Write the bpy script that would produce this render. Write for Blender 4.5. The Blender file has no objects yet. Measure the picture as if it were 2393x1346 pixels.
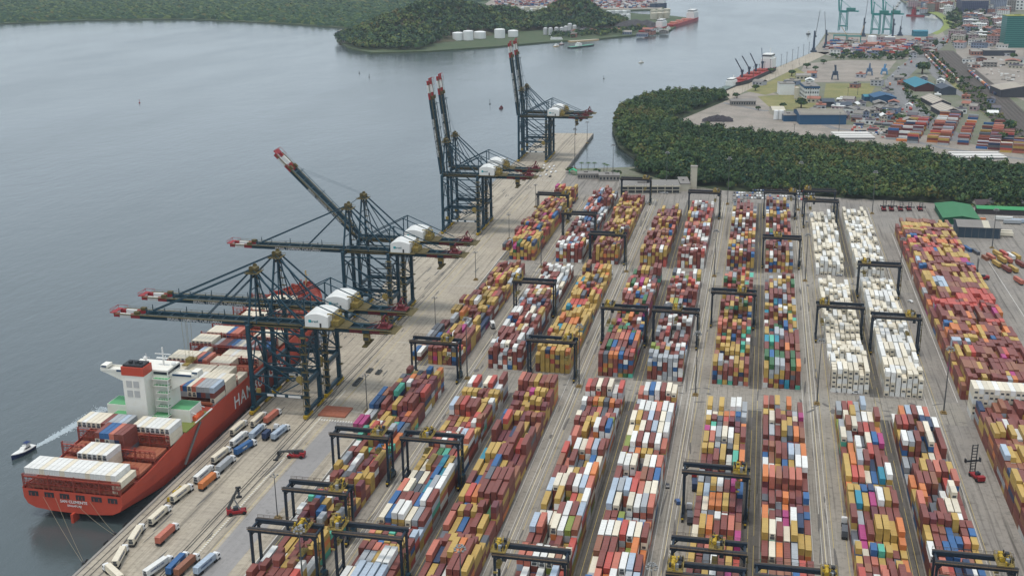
import bpy, math, random
import numpy as np
from math import radians as R, sin, cos, pi, sqrt
from mathutils import Matrix, Vector, Euler

# ---------------------------------------------------------------- camera
PW, PH = 2393.0, 1346.0
F_, PITCH, ROLL, YAW, CAMZ = 2673.1, R(17.596), R(-0.632), R(-12.338), 247.38
sc = bpy.context.scene
C = bpy.data.collections.new("terminal"); sc.collection.children.link(C)
_cp, _sp = cos(PITCH), sin(PITCH)
FW = np.array([sin(YAW)*_cp, cos(YAW)*_cp, -_sp])
_r = np.array([cos(YAW), -sin(YAW), 0.0]); _u = np.cross(_r, FW)
RT = cos(ROLL)*_r + sin(ROLL)*_u; UP = -sin(ROLL)*_r + cos(ROLL)*_u
cd = bpy.data.cameras.new("camera"); cam = bpy.data.objects.new("camera", cd); C.objects.link(cam)
cd.sensor_width = 36; cd.lens = F_/PW*36; cd.clip_start = 1; cd.clip_end = 60000
cam.matrix_world = Matrix(((RT[0], UP[0], -FW[0], 0), (RT[1], UP[1], -FW[1], 0), (RT[2], UP[2], -FW[2], CAMZ), (0, 0, 0, 1)))
sc.camera = cam

# ---------------------------------------------------------------- sky, sun, exposure
SUN_EL, SUN_AZ = R(79), R(215)      # azimuth clockwise from +Y: light from behind the camera, a little left
w = bpy.data.worlds.new("World"); sc.world = w; w.use_nodes = True
nt = w.node_tree; nt.nodes.clear()
sky = nt.nodes.new("ShaderNodeTexSky"); sky.sky_type = 'NISHITA'; sky.sun_disc = False
sky.sun_elevation = SUN_EL; sky.sun_rotation = SUN_AZ
sky.air_density = 1.0; sky.dust_density = 3.0; sky.ozone_density = 1.0; sky.altitude = 200
hs = nt.nodes.new("ShaderNodeHueSaturation"); hs.inputs['Saturation'].default_value = 0.55
bg = nt.nodes.new("ShaderNodeBackground"); bg.inputs['Strength'].default_value = 0.15
wo = nt.nodes.new("ShaderNodeOutputWorld")
cl = nt.nodes.new("ShaderNodeMix"); cl.data_type = 'RGBA'; cl.inputs[0].default_value = 0.5; cl.inputs[7].default_value = (6.3, 7.25, 8.1, 1)   # thin, even overcast veil over the sky
nt.links.new(sky.outputs[0], hs.inputs['Color']); nt.links.new(hs.outputs[0], cl.inputs[6]); nt.links.new(cl.outputs[2], bg.inputs[0]); nt.links.new(bg.outputs[0], wo.inputs[0])
sl = bpy.data.lights.new("sun", 'SUN'); sl.energy = 1.5; sl.angle = R(11); sl.color = (1.0, 0.96, 0.9)
so = bpy.data.objects.new("sun", sl); C.objects.link(so)
_d = Vector((sin(SUN_AZ)*cos(SUN_EL), cos(SUN_AZ)*cos(SUN_EL), sin(SUN_EL)))
so.rotation_euler = (-_d).to_track_quat('-Z', 'Y').to_euler()
sc.view_settings.view_transform = 'Standard'; sc.view_settings.look = 'None'
sc.view_settings.exposure = 0.08; sc.view_settings.gamma = 1.0
sc.cycles.max_bounces = 4; sc.cycles.diffuse_bounces = 2; sc.cycles.glossy_bounces = 2
sc.cycles.volume_bounces = 0; sc.cycles.transparent_max_bounces = 4

# ---------------------------------------------------------------- helpers
rnd = random.Random(7)
def G(x, y, z=0.0):
    """ground point (world metres) seen at a spot of the photograph, on the level z"""
    d = FW*F_ + RT*(x-PW/2) - UP*(y-PH/2)
    t = (z-CAMZ)/d[2]
    return (d[0]*t, d[1]*t, z)
def ZT(x, y, Y):
    """height of a point at distance Y seen at (x, y)"""
    d = FW*F_ + RT*(x-PW/2) - UP*(y-PH/2)
    return CAMZ + d[2]*Y/d[1]
def HT(xb, yb, yt):
    p = G(xb, yb); return ZT(xb, yt, p[1])
def link(o, parent=None):
    C.objects.link(o)
    if parent is not None: o.parent = parent
    return o
def tag(o, label=None, cat=None, group=None, kind=None):
    if label: o['label'] = label
    if cat: o['category'] = cat
    if group: o['group'] = group
    if kind: o['kind'] = kind
    return o
def empty(name, loc, label, cat, group=None, rz=0.0):
    o = bpy.data.objects.new(name, None); o.location = loc; o.rotation_euler = (0, 0, rz); o.empty_display_size = 2
    link(o); return tag(o, label, cat, group)
def kids(o): return [c for c in C.objects if c.parent == o]
def copy_tree(o, parent=None):
    c = o.copy(); C.objects.link(c)
    if parent is not None: c.parent = parent
    for ch in kids(o): copy_tree(ch, c)
    return c
class MB:
    def __init__(s): s.v = []; s.f = []; s.m = []
    def add(s, vs, fs, m=0):
        n = len(s.v); s.v += [tuple(v) for v in vs]
        for f in fs: s.f.append(tuple(n+i for i in f)); s.m.append(m)
        return s
    def box(s, x0, x1, y0, y1, z0, z1, m=0, rz=0, c=(0, 0)):
        vs = [(x, y, z) for z in (z0, z1) for y in (y0, y1) for x in (x0, x1)]
        if rz:
            cr, sr = cos(rz), sin(rz)
            vs = [(c[0]+(x-c[0])*cr-(y-c[1])*sr, c[1]+(x-c[0])*sr+(y-c[1])*cr, z) for x, y, z in vs]
        return s.add(vs, [(0, 2, 3, 1), (4, 5, 7, 6), (0, 1, 5, 4), (2, 6, 7, 3), (0, 4, 6, 2), (1, 3, 7, 5)], m)
    def cb(s, cx, cy, z0, sx, sy, sz, m=0, rz=0):
        return s.box(cx-sx/2, cx+sx/2, cy-sy/2, cy+sy/2, z0, z0+sz, m, rz, (cx, cy))
    def bar(s, a, b, w, h=None, m=0):
        h = h or w; a = Vector(a); b = Vector(b); d = (b-a)
        if d.length < 1e-6: return s
        d.normalize(); up = Vector((0, 0, 1)) if abs(d.z) < .95 else Vector((0, 1, 0))
        r = d.cross(up).normalized(); u = r.cross(d)
        vs = [p + r*(i*w/2) + u*(j*h/2) for p in (a, b) for i, j in ((-1, -1), (1, -1), (1, 1), (-1, 1))]
        return s.add(vs, [(0, 1, 2, 3), (7, 6, 5, 4), (0, 4, 5, 1), (1, 5, 6, 2), (2, 6, 7, 3), (3, 7, 4, 0)], m)
    def taper(s, a, b, w0, w1, m=0, n=4):
        a = Vector(a); b = Vector(b); d = (b-a).normalized(); up = Vector((0, 0, 1)) if abs(d.z) < .95 else Vector((0, 1, 0))
        r = d.cross(up).normalized(); u = r.cross(d); vs = []
        for p, q in ((a, w0), (b, w1)):
            for k in range(n):
                t = 2*pi*(k+.5)/n; vs.append(p+(r*cos(t)+u*sin(t))*q)
        fs = [(k, (k+1) % n, n+(k+1) % n, n+k) for k in range(n)] + [tuple(range(n-1, -1, -1)), tuple(range(n, 2*n))]
        return s.add(vs, fs, m)
    def cyl(s, x, y, z0, z1, r, m=0, n=16, r1=None, dome=0.0, mt=None):
        r1 = r if r1 is None else r1; rings = [(z0, r), (z1, r1)]
        if dome: rings += [(z1+dome*.6, r1*.72), (z1+dome*.92, r1*.36)]
        vs = [(x+q*cos(2*pi*k/n), y+q*sin(2*pi*k/n), z) for z, q in rings for k in range(n)]
        s.add([], [])
        base = len(s.v); s.v += vs
        for i in range(len(rings)-1):
            for k in range(n):
                s.f.append((base+i*n+k, base+i*n+(k+1) % n, base+(i+1)*n+(k+1) % n, base+(i+1)*n+k)); s.m.append((mt if mt is not None else m) if i else m)
        s.f.append(tuple(base+(len(rings)-1)*n+k for k in range(n))); s.m.append(mt if mt is not None else m)
        s.f.append(tuple(base+k for k in range(n-1, -1, -1))); s.m.append(m)
        return s
    def prism(s, poly, z0, z1, m=0, mt=None):
        n = len(poly); ar = sum(poly[i][0]*poly[(i+1) % n][1]-poly[(i+1) % n][0]*poly[i][1] for i in range(n))
        if ar < 0: poly = poly[::-1]
        b = len(s.v); s.v += [(p[0], p[1], z0) for p in poly] + [(p[0], p[1], z1) for p in poly]
        for i in range(n): s.f.append((b+i, b+(i+1) % n, b+n+(i+1) % n, b+n+i)); s.m.append(m)
        s.f.append(tuple(b+n+i for i in range(n))); s.m.append(m if mt is None else mt)
        s.f.append(tuple(b+i for i in range(n-1, -1, -1))); s.m.append(m)
        return s
    def gable(s, x0, x1, y0, y1, z0, zr, m=0, axis='y', ov=0.6, over=None):
        """pitched roof with a little thickness; ridge along axis"""
        x0 -= ov; x1 += ov; y0 -= ov; y1 += ov; t = .3
        if axis == 'y':
            xm = (x0+x1)/2; pr = [(x0, z0), (xm, zr), (x1, z0), (x1, z0-t), (xm, zr-t), (x0, z0-t)]
            vs = [(x, y0, z) for x, z in pr]+[(x, y1, z) for x, z in pr]
        else:
            ym = (y0+y1)/2; pr = [(y0, z0), (ym, zr), (y1, z0), (y1, z0-t), (ym, zr-t), (y0, z0-t)]
            vs = [(x0, y, z) for y, z in pr]+[(x1, y, z) for y, z in pr]
        return s.add(vs, [(0, 1, 7, 6), (1, 2, 8, 7), (2, 3, 9, 8), (3, 4, 10, 9), (4, 5, 11, 10), (5, 0, 6, 11), (0, 5, 4, 1), (1, 4, 3, 2), (6, 7, 10, 11), (7, 8, 9, 10)], m)
    def xf(s, i0, loc, rz):
        cr, sr = cos(rz), sin(rz)
        for i in range(i0, len(s.v)):
            x, y, z = s.v[i]; s.v[i] = (loc[0]+x*cr-y*sr, loc[1]+x*sr+y*cr, loc[2]+z)
        return s
    def build(s, name, mats, parent=None, loc=None, smooth=False):
        if not isinstance(mats, (list, tuple)): mats = [mats]
        me = bpy.data.meshes.new(name); me.from_pydata(s.v, [], s.f)
        for mt in mats: me.materials.append(mt)
        me.polygons.foreach_set("material_index", s.m)
        if smooth: me.polygons.foreach_set("use_smooth", [True]*len(s.f))
        me.update(); o = bpy.data.objects.new(name, me)
        if loc is not None: o.location = loc
        link(o, parent); return o
def fastmesh(name, V, Fq, mi, mats, parent=None, smooth=False):
    """V (n,3) float, Fq (m,k) int"""
    me = bpy.data.meshes.new(name); k = Fq.shape[1]
    me.vertices.add(len(V)); me.vertices.foreach_set("co", np.asarray(V, np.float32).ravel())
    me.loops.add(Fq.size); me.loops.foreach_set("vertex_index", Fq.astype(np.int32).ravel())
    me.polygons.add(len(Fq)); me.polygons.foreach_set("loop_start", np.arange(0, Fq.size, k, dtype=np.int32))
    me.polygons.foreach_set("loop_total", np.full(len(Fq), k, np.int32))
    me.polygons.foreach_set("material_index", np.asarray(mi, np.int32))
    me.polygons.foreach_set("use_smooth", np.full(len(Fq), bool(smooth)))
    for m in mats: me.materials.append(m)
    me.update(calc_edges=True); o = bpy.data.objects.new(name, me); return link(o, parent)

# ---------------------------------------------------------------- materials
def srgb(r, g, b):
    f = lambda c: (c/255/12.92) if c <= 10 else ((c/255+.055)/1.055)**2.4
    return (f(r), f(g), f(b))
def mat(name, col, rough=.7, metal=0.0, var=.12, scale=.6, dirt=0.0, dirtcol=(.09, .06, .04), bump=0.0, wave=None, island=0.0, spec=.3, top_pale=0.0):
    m = bpy.data.materials.new(name); m.use_nodes = True; t = m.node_tree; N = t.nodes; L = t.links
    b = N['Principled BSDF']; b.inputs['Roughness'].default_value = rough; b.inputs['Metallic'].default_value = metal
    b.inputs['Specular IOR Level'].default_value = spec
    tc = N.new('ShaderNodeTexCoord'); no = N.new('ShaderNodeTexNoise'); no.inputs['Scale'].default_value = scale; no.inputs['Detail'].default_value = 5
    L.new(tc.outputs['Object'], no.inputs['Vector'])
    mx = N.new('ShaderNodeMix'); mx.data_type = 'RGBA'
    mx.inputs[6].default_value = (*[c*(1-var) for c in col], 1); mx.inputs[7].default_value = (*[min(1, c*(1+var)) for c in col], 1)
    L.new(no.outputs[0], mx.inputs[0]); out = mx.outputs[2]
    if island:
        ge = N.new('ShaderNodeNewGeometry'); hv = N.new('ShaderNodeHueSaturation'); mr = N.new('ShaderNodeMapRange')
        mr.inputs['To Min'].default_value = 1-island; mr.inputs['To Max'].default_value = 1+island
        L.new(ge.outputs['Random Per Island'], mr.inputs[0]); L.new(mr.outputs[0], hv.inputs['Value']); L.new(out, hv.inputs['Color']); out = hv.outputs[0]
    if dirt:
        n2 = N.new('ShaderNodeTexNoise'); n2.inputs['Scale'].default_value = scale*2.3; n2.inputs['Detail'].default_value = 8; n2.inputs['Roughness'].default_value = .7
        L.new(tc.outputs['Object'], n2.inputs['Vector'])
        cr = N.new('ShaderNodeValToRGB'); cr.color_ramp.elements[0].position = .48; cr.color_ramp.elements[1].position = .75
        L.new(n2.outputs[0], cr.inputs[0]); ml = N.new('ShaderNodeMath'); ml.operation = 'MULTIPLY'; ml.inputs[1].default_value = dirt; L.new(cr.outputs[0], ml.inputs[0])
        m2 = N.new('ShaderNodeMix'); m2.data_type = 'RGBA'; m2.inputs[7].default_value = (*dirtcol, 1)
        L.new(ml.outputs[0], m2.inputs[0]); L.new(out, m2.inputs[6]); out = m2.outputs[2]
    if top_pale:   # upward faces mixed towards a paler tone of the paint
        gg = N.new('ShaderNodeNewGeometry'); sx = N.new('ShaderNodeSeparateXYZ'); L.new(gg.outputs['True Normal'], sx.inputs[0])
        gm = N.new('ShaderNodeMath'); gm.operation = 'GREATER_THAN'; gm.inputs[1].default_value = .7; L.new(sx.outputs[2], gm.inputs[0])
        g2 = N.new('ShaderNodeMath'); g2.operation = 'MULTIPLY'; g2.inputs[1].default_value = top_pale; L.new(gm.outputs[0], g2.inputs[0])
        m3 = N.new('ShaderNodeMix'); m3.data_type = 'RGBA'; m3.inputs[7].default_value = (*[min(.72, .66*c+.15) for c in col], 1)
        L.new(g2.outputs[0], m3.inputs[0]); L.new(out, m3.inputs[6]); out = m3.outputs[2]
    L.new(out, b.inputs['Base Color'])
    if wave:
        wv = N.new('ShaderNodeTexWave'); wv.bands_direction = wave[0]; wv.inputs['Scale'].default_value = wave[1]; L.new(tc.outputs['Object'], wv.inputs['Vector'])
        bp = N.new('ShaderNodeBump'); bp.inputs['Strength'].default_value = wave[2]; bp.inputs['Distance'].default_value = .05
        L.new(wv.outputs[0], bp.inputs['Height']); L.new(bp.outputs[0], b.inputs['Normal'])
    elif bump:
        bp = N.new('ShaderNodeBump'); bp.inputs['Strength'].default_value = bump; bp.inputs['Distance'].default_value = .3
        L.new(no.outputs[0], bp.inputs['Height']); L.new(bp.outputs[0], b.inputs['Normal'])
    return m
# container paints: letter -> (name, colour)
PAL = {'m': ('maroon', (0.189, 0.052, 0.038)), 'd': ('dark maroon', (0.143, 0.038, 0.044)), 'b': ('brown', (0.252, 0.101, 0.055)), 'y': ('yellow', (0.447, 0.292, 0.073)),
       'w': ('white', (0.691, 0.682, 0.634)), 'g': ('light grey', (0.340, 0.357, 0.365)), 's': ('silver blue', (0.374, 0.442, 0.510)), 'k': ('dark grey', (0.101, 0.109, 0.122)),
       'n': ('navy blue', (0.025, 0.046, 0.101)), 'u': ('blue', (0.029, 0.109, 0.260)), 'o': ('orange', (0.554, 0.176, 0.050)), 'r': ('red', (0.437, 0.076, 0.055)),
       'p': ('magenta', (0.360, 0.040, 0.160)), 't': ('mint green', (0.084, 0.386, 0.269)), 'e': ('green', (0.042, 0.134, 0.050)), 'l': ('olive green', (0.202, 0.244, 0.042)),
       'c': ('teal blue', (0.025, 0.218, 0.302)), 'x': ('cream', (0.680, 0.610, 0.470)), 'a': ('salmon', (0.462, 0.143, 0.092))}
CK = list(PAL); CM = [mat('paint '+PAL[k][0], PAL[k][1], rough=.55, var=.10, scale=.25, dirt=.25, island=.15, top_pale=.12) for k in CK]
CI = {k: i for i, k in enumerate(CK)}
M_grill = mat('reefer grill', (.07, .075, .08), .6, 0, .2)
NAVY = mat('crane navy paint', (.008, .040, .060), .45, 0, .15, .5, .12)
NAVY2 = mat('gantry navy paint', (.010, .022, .036), .5, 0, .2, .5, .25)
OLIVE = mat('walkway grating ochre', (.095, .075, .026), .8, 0, .3, .8, .4)
YEL = mat('machinery yellow', (.44, .29, .02), .55, 0, .2, .8, .45, (.05, .04, .03))
RED = mat('signal red paint', (.30, .022, .026), .5, 0, .15, .4, .2)
WHT = mat('white paint', (.70, .70, .66), .5, 0, .06, .3, .12, (.30, .25, .17))
DARK = mat('dark steel', (.03, .032, .035), .6, 0, .2, .7)
TYRE = mat('tyre rubber', (.02, .02, .02), .9)
GLASS = mat('dark window glass', (.02, .03, .04), .15, 0, .05, spec=.6)
bpy_wmy = mat("weathered machinery yellow", (.26, .19, .05), .7, 0, .3, 1.0, .5, (.05, .04, .03))
STEEL = mat('galvanised steel', (.28, .29, .29), .5, .3, .1)
POLE = mat('weathered pole steel', (.085, .088, .085), .6, 0, .2, .8, .2)
CONC = mat('weathered concrete', (.27, .25, .22), .9, 0, .15, .2, .35, (.16, .14, .12))
BEIGE = mat('beige render', (.50, .46, .36), .85, 0, .1, .15, .2, (.25, .2, .15))
ROOFG = mat('grey corrugated roof', (.21, .195, .175), .7, 0, .15, .1, .3, (.14, .12, .1))
ROOFGR = mat('green sheet roof', (.04, .25, .09), .6, 0, .15, .1, .2)
ROOFB = mat('blue sheet roof', (.03, .13, .22), .6, 0, .15, .1, .2)
BLUEW = mat('blue wall cladding', (.02, .085, .17), .6, 0, .12, .2, .15)
TURQ = mat('turquoise sheet roof', (.03, .18, .24), .6, 0, .15, .1, .15)
TANK = mat('white tank paint', (.74, .74, .71), .5, 0, .04, .1, .12, (.4, .36, .3))
REDH = mat('ship red antifouling hull', (.46, .066, .036), .5, 0, .12, .06, .25, (.20, .035, .025))
REDD = mat('ship red deck fittings', (.30, .055, .035), .6, 0, .2, .4, .35, (.12, .03, .02))
HATCH = mat('ship hatch cover red lead', (.34, .115, .062), .7, 0, .12, .2, .3, (.2, .07, .04))
CREAM = mat('ship superstructure cream', (.76, .74, .66), .5, 0, .04, .15, .2, (.55, .42, .22))
DECKG = mat('ship deck olive green', (.17, .20, .05), .7, 0, .12, .3, .2)
DECKT = mat('ship deck bright green', (.10, .33, .14), .6, 0, .15, .3)
ROPE = mat('mooring rope', (.22, .19, .13), .9)
DRED = mat('dark red machinery', (.13, .016, .02), .6, 0, .25, .8, .4, (.05, .03, .02))
# ---------------------------------------------------------------- setting
def inpoly(x, y, poly):
    c = np.zeros(len(x), bool); n = len(poly); j = n-1
    for i in range(n):
        xi, yi = poly[i][:2]; xj, yj = poly[j][:2]
        c ^= ((yi > y) != (yj > y)) & (x < (xj-xi)*(y-yi)/(yj-yi+1e-12)+xi); j = i
    return c
def gp(pts, z=0.0): return [G(x, y, z)[:2] for x, y in pts]
def sheet(name, poly, z, m, kind='structure', label=None, cat=None):
    b = MB(); b.prism(poly, z-.3, z); o = b.build(name, m); return tag(o, label, cat, None, kind)
def ground_mat(name, c1, c2, c3, streak=0.0, sx=.35, sy=.012, sc1=.03, joints=0.0, rough=.9):
    m = bpy.data.materials.new(name); m.use_nodes = True; t = m.node_tree; N = t.nodes; L = t.links
    b = N['Principled BSDF']; b.inputs['Roughness'].default_value = rough; b.inputs['Specular IOR Level'].default_value = .2
    tc = N.new('ShaderNodeTexCoord')
    def noise(s, vec=None, det=6):
        n = N.new('ShaderNodeTexNoise'); n.inputs['Scale'].default_value = s; n.inputs['Detail'].default_value = det; n.inputs['Roughness'].default_value = .62
        if vec:
            mp = N.new('ShaderNodeMapping'); mp.inputs['Scale'].default_value = vec; L.new(tc.outputs['Object'], mp.inputs[0]); L.new(mp.outputs[0], n.inputs['Vector'])
        else: L.new(tc.outputs['Object'], n.inputs['Vector'])
        return n.outputs[0]
    def ramp(v, a, bb):
        r = N.new('ShaderNodeMapRange'); r.inputs[1].default_value = a; r.inputs[2].default_value = bb; L.new(v, r.inputs[0]); return r.outputs[0]
    def mix(f, a, bb):
        x = N.new('ShaderNodeMix'); x.data_type = 'RGBA'
        L.new(f, x.inputs[0]) if not isinstance(f, float) else None
        for s, v in ((6, a), (7, bb)):
            if isinstance(v, tuple): x.inputs[s].default_value = (*v, 1)
            else: L.new(v, x.inputs[s])
        return x.outputs[2]
    col = mix(ramp(noise(sc1), .36, .64), c1, c2)
    col = mix(ramp(noise(sc1*14, det=8), .5, .78), col, c3)
    if streak:
        s1 = ramp(noise(1.0, (sx, sy, 1), 4), .52, .72); ml = N.new('ShaderNodeMath'); ml.operation = 'MULTIPLY'; ml.inputs[1].default_value = streak; L.new(s1, ml.inputs[0])
        col = mix(ml.outputs[0], col, tuple(c*.55 for c in c3))
        s2 = ramp(noise(1.0, (sx*2.1, sy*1.4, 1), 4), .56, .74); m2 = N.new('ShaderNodeMath'); m2.operation = 'MULTIPLY'; m2.inputs[1].default_value = streak*.7; L.new(s2, m2.inputs[0])
        col = mix(m2.outputs[0], col, tuple(min(1, c*1.25) for c in c1))
    st = ramp(noise(.16, None, 3), .62, .70); m4 = N.new('ShaderNodeMath'); m4.operation = 'MULTIPLY'; m4.inputs[1].default_value = .45; L.new(st, m4.inputs[0]); col = mix(m4.outputs[0], col, tuple(c*.5 for c in c3))
    st = ramp(noise(1.1, (1, .5, 1), 5), .66, .74); m5 = N.new('ShaderNodeMath'); m5.operation = 'MULTIPLY'; m5.inputs[1].default_value = .5; L.new(st, m5.inputs[0]); col = mix(m5.outputs[0], col, tuple(c*.38 for c in c3))
    if joints:
        bk = N.new('ShaderNodeTexBrick'); bk.inputs['Scale'].default_value = joints; bk.inputs['Mortar Size'].default_value = .006; bk.offset = 0
        bk.inputs['Color1'].default_value = (1, 1, 1, 1); bk.inputs['Color2'].default_value = (.9, .9, .9, 1); bk.inputs['Mortar'].default_value = (.62, .62, .6, 1)
        L.new(tc.outputs['Object'], bk.inputs[0]); mm = N.new('ShaderNodeMix'); mm.data_type = 'RGBA'; mm.blend_type = 'MULTIPLY'; mm.inputs[0].default_value = .8
        L.new(col, mm.inputs[6]); L.new(bk.outputs[0], mm.inputs[7]); col = mm.outputs[2]
    L.new(col, b.inputs['Base Color']); return m
# water
def water_mat():
    m = bpy.data.materials.new('estuary water'); m.use_nodes = True; t = m.node_tree; N = t.nodes; L = t.links
    b = N['Principled BSDF']; b.inputs['Roughness'].default_value = .12; b.inputs['IOR'].default_value = 1.62
    tc = N.new('ShaderNodeTexCoord'); n0 = N.new('ShaderNodeTexNoise'); n0.inputs['Scale'].default_value = .004; n0.inputs['Detail'].default_value = 4
    L.new(tc.outputs['Object'], n0.inputs['Vector'])
    mx = N.new('ShaderNodeMix'); mx.data_type = 'RGBA'; mx.inputs[6].default_value = (.042, .060, .062, 1); mx.inputs[7].default_value = (.066, .084, .082, 1)
    L.new(n0.outputs[0], mx.inputs[0]); L.new(mx.outputs[2], b.inputs['Base Color'])
    n9 = N.new('ShaderNodeTexNoise'); n9.inputs['Scale'].default_value = 1; n9.inputs['Detail'].default_value = 6; m9 = N.new('ShaderNodeMapping'); m9.inputs['Scale'].default_value = (.006, .0022, 1); m9.inputs['Rotation'].default_value = (0, 0, .5); L.new(tc.outputs['Object'], m9.inputs[0]); L.new(m9.outputs[0], n9.inputs['Vector'])
    r9 = N.new('ShaderNodeMapRange'); r9.inputs[1].default_value = .35; r9.inputs[2].default_value = .65; r9.inputs[3].default_value = .09; r9.inputs[4].default_value = .19; L.new(n9.outputs[0], r9.inputs[0]); L.new(r9.outputs[0], b.inputs['Roughness'])
    prev = None
    for s, st, d, mp_ in ((.9, .3, .25, (1, 1, 1)), (.16, .3, .9, (1, .45, 1)), (.02, .2, 3.0, (1, .6, 1))):
        n = N.new('ShaderNodeTexNoise'); n.inputs['Scale'].default_value = s; n.inputs['Detail'].default_value = 4
        mp = N.new('ShaderNodeMapping'); mp.inputs['Scale'].default_value = mp_; L.new(tc.outputs['Object'], mp.inputs[0]); L.new(mp.outputs[0], n.inputs['Vector'])
        bp = N.new('ShaderNodeBump'); bp.inputs['Strength'].default_value = st; bp.inputs['Distance'].default_value = d; L.new(n.outputs[0], bp.inputs['Height'])
        if prev: L.new(prev.outputs[0], bp.inputs['Normal'])
        prev = bp
    L.new(prev.outputs[0], b.inputs['Normal']); return m
WZ = -3.5
b = MB(); b.add([(-9000, -600, WZ), (9000, -600, WZ), (9000, 13000, WZ), (-9000, 13000, WZ)], [(0, 1, 2, 3)])
tag(b.build('water', water_mat()), kind='structure')

M_land = ground_mat('land soil and scrub', (.17, .165, .13), (.12, .14, .075), (.28, .25, .20), 0)
M_yard = ground_mat('yard asphalt concrete', (.285, .258, .222), (.215, .197, .175), (.15, .135, .115), 1.0, .5, .012)
M_apron = ground_mat('quay apron concrete', (.43, .375, .29), (.36, .315, .25), (.24, .21, .165), .85, .5, .008, joints=.09)
M_lane = ground_mat('dark gantry lane', (.15, .138, .12), (.10, .093, .083), (.07, .063, .055), 1.0, .9, .02)
M_truck = ground_mat('worn truck lane', (.31, .28, .235), (.245, .225, .19), (.17, .15, .125), 1.0, .9, .01)
M_dirt = ground_mat('bare dirt and gravel', (.33, .285, .24), (.24, .215, .18), (.17, .15, .13), .3, .02, .02)
M_grass = ground_mat('dry grass field', (.24, .215, .085), (.15, .16, .055), (.30, .25, .16), 0)
M_mud = ground_mat('mangrove mud', (.035, .05, .025), (.05, .06, .03), (.03, .035, .02), 0)
M_road = ground_mat('asphalt road', (.22, .215, .21), (.18, .18, .175), (.15, .145, .14), .3)
M_ball = ground_mat('railway ballast', (.12, .098, .085), (.09, .08, .066), (.065, .06, .05), 0)
M_mark = mat('worn road paint', (.62, .60, .55), .8, 0, .15, .5, .4, (.3, .28, .25))
M_ymark = mat('worn yellow road paint', (.55, .42, .12), .8, 0, .15, .5, .5, (.3, .28, .25))
M_rail = mat('worn rail steel', (.045, .04, .035), .6, .2)

TERM = [(-259.5, 150), (-259.5, 1393), (-200.5, 1400), (-197.5, 1182), (-186, 1150), (-150, 1135), (-60, 1108), (60, 1092), (160, 1083), (260, 1074), (900, 1040), (900, 150)]
b = MB(); b.prism(TERM, -9, 0); tag(b.build('yard_pavement', M_yard), kind='structure')
east = gp([(1330, 394), (1500, 389), (1497, 376), (1448, 340), (1433, 300), (1441, 258), (1485, 234), (1560, 216), (1640, 215), (1676, 216), (1895, 124), (1912, 104), (1930, 76), (2050, 80), (2110, 84), (2172, 80), (2196, 70), (2206, 56), (2200, 44), (2185, 34), (2150, 24), (2128, 14), (2105, 0), (2080, -30)])
east += [(700, 8000), (2500, 9000), (9000, 9000), (9000, 300), (880, 300), (-150, 1000)]
b = MB(); b.prism(east, -9, -.45); tag(b.build('ground', M_land), kind='structure')
west = gp([(-700, 80), (-300, 64), (0, 55), (200, 47), (420, 44), (620, 52), (800, 64), (850, 71), (815, 80), (786, 92), (815, 112), (870, 123), (1000, 119), (1150, 109), (1275, 98), (1400, 90), (1500, 80), (1560, 74), (1592, 54), (1612, 42), (1560, 36), (1500, 33), (1440, 27), (1480, 24), (1545, 22), (1557, 14), (1545, -6), (1500, -40)])
west += [(400, 9000), (-6000, 11000), (-9000, 5000)]
b = MB(); b.prism(west, -9, -.5); tag(b.build('terrain', ground_mat('far shore scrub', (.05, .085, .035), (.08, .10, .05), (.14, .13, .09), 0)), kind='structure')
# lighter apron, dark gantry lanes, worn truck lanes, cross roads
sheet('quay_apron', [(-258.6, 151), (-258.6, 1392), (-201.3, 1398.5), (-198.4, 1182), (-192, 1140), (-192, 151)], .02, M_apron)
PX0, PP, PY0, PQ = -155.69, 64.67, 589.35, 226.44
for i in range(-1, 4):
    p = PX0+PP*i
    if i >= 0:
        sheet('truck_lane', [(p-2.6, 151), (p+7.2, 151), (p+7.2, 1064), (p-2.6, 1064)], .02, M_truck)
    if i < 4: sheet('truck_lane', [(p+56.9, 151), (p+61.6, 151), (p+61.6, 1064), (p+56.9, 1064)], .02, M_truck)
    sheet('gantry_lane', [(p+28.7, 151), (p+35.6, 151), (p+35.6, 1056), (p+28.7, 1056)], .025, M_lane)
for y0, y1 in ((574.5, 604.5), (800.5, 830.0)):
    sheet('cross_road', [(-191, y0), (113, y0), (113, y1), (-191, y1)], .03, M_truck)
# quay rails, cope, painted lines
for x in (-256.0, -225.5, -224.2, -221.0):
    sheet('crane_rail', [(x-.22, 152), (x+.22, 152), (x+.22, 1388), (x-.22, 1388)], .06, M_rail)
b = MB()
b.box(-260.1, -258.9, 151, 1393, -1.6, .35); b.build('quay_edge', CONC)['kind'] = 'structure'
sheet('rail_trench', [(-253.6, 152), (-253.2, 152), (-253.2, 1300), (-253.6, 1300)], .055, M_rail)
b = MB()
for y in np.arange(300, 560, 1.6): b.box(-219.3, -218.2, y, y+.8, .02, .045)
for y in (533, 1120, 640, 760): b.box(-214, -193, y, y+.25, .02, .045)
for x in np.arange(-219, -196, 1.5): b.box(x, x+.7, 519, 520.8, .02, .05)
b.build('road_marking', M_mark)['kind'] = 'structure'
b = MB()
for x0, y0, x1, y1 in ((112.4, 963, 112.4, 606), (176, 900, 176, 420), (-192, 1130, -192, 300)): b.box(min(x0, x1)-.15, max(x0, x1)+.15, min(y0, y1), max(y0, y1), .02, .05)
for i in range(0, 4):
    p = PX0+PP*i
    for dx in (-2.2, -.2, 61.0, 57.4): b.box(p+dx-.09, p+dx+.09, 300, 1055, .02, .045)
b.build('lane_line', M_mark)['kind'] = 'structure'
b = MB()
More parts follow.
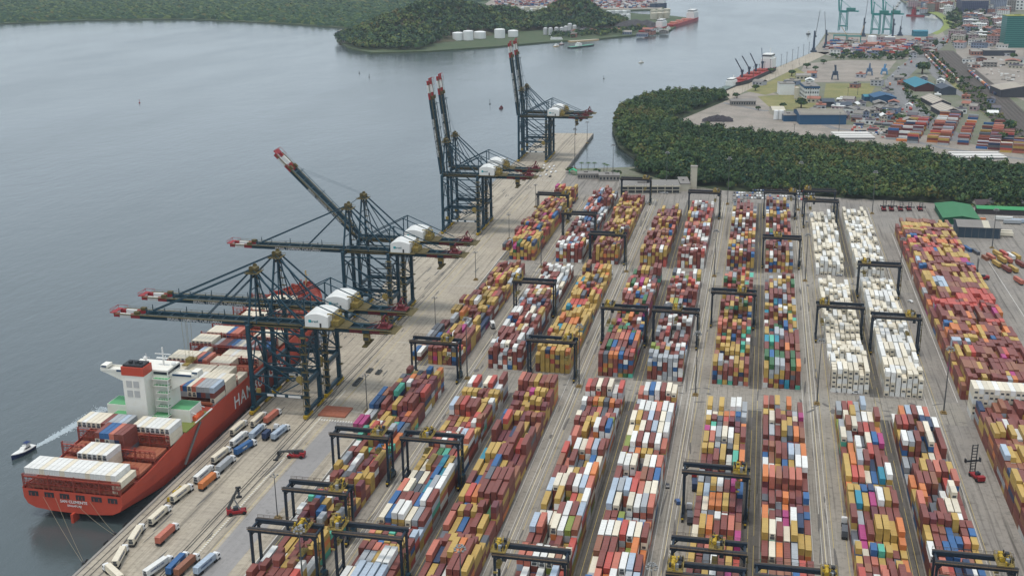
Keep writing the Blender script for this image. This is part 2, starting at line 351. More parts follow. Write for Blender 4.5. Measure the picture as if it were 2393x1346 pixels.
for i in range(-1, 4):
    p = PX0+PP*i
    for dx in (1.3, 6.6, 30.9, 33.4, 62.3): 
        if p+dx < 112: b.box(p+dx-.08, p+dx+.08, 300, 1055, .02, .05)
b.build('lane_line', M_ymark)['kind'] = 'structure'
sheet('asphalt_patch', [(-212, 310), (-199, 310), (-199, 519), (-212, 519)], .035, ground_mat('grey asphalt patch', (.30, .285, .27), (.26, .25, .24), (.22, .21, .20), .3))
gt_ = random.Random(12); b = MB()
for q in range(420):
    k = gt_.random(); i = gt_.randint(0, 3); p = PX0+PP*i
    if k < .35: x, y = gt_.uniform(-255, -195), gt_.uniform(330, 1150); L, wd = gt_.uniform(4, 22), gt_.uniform(.25, .7)
    elif k < .8: x, y = p+gt_.choice((-1.4, 1.2, 4.5, 59.2, 60.4, 30.5, 33.5))+gt_.uniform(-.8, .8), gt_.uniform(340, 1050); L, wd = gt_.uniform(5, 30), gt_.uniform(.25, .8)
    else: x, y = gt_.uniform(-185, 160), gt_.choice((gt_.uniform(576, 603), gt_.uniform(802, 828))); L, wd = gt_.uniform(2, 9), gt_.uniform(.3, 1.6)
    if any(ax < x < ax+20.5 for ax in [PX0+PP*j+o_ for j in range(-1, 4) for o_ in (7.6, 35.8)]) and not (574 < y < 605 or 800 < y < 831): continue
    an = gt_.uniform(-.06, .06) if k < .8 else gt_.uniform(-1.5, 1.5); n_ = 8; pts = []
    for j in range(n_):
        a_ = 2*pi*j/n_; u, v = wd*cos(a_)*gt_.uniform(.6, 1.2), L/2*sin(a_)*gt_.uniform(.8, 1.1); pts.append((x+u*cos(an)-v*sin(an), y+u*sin(an)+v*cos(an), .052+.0002*q/420))
    b.add(pts, [tuple(range(n_))])
tag(b.build('tyre_marks', mat('rubber scuff on concrete', (.13, .12, .108), .9, 0, .3, .6, .3, (.07, .06, .055))), 'dark tyre scuffs and oil stains on the paving', 'stains', None, 'stuff')
# background ground cover patches
def psheet(name, pts, z, m): return sheet(name, gp(pts), z, m)
psheet('gravel_lot', [(1572, 285), (1600, 262), (1700, 232), (1770, 208), (1840, 226), (1850, 240), (1800, 262), (1850, 280), (2060, 298), (2200, 322), (2393, 362), (2393, 398), (2250, 384), (2130, 362), (1950, 336), (1750, 316), (1640, 304)], -.40, M_dirt)
psheet('gravel_lot', [(1880, 150), (1960, 140), (2095, 142), (2065, 178), (2050, 190), (1930, 192), (1860, 190)], -.40, M_dirt)
psheet('quay_road', [(1660, 240), (1690, 212), (1900, 122), (1940, 122), (1900, 142), (1740, 214), (1690, 240)], -.38, M_apron)
psheet('container_yard', [(1900, 120), (1935, 80), (2180, 84), (2200, 70), (2215, 95), (2160, 140), (2080, 138), (1950, 134)], -.38, M_truck)
psheet('grass', [(1930, 195), (2050, 195), (2030, 228), (1925, 228)], -.35, M_grass)
psheet('grass', [(1860, 158), (1800, 190), (1740, 212), (1790, 222), (1830, 210), (1900, 182)], -.39, M_grass)
psheet('grass', [(1770, 225), (1840, 220), (1930, 240), (1900, 260), (1800, 252)], -.395, M_grass)
psheet('grass', [(2166, 128), (2190, 120), (2200, 150), (2270, 205), (2393, 330), (2393, 345), (2250, 225), (2180, 165)], -.39, M_grass)
psheet('beach', [(2206, 58), (2203, 47), (2188, 36), (2150, 23), (2158, 19), (2200, 32), (2226, 52), (2222, 64), (2190, 82), (2178, 78), (2196, 70)], -.33, mat('yellow green shore vegetation', (.20, .24, .06), .9, 0, .25, .02))
psheet('concrete_lot', [(2230, 105), (2393, 110), (2393, 235), (2330, 210), (2240, 140)], -.40, M_dirt)
# roads
def ribbon(name, pts, w0, w1, z, m, thick=.3):
    P = [np.array(G(x, y)[:2]) for x, y in pts]; L_ = []; R_ = []
    for i, p in enumerate(P):
        a = P[max(0, i-1)]; c = P[min(len(P)-1, i+1)]; d = (c-a)/np.linalg.norm(c-a); n = np.array([-d[1], d[0]]); ww = w0+(w1-w0)*i/(len(P)-1)
        L_.append(p+n*ww/2); R_.append(p-n*ww/2)
    b = MB(); vs = []
    for l, r in zip(L_, R_): vs += [(l[0], l[1], z), (r[0], r[1], z), (l[0], l[1], z-thick), (r[0], r[1], z-thick)]
    fs = []
    for i in range(len(P)-1):
        k = 4*i; fs += [(k, k+1, k+5, k+4), (k, k+4, k+6, k+2), (k+1, k+3, k+7, k+5)]
    b.add(vs, fs); return tag(b.build(name, m), kind='structure')
ROADA = [(2240, 330), (2180, 290), (2125, 250), (2098, 212), (2090, 190), (2120, 160), (2150, 135), (2190, 105), (2225, 85), (2250, 70), (2270, 50), (2262, 35), (2230, 22), (2200, 5), (2190, -8)]
ribbon('road', ROADA, 30, 34, -.33, M_road)
ribbon('road', [(2150, 132), (2172, 150), (2190, 178), (2220, 205), (2260, 228), (2310, 262), (2393, 330), (2480, 400)], 16, 12, -.31, M_road)
ribbon('road', [(1690, 240), (1780, 258), (1850, 262), (1950, 300), (2060, 312), (2200, 345), (2393, 372)], 10, 9, -.34, M_road)
ribbon('road', [(2393, 500), (2340, 462), (2310, 445), (2330, 420)], 14, 10, -.32, M_road)
ribbon('railway_bed', [(2190, 118), (2225, 150), (2290, 205), (2350, 265), (2430, 345)], 62, 50, -.30, M_ball)
b = MB()
for off in np.linspace(-26, 26, 9):
    P = [np.array(G(x, y)[:2]) for x, y in [(2193, 121), (2225, 150), (2290, 205), (2350, 265), (2430, 345)]]
    Q = []
    for i, p in enumerate(P):
        a = P[max(0, i-1)]; c = P[min(len(P)-1, i+1)]; d = (c-a)/np.linalg.norm(c-a); Q.append(p+np.array([-d[1], d[0]])*off*(1-.18*i/4))
    for i in range(4):
        for s in (-.75, .75):
            d = (Q[i+1]-Q[i]); d /= np.linalg.norm(d); n = np.array([-d[1], d[0]])*s
            b.bar((Q[i][0]+n[0], Q[i][1]+n[1], -.2), (Q[i+1][0]+n[0], Q[i+1][1]+n[1], -.2), .35, .2)
b.build('railway_rail', M_rail)['kind'] = 'structure'

# ---------------------------------------------------------------- foliage
LEAF = [mat('leaf deep green', (.022, .052, .018), .8, 0, .3, .3), mat('leaf mid green', (.044, .086, .024), .8, 0, .3, .3),
        mat('leaf light olive', (.092, .125, .030), .8, 0, .3, .3), mat('leaf autumn ochre', (.11, .10, .026), .8, 0, .3, .3), mat('leaf blue green', (.018, .056, .028), .8, 0, .3, .3)]
BARK = mat('bark', (.09, .065, .045), .95)
def clumps(cx, cy, cz, rr, hh, K, seed, weights, leaf=.42, core=True):
    """many leaf-cluster faces spread over and inside each crown; returns arrays"""
    g = np.random.RandomState(seed); n = len(cx)
    th = g.rand(n, K)*2*pi; ph = np.arccos(1-g.rand(n, K)*1.15)
    lump = 1+.22*np.sin(3*th+g.rand(n, 1)*6)*np.sin(2*ph+g.rand(n, 1)*6)
    rad = (.62+.42*g.rand(n, K)**.6)*lump
    d = np.stack([np.sin(ph)*np.cos(th), np.sin(ph)*np.sin(th), np.cos(ph)], -1)
    P = np.stack([cx, cy, cz], -1)[:, None, :] + d*rad[..., None]*np.stack([rr, rr, hh], -1)[:, None, :]
    nrm = d + (g.rand(n, K, 3)-.5)*1.1; nrm /= np.linalg.norm(nrm, axis=-1, keepdims=True)
    a = np.cross(nrm, g.rand(n, K, 3)-.5); a /= np.linalg.norm(a, axis=-1, keepdims=True); bb = np.cross(nrm, a)
    s = (rr[:, None]*leaf*(.6+.8*g.rand(n, K)))[..., None]
    V = np.stack([P-a*s, P-bb*s*.7, P+a*s, P+bb*s*.7], 2).reshape(-1, 3)
    Fq = np.arange(len(V)).reshape(-1, 4)
    fld = np.sin(cx*.021+seed)+np.sin(cy*.027+seed*2)+np.sin((cx+cy)*.047)+g.randn(n)*.9; cw = np.cumsum([weights[0], weights[4], weights[1], weights[2], weights[3]]); od = np.array([0, 4, 1, 2, 3])
    rk = fld.argsort().argsort()/max(1, n); tone = od[np.minimum(np.searchsorted(cw, rk), 4)][:, None]; alt = g.choice(5, size=(n, K), p=weights)
    mi = np.where(g.rand(n, K) < .62, tone, alt).reshape(-1)
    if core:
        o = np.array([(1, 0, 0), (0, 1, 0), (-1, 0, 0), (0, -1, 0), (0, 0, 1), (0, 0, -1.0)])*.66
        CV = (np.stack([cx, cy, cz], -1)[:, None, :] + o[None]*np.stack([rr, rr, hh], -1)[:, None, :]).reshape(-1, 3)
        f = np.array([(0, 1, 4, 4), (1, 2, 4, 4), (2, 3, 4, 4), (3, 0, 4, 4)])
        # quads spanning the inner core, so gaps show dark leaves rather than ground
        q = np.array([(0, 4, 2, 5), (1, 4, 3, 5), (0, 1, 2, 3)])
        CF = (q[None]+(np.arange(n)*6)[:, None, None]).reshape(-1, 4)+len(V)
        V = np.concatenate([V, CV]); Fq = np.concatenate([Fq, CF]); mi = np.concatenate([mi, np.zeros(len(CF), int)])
    return V, Fq, mi
def scatter(poly, step, seed, jitter=.8):
    xs = [p[0] for p in poly]; ys = [p[1] for p in poly]; g = np.random.RandomState(seed)
    X, Y = np.meshgrid(np.arange(min(xs), max(xs), step), np.arange(min(ys), max(ys), step)); X = X.ravel().astype(float); Y = Y.ravel().astype(float)
    X += (g.rand(len(X))-.5)*step*jitter*1.6; Y += (g.rand(len(Y))-.5)*step*jitter*1.6
    k = inpoly(X, Y, poly); return X[k], Y[k], g
def wood(name, label, poly, step, r, h, K, seed, weights, zb=None, leaf=.42, cat='mangrove'):
    X, Y, g = scatter(poly, step, seed); n = len(X)
    rr = r*(.6+.8*g.rand(n)**1.3); hh = h*(.6+.75*g.rand(n)**1.2); z0 = zb(X, Y) if zb else np.zeros(n)
    V, Fq, mi = clumps(X, Y, z0+hh*.75, rr, hh*.62, K, seed+1, weights, leaf)
    o = fastmesh(name, V, Fq, mi, LEAF); return tag(o, label, cat, None, 'stuff')
WM = [.30, .30, .22, .08, .10]
mang = gp([(1492, 391), (1502, 378), (1450, 343), (1436, 304), (1444, 264), (1487, 242), (1560, 224), (1640, 223), (1684, 222), (1700, 232), (1640, 254), (1565, 282), (1580, 298), (1640, 310), (1750, 320), (1850, 331), (1950, 342), (2050, 356), (2130, 362), (2240, 388), (2393, 404), (2450, 410), (2450, 484), (2300, 478), (2150, 474), (2000, 468), (1900, 456), (1700, 442), (1630, 434), (1575, 424), (1520, 412), (1480, 402)])
psheet('mud_bank', [(1470, 396), (1500, 388), (1494, 376), (1444, 341), (1430, 300), (1439, 257), (1484, 233), (1560, 215), (1640, 214), (1690, 216), (1705, 232), (1580, 284), (1590, 302), (1750, 322), (1950, 344), (2130, 364), (2240, 390), (2460, 412), (2460, 486), (2150, 478), (1900, 460), (1700, 446), (1575, 427)], -.25, M_mud)
wood('mangrove_forest', 'dense dark green mangrove wood wrapping behind the container yard', mang, 6.6, 4.8, 8.5, 76, 11, WM, leaf=.26)
# ---------------------------------------------------------------- lettering
def text(name, s, size, m, loc, rot, parent=None, align='CENTER', ext=.02, sx=1.0, spacing=1.0):
    cu = bpy.data.curves.new(name, 'FONT'); cu.body = s; cu.size = size; cu.align_x = align; cu.align_y = 'CENTER'; cu.extrude = ext; cu.space_character = spacing; cu.offset = size*.012; cu.resolution_u = 2
    tmp = bpy.data.objects.new('tmp', cu); C.objects.link(tmp)
    dg = bpy.context.evaluated_depsgraph_get(); me = bpy.data.meshes.new_from_object(tmp.evaluated_get(dg)); bpy.data.objects.remove(tmp)
    me.name = name; me.materials.clear(); me.materials.append(m)
    for p in me.polygons: p.material_index = 0
    o = bpy.data.objects.new(name, me); o.location = loc; o.rotation_euler = rot; o.scale = (sx, 1, 1); return link(o, parent)
M_let = mat('white lettering', (.75, .75, .72), .6, 0, .05, .3, .1)

# ---------------------------------------------------------------- container blocks
SL, BAY = 2.9, 12.65
BN = {1: 'yard block beside the quay', 2: 'second yard block from the quay', 3: 'third yard block from the quay', 4: 'fourth yard block from the quay', 5: 'fifth yard block from the quay',
      6: 'sixth yard block from the quay', 7: 'seventh yard block from the quay', 8: 'eighth yard block from the quay', 9: 'ninth yard block from the quay', 10: 'stack at the right edge', 11: 'stack at the right edge'}
BX = {1: PX0-PP+36, 2: PX0+7.9, 3: PX0+36, 4: PX0+PP+7.9, 5: PX0+PP+36, 6: PX0+2*PP+7.9, 7: PX0+2*PP+36, 8: PX0+3*PP+7.9, 9: PX0+3*PP+36}
PALB = {(1, 1): 'mmmddyyyrobgkwutn', (2, 1): 'wwssgmmmyyrrtunab', (3, 1): 'mmmmmyyyydbronk', (4, 1): 'wwsswxmmaryyoglub', (5, 1): 'wwwsxmmaagrbyuo', (6, 1): 'mmmyyyoaprwxgkutcb', (7, 1): 'mmmaabyywwgkuoted', (8, 1): 'mmmyyyydwxpouktba', (9, 1): 'mmmmyyybadgwuoun',
        (1, 2): 'mmmdyyybrwgunobkp', (2, 2): 'wwsgxmmmrauny', (3, 2): 'yyyyymmdboonrkc', (4, 2): 'mmmawgkuryyopetdb', (5, 2): 'wwggmmmaubrykld', (6, 2): 'mmmayyywgkurotebdn', (7, 2): 'mmmwggyyakuobdetc', (8, 2): 'xxxxxwww', (9, 2): 'xxxxwwww',
        (1, 3): 'mmmryyyyprbognue', (2, 3): 'mmmwwgsryakubd', (3, 3): 'yyyymmmmbdwko', (4, 3): 'mmmyyywsagubrd', (5, 3): 'mmmawwgsybrd', (6, 3): 'mmmawyyuokdbgn', (7, 3): 'mmwyygkeaudbw', (8, 3): 'xxxxwww', (9, 3): 'xxxxwwww',
        (10, 1): 'mmmmmyyyybbbrrdwsgpuoa', (11, 1): 'mmmmbbyyyxwrdnosg'}
# tops as seen in the near blocks: (block, tier) -> bay: colours and stack heights from the left (two pairs for half-length bays)
def _t(s):
    d = {}
    for ln in s.split():
        a = ln.split(':'); d[int(a[0])] = tuple(a[1:])
    return d
TR = {(5, 1): _t('2:xmrawsm:4555555 3:bmmmloo:5553353 4:wwxrwxm:5555555 5:mmuymuo:4444444:mmlggsm:4443333 6:sxkxwga:5515555 7:sgsraxx:5555555 8:msrrbmu:5334555 9:wwxkxwa:5551555 10:ymmkabm:4441444:mgoyymk:4444443 11:lwmwmwa:4555554 12:xyxmsxw:4455555 13:xymsmxg:5555555 14:mwwwaww:4555555 15:mmwaxmm:3333333:gmgamkm:3333333 16:awuwmxx:4555555'),
      (4, 1): _t('1:mwmwmsr:3434354 2:aawwxbx:5555555 3:mmmdmyr:4423434 4:sawxwlb:5515555 5:xwxmwms:3335555 6:ymymryw:4151445 7:sxxmwsa:4555555 8:mmxymwo:4444455 9:bamkyux:4353344 10:rmwxasm:4255555 11:gammkgm:3522233 12:mmymwmu:3342555 13:mmyyyyl:4444334:xmoykam:4434344 14:kmdakmg:3333333 15:wmoykom:4444444:mmwymgr:3333333 16:rmxmxwr:5555545'),
      (6, 1): _t('2:mgywmpm:4344444 3:ymkwmyr:4344443 4:ymayayp:3344435 5:xyommab:3554554 6:mglwwmm:3334444:mgkkmmm:3333333 7:mxooymd:3344443 8:ysywmpu:3355454 9:gkmkkko:3333334 10:mdmywto:4455455 11:yyuydym:5545354:mmgkkam:4444444 12:yagxwym:4455545 13:pwkakda:4444444:ytkbmdo:3444344 14:ymkrdnk:4444443:wxyoaug:4444444 15:ykykwwg:5151554 16:kkkkkkk:0000000'),
      (7, 1): _t('3:ygmbgrm:2244444 4:mxomgkk:4444400 5:yxmxyyy:5554533 6:omwpwnm:5433543 7:ktdpmdu:3333343:mmkodmm:3433333 8:kmmomdu:3444434:dmkmmmb:3333333 9:oabmaam:5555553 10:wwyuyww:4334455 11:ubmmsgo:3354554 12:mbmmugo:4444334:kmykumy:3434333 13:mgmykob:4445444 14:mxmmymm:4554433 15:yydmmxp:4443434:lykymgm:3343333 16:amykokm:4441413'),
      (8, 1): _t('3:rmwammm:4334454 4:mbmamyo:3333443:ymaymko:3333333 5:yxutymy:4344433:gpymyyo:3333334 6:kpmyyyo:2345545 7:mgmdmmm:4334444 8:ycypwym:4444555 9:yyunwlm:4444433:oyumykm:3333333 10:yraxucw:4443345 11:yogmnmm:4455344 12:mowwrmm:3453443 13:xgmkxup:5433444 14:gbxmrmo:4554443 15:lxygwxm:2454445 16:gmrgskk:4444500'),
      (9, 1): _t('3:mwyomku:4333333 4:marnnwu:3433433 5:wmuuaby:4444333 6:ymmuuay:4444444:ymbukmu:4444344 7:mdmmymm:5555544:mdmmmwm:5444443 8:amkmxxm:5234443 9:yomkwxm:3422353:yomkwxm:3422353 10:ommbkra:3444235 11:gmymamy:1344444 12:gkmyxak:2223332 13:wgmkxam:5553534 14:ygkbxkm:3235534 15:mrmknnw:4442444 16:wosmwak:2444440'),
      (3, 1): _t('1:mydwmmy:3333555 2:anbyomy:4345554 3:mmymbmy:3444443:kymdmyk:3333333 4:ayummym:4333443 5:mymymed:4444535:muydmem:3333434 6:yrommmm:4445555 7:mumkmmm:4345555 8:yymuymb:4345443 9:cyymmdm:4555533 10:kkymmrm:2234545 11:mddnbym:5334534 12:nrdmykb:4522323 13:umydmbm:4443444:mmydmym:3333333 14:mmbyyyd:3434554:dmykymm:3333443 15:mdypyym:4445554:mdmbyym:3343444 16:ambymbm:5555555'),
      (2, 1): _t('0:wxssssm:4455554 1:mggywwm:3444554 2:mmaayym:4444444:ymuymym:4444444 3:aymtmms:4444444:ymumwms:3333333 4:xuwwxgm:4455444 5:ummmuwm:4444455 6:axkkcgw:4433455 7:xkxmucw:3333445 8:yxymcyk:3344444 9:ymetmry:3333334 10:mawaksa:4444355 11:ymrxmmy:3333444:ymmwrmy:3333333 12:ymymrwb:3333345:mmyymrb:3333344 13:sbrmmym:5555544 14:mwlsyyw:3333444:mgwelyy:3333333 15:yyymmyy:4444344:mdymmyw:3333334 16:wrgxrsm:4424435')}
recs = []   # (x0, y0, z0, w, L, h, colour, block, tier, halfbay, slot, level, is_top)
def fill(blk, tier, x0, y0, nb, nslot=7, hmax=5, hmin=1, slot=SL, twenty=.34, seed=0, wht=2.44):
    g = random.Random(1000*blk+tier*17+seed); pal = PALB[(blk, tier)]; pal = ''.join(q*pal.count(q)**2 for q in sorted(set(pal))); tr = TR.get((blk, tier), {})
    base = g.uniform(.6, .9)*hmax
    for bb in range(nb):
        base += g.uniform(-1.3, 1.3); base = min(hmax, max(hmin+.7, base))
        if g.random() < .10: base = g.uniform(hmin, hmax)
        if bb == 0 and tier > 1: base = hmax-.2
        tw = g.random() < twenty; dom = g.choice(pal) if g.random() < .45 else None
        key = tr.get(bb)
        if key is not None: tw = len(key) > 2
        halves = ((0, 6.06), (6.16, 6.06)) if tw else ((0, 12.19),)
        for hi, (dy, L) in enumerate(halves):
            hb = bb*2+hi
            prev_ = None
            for s in range(nslot):
                if key is not None:
                    cs, hh = key[2*hi], key[2*hi+1]; top = cs[s]; n = int(hh[s])
                else:
                    n = int(round(base + (g.choice((0,)*9+(-1, 1)) if blk > 9 else g.choice((-1, -1, 0, 0, 0, 0, 1, 1))) - (0 if g.random() > .12 else g.randint(1, 2)))); n = max(0 if g.random() < .3 else 1, min(hmax, n)); top = dom if (dom and g.random() < .5) else (prev_ if (blk > 9 and prev_ and g.random() < .45) else g.choice(pal)); prev_ = top
                z = .02
                for l in range(n):
                    h = 2.90 if g.random() < .5 else 2.59
                    c = top if l == n-1 else g.choice(pal)
                    recs.append((x0+s*slot+.22+g.uniform(-.06, .06), y0+bb*BAY+dy+.15+g.uniform(-.08, .08), z, wht, L, h, c, blk, tier, hb, s, l, l == n-1)); z += h
T1Y, T2Y, T3Y = 381.5, 607.6, 833.4
far = {1: 1052, 2: 1062, 3: 1040, 4: 1005, 5: 1018, 6: 1018, 7: 1030, 8: 1008, 9: 1012}
for k in range(1, 10):
    t1 = 15 if k not in (2, 3) else 15
    fill(k, 1, BX[k], T1Y-2*BAY, t1+2, hmax=5 if k < 8 else 4, hmin=2)
    fill(k, 2, BX[k], T2Y, 15, hmax=5 if k != 1 else 4, hmin=2)
    fill(k, 3, BX[k], T3Y, int((far[k]-T3Y)/BAY), hmax=5 if k not in (8, 9) else 4, hmin=2)
for bb, h, cc in ((0, 2, 'p'), (1, 1, 'w')): pass
# loose stacks outside the first block, by the quay lamps
gx = random.Random(5)
for y, n, cc in ((507.5, 2, 'pp'), (520.5, 1, 'wg'), (533, 2, 'un'), (546, 2, 'ub'), (612, 2, 'uw'), (625, 1, 'bk'), (640, 2, 'gk'), (653, 2, 'kk'), (668, 1, 'mm'), (700, 1, 'yy'), (722, 1, 'my'), (858, 2, 'km'), (872, 1, 'gu'), (905, 2, 'mr'), (930, 2, 'my'), (948, 1, 'bm')):
    for j in range(2):
        z = .02
        for l in range(n): recs.append((-195.2+j*2.9, y, z, 2.44, 12.19, 2.6, cc[j] if l == n-1 else gx.choice('mykg'), 1, 1, int((y-T1Y)/BAY)*2, -2+j, l, l == n-1)); z += 2.6
# big stacks at the right, served by reach stackers
fill(10, 1, 114.3, 610, 28, nslot=16, hmax=5, hmin=4, slot=2.54, twenty=.25, seed=3)
fill(11, 1, 116.5, 392, 15, nslot=20, hmax=6, hmin=3, slot=2.54, twenty=.25, seed=5)
recs = [r for r in recs if not (r[7] == 10 and r[10] == 0 and r[11] > 2)]
for s in range(20):        # the white refrigerated row that closes the lower right stack
    z = .02
    for l in range(6): recs.append((115.6+s*2.54, 583.5, z, 2.44, 12.19, 2.9, 'x' if (s+l) % 3 else 'w', 11, 2, 0, s, l, l == 5)); z += 2.9

def proj(P):
    d = np.array(P)-np.array([0, 0, CAMZ]); z = d@FW; return PW/2+F_*(d@RT)/z, PH/2-F_*(d@UP)/z, z
def container_geo(b, x0, y0, z0, wd, L, h, m=0, mg=None):
    """corner posts, top and bottom rails and slightly recessed panels"""
    x1, y1, z1 = x0+wd, y0+L, z0+h; e = .09
    b.box(x0+e, x1-e, y0+e, y1-e, z0+.02, z1-.05, m)
    for x in (x0, x1-.16):
        for y in (y0, y1-.16): b.box(x, x+.16, y, y+.16, z0, z1, m)
    for x in (x0, x1-.12):
        b.box(x, x+.12, y0+.16, y1-.16, z1-.16, z1, m); b.box(x, x+.12, y0+.16, y1-.16, z0, z0+.16, m)
    for y in (y0, y1-.12):
        b.box(x0+.16, x1-.16, y, y+.12, z1-.14, z1, m); b.box(x0+.16, x1-.16, y, y+.12, z0, z0+.14, m)
    if mg is not None:
        b.box(x0+.3, x1-.3, y0+.03, y0+.09, z0+.25, z0+h*.52, mg); b.box(x0+.55, x1-.55, y0+.02, y0+.09, z0+h*.58, z0+h*.86, mg)
    else:
        for x in (x0+.75, x0+1.0, x1-1.0, x1-.75): b.box(x-.03, x+.03, y0+.03, y0+.09, z0+.14, z1-.14, m)
        for k in range(6 if L > 8 else 3):
            yy = y0+L*(k+.7)/(6.4 if L > 8 else 3.4); b.box(x0+.15, x1-.15, yy, yy+.5, z1-.05, z1-.015, m)
ORD = ['', 'first', 'second', 'third', 'fourth', 'fifth', 'sixth', 'seventh', 'eighth', 'ninth', 'tenth', 'eleventh', 'twelfth', 'thirteenth', 'fourteenth', 'fifteenth', 'sixteenth', 'seventeenth', 'eighteenth', 'nineteenth', 'twentieth', 'twenty-first', 'twenty-second', 'twenty-third', 'twenty-fourth', 'twenty-fifth', 'twenty-sixth', 'twenty-seventh', 'twenty-eighth', 'twenty-ninth', 'thirtieth']
cand = []
for i, r in enumerate(recs):
    if not r[12] or r[7] > 9 or r[8] != 1 or r[10] < 0: continue
    cx, cy, zt = r[0]+1.2, r[1]+r[4]/2, r[2]+r[5]
    px, py, dz = proj((cx, cy, zt))
    if 12 < px < PW-12 and py < PH-8 and not (px+py > 3500): cand.append((dz*(1.0 if r[4] > 8 else 1.35), i, py))
cand.sort(); chosen = {i: py for _, i, py in cand[:140]}
rows = {}
for i in chosen: rows.setdefault((recs[i][7]), {}).setdefault(recs[i][9], []).append(i)
cmesh = {}
for blk, rr in sorted(rows.items()):
    for n, hb in enumerate(sorted(rr)):
        for i in rr[hb]:
            x0, y0, z0, wd, L, h, c, *_ = recs[i]
            k = (c, L > 8, round(h, 2))
            if k not in cmesh:
                b = MB(); container_geo(b, -wd/2, 0, 0, wd, L, h, 0, 1 if (c in 'x' or (c == 'w' and L > 8 and h > 2.8)) else None)
                me = bpy.data.meshes.new('shipping_container'); me.from_pydata(b.v, [], b.f); me.materials.append(CM[CI[c]]); me.materials.append(M_grill); me.polygons.foreach_set('material_index', b.m); cmesh[k] = me
            o = bpy.data.objects.new('shipping_container', cmesh[k]); o.location = (x0+wd/2, y0, z0); link(o)
            tag(o, '%s %s container, %s from left, %s row up, %s' % (PAL[c][0], 'long' if L > 8 else 'short', ORD[recs[i][10]+1], ORD[n+1], BN[blk]), 'container', 'shipping containers stacked in the near yard blocks')
rest = [r for i, r in enumerate(recs) if i not in chosen]
A = np.array([r[:6] for r in rest]); mi = np.array([CI[r[6]] for r in rest])
def boxes_mesh(name, A, mi, mats, extra=None):
    x0, y0, z0, wd, L, h = A.T; x1 = x0+wd; y1 = y0+L; z1 = z0+h; z0 = z0+.03
    V = np.stack([np.stack(q, -1) for q in ((x0, y0, z0), (x1, y0, z0), (x0, y1, z0), (x1, y1, z0), (x0, y0, z1), (x1, y0, z1), (x0, y1, z1), (x1, y1, z1))], 1).reshape(-1, 3)
    q = np.array([(0, 2, 3, 1), (4, 5, 7, 6), (0, 1, 5, 4), (2, 6, 7, 3), (0, 4, 6, 2), (1, 3, 7, 5)])
    Fq = (q[None]+(np.arange(len(A))*8)[:, None, None]).reshape(-1, 4); M = np.repeat(mi, 6)
    if extra: # dark grill panels for the refrigerated ones
        k = np.isin(mi, extra); e = A[k]
        if len(e):
            ex0 = e[:, 0]+.45; ex1 = e[:, 0]+e[:, 3]-.45; ey = e[:, 1]-.03; ez0 = e[:, 2]+.35; ez1 = e[:, 2]+e[:, 5]*.5
            V2 = np.stack([np.stack(q, -1) for q in ((ex0, ey, ez0), (ex1, ey, ez0), (ex1, ey, ez1), (ex0, ey, ez1))], 1).reshape(-1, 3)
            F2 = np.arange(len(V2)).reshape(-1, 4)+len(V); V = np.concatenate([V, V2]); Fq = np.concatenate([Fq, F2]); M = np.concatenate([M, np.full(len(F2), len(mats)-1)])
    return fastmesh(name, V, Fq, M, mats)
tag(boxes_mesh('stacked_containers', A, mi, CM+[M_grill], [CI['x']]), 'thousands of stacked coloured shipping containers filling the yard blocks behind the nearest rows', 'containers', None, 'stuff')

# lattice rack in front of the cream refrigerated stack
rk = empty('reefer_rack', (56.6, 612, 0), 'brown steel lattice rack standing before the cream refrigerated container stack', 'rack')
for dy in (0, 4.5):
    b = MB()
    for s in range(8): b.bar((-10.2+s*SL, dy, 0), (-10.2+s*SL, dy, 13.2), .22)
    for z in (2.7, 5.4, 8.1, 10.8, 13.2): b.bar((-10.4, dy, z), (10.4, dy, z), .3)
    for s in range(7): b.bar((-10.2+s*SL, dy, 0), (-10.2+(s+1)*SL, dy, 2.7), .12)
    b.build('rack_frame', mat('rusty rack steel', (.16, .12, .085), .8, 0, .2, .5, .4), rk)
b = MB()
for z in (2.7, 5.4, 8.1, 10.8): b.box(-10.2, 10.2, .2, 4.3, z-.1, z)
b.build('walkway', OLIVE, rk)

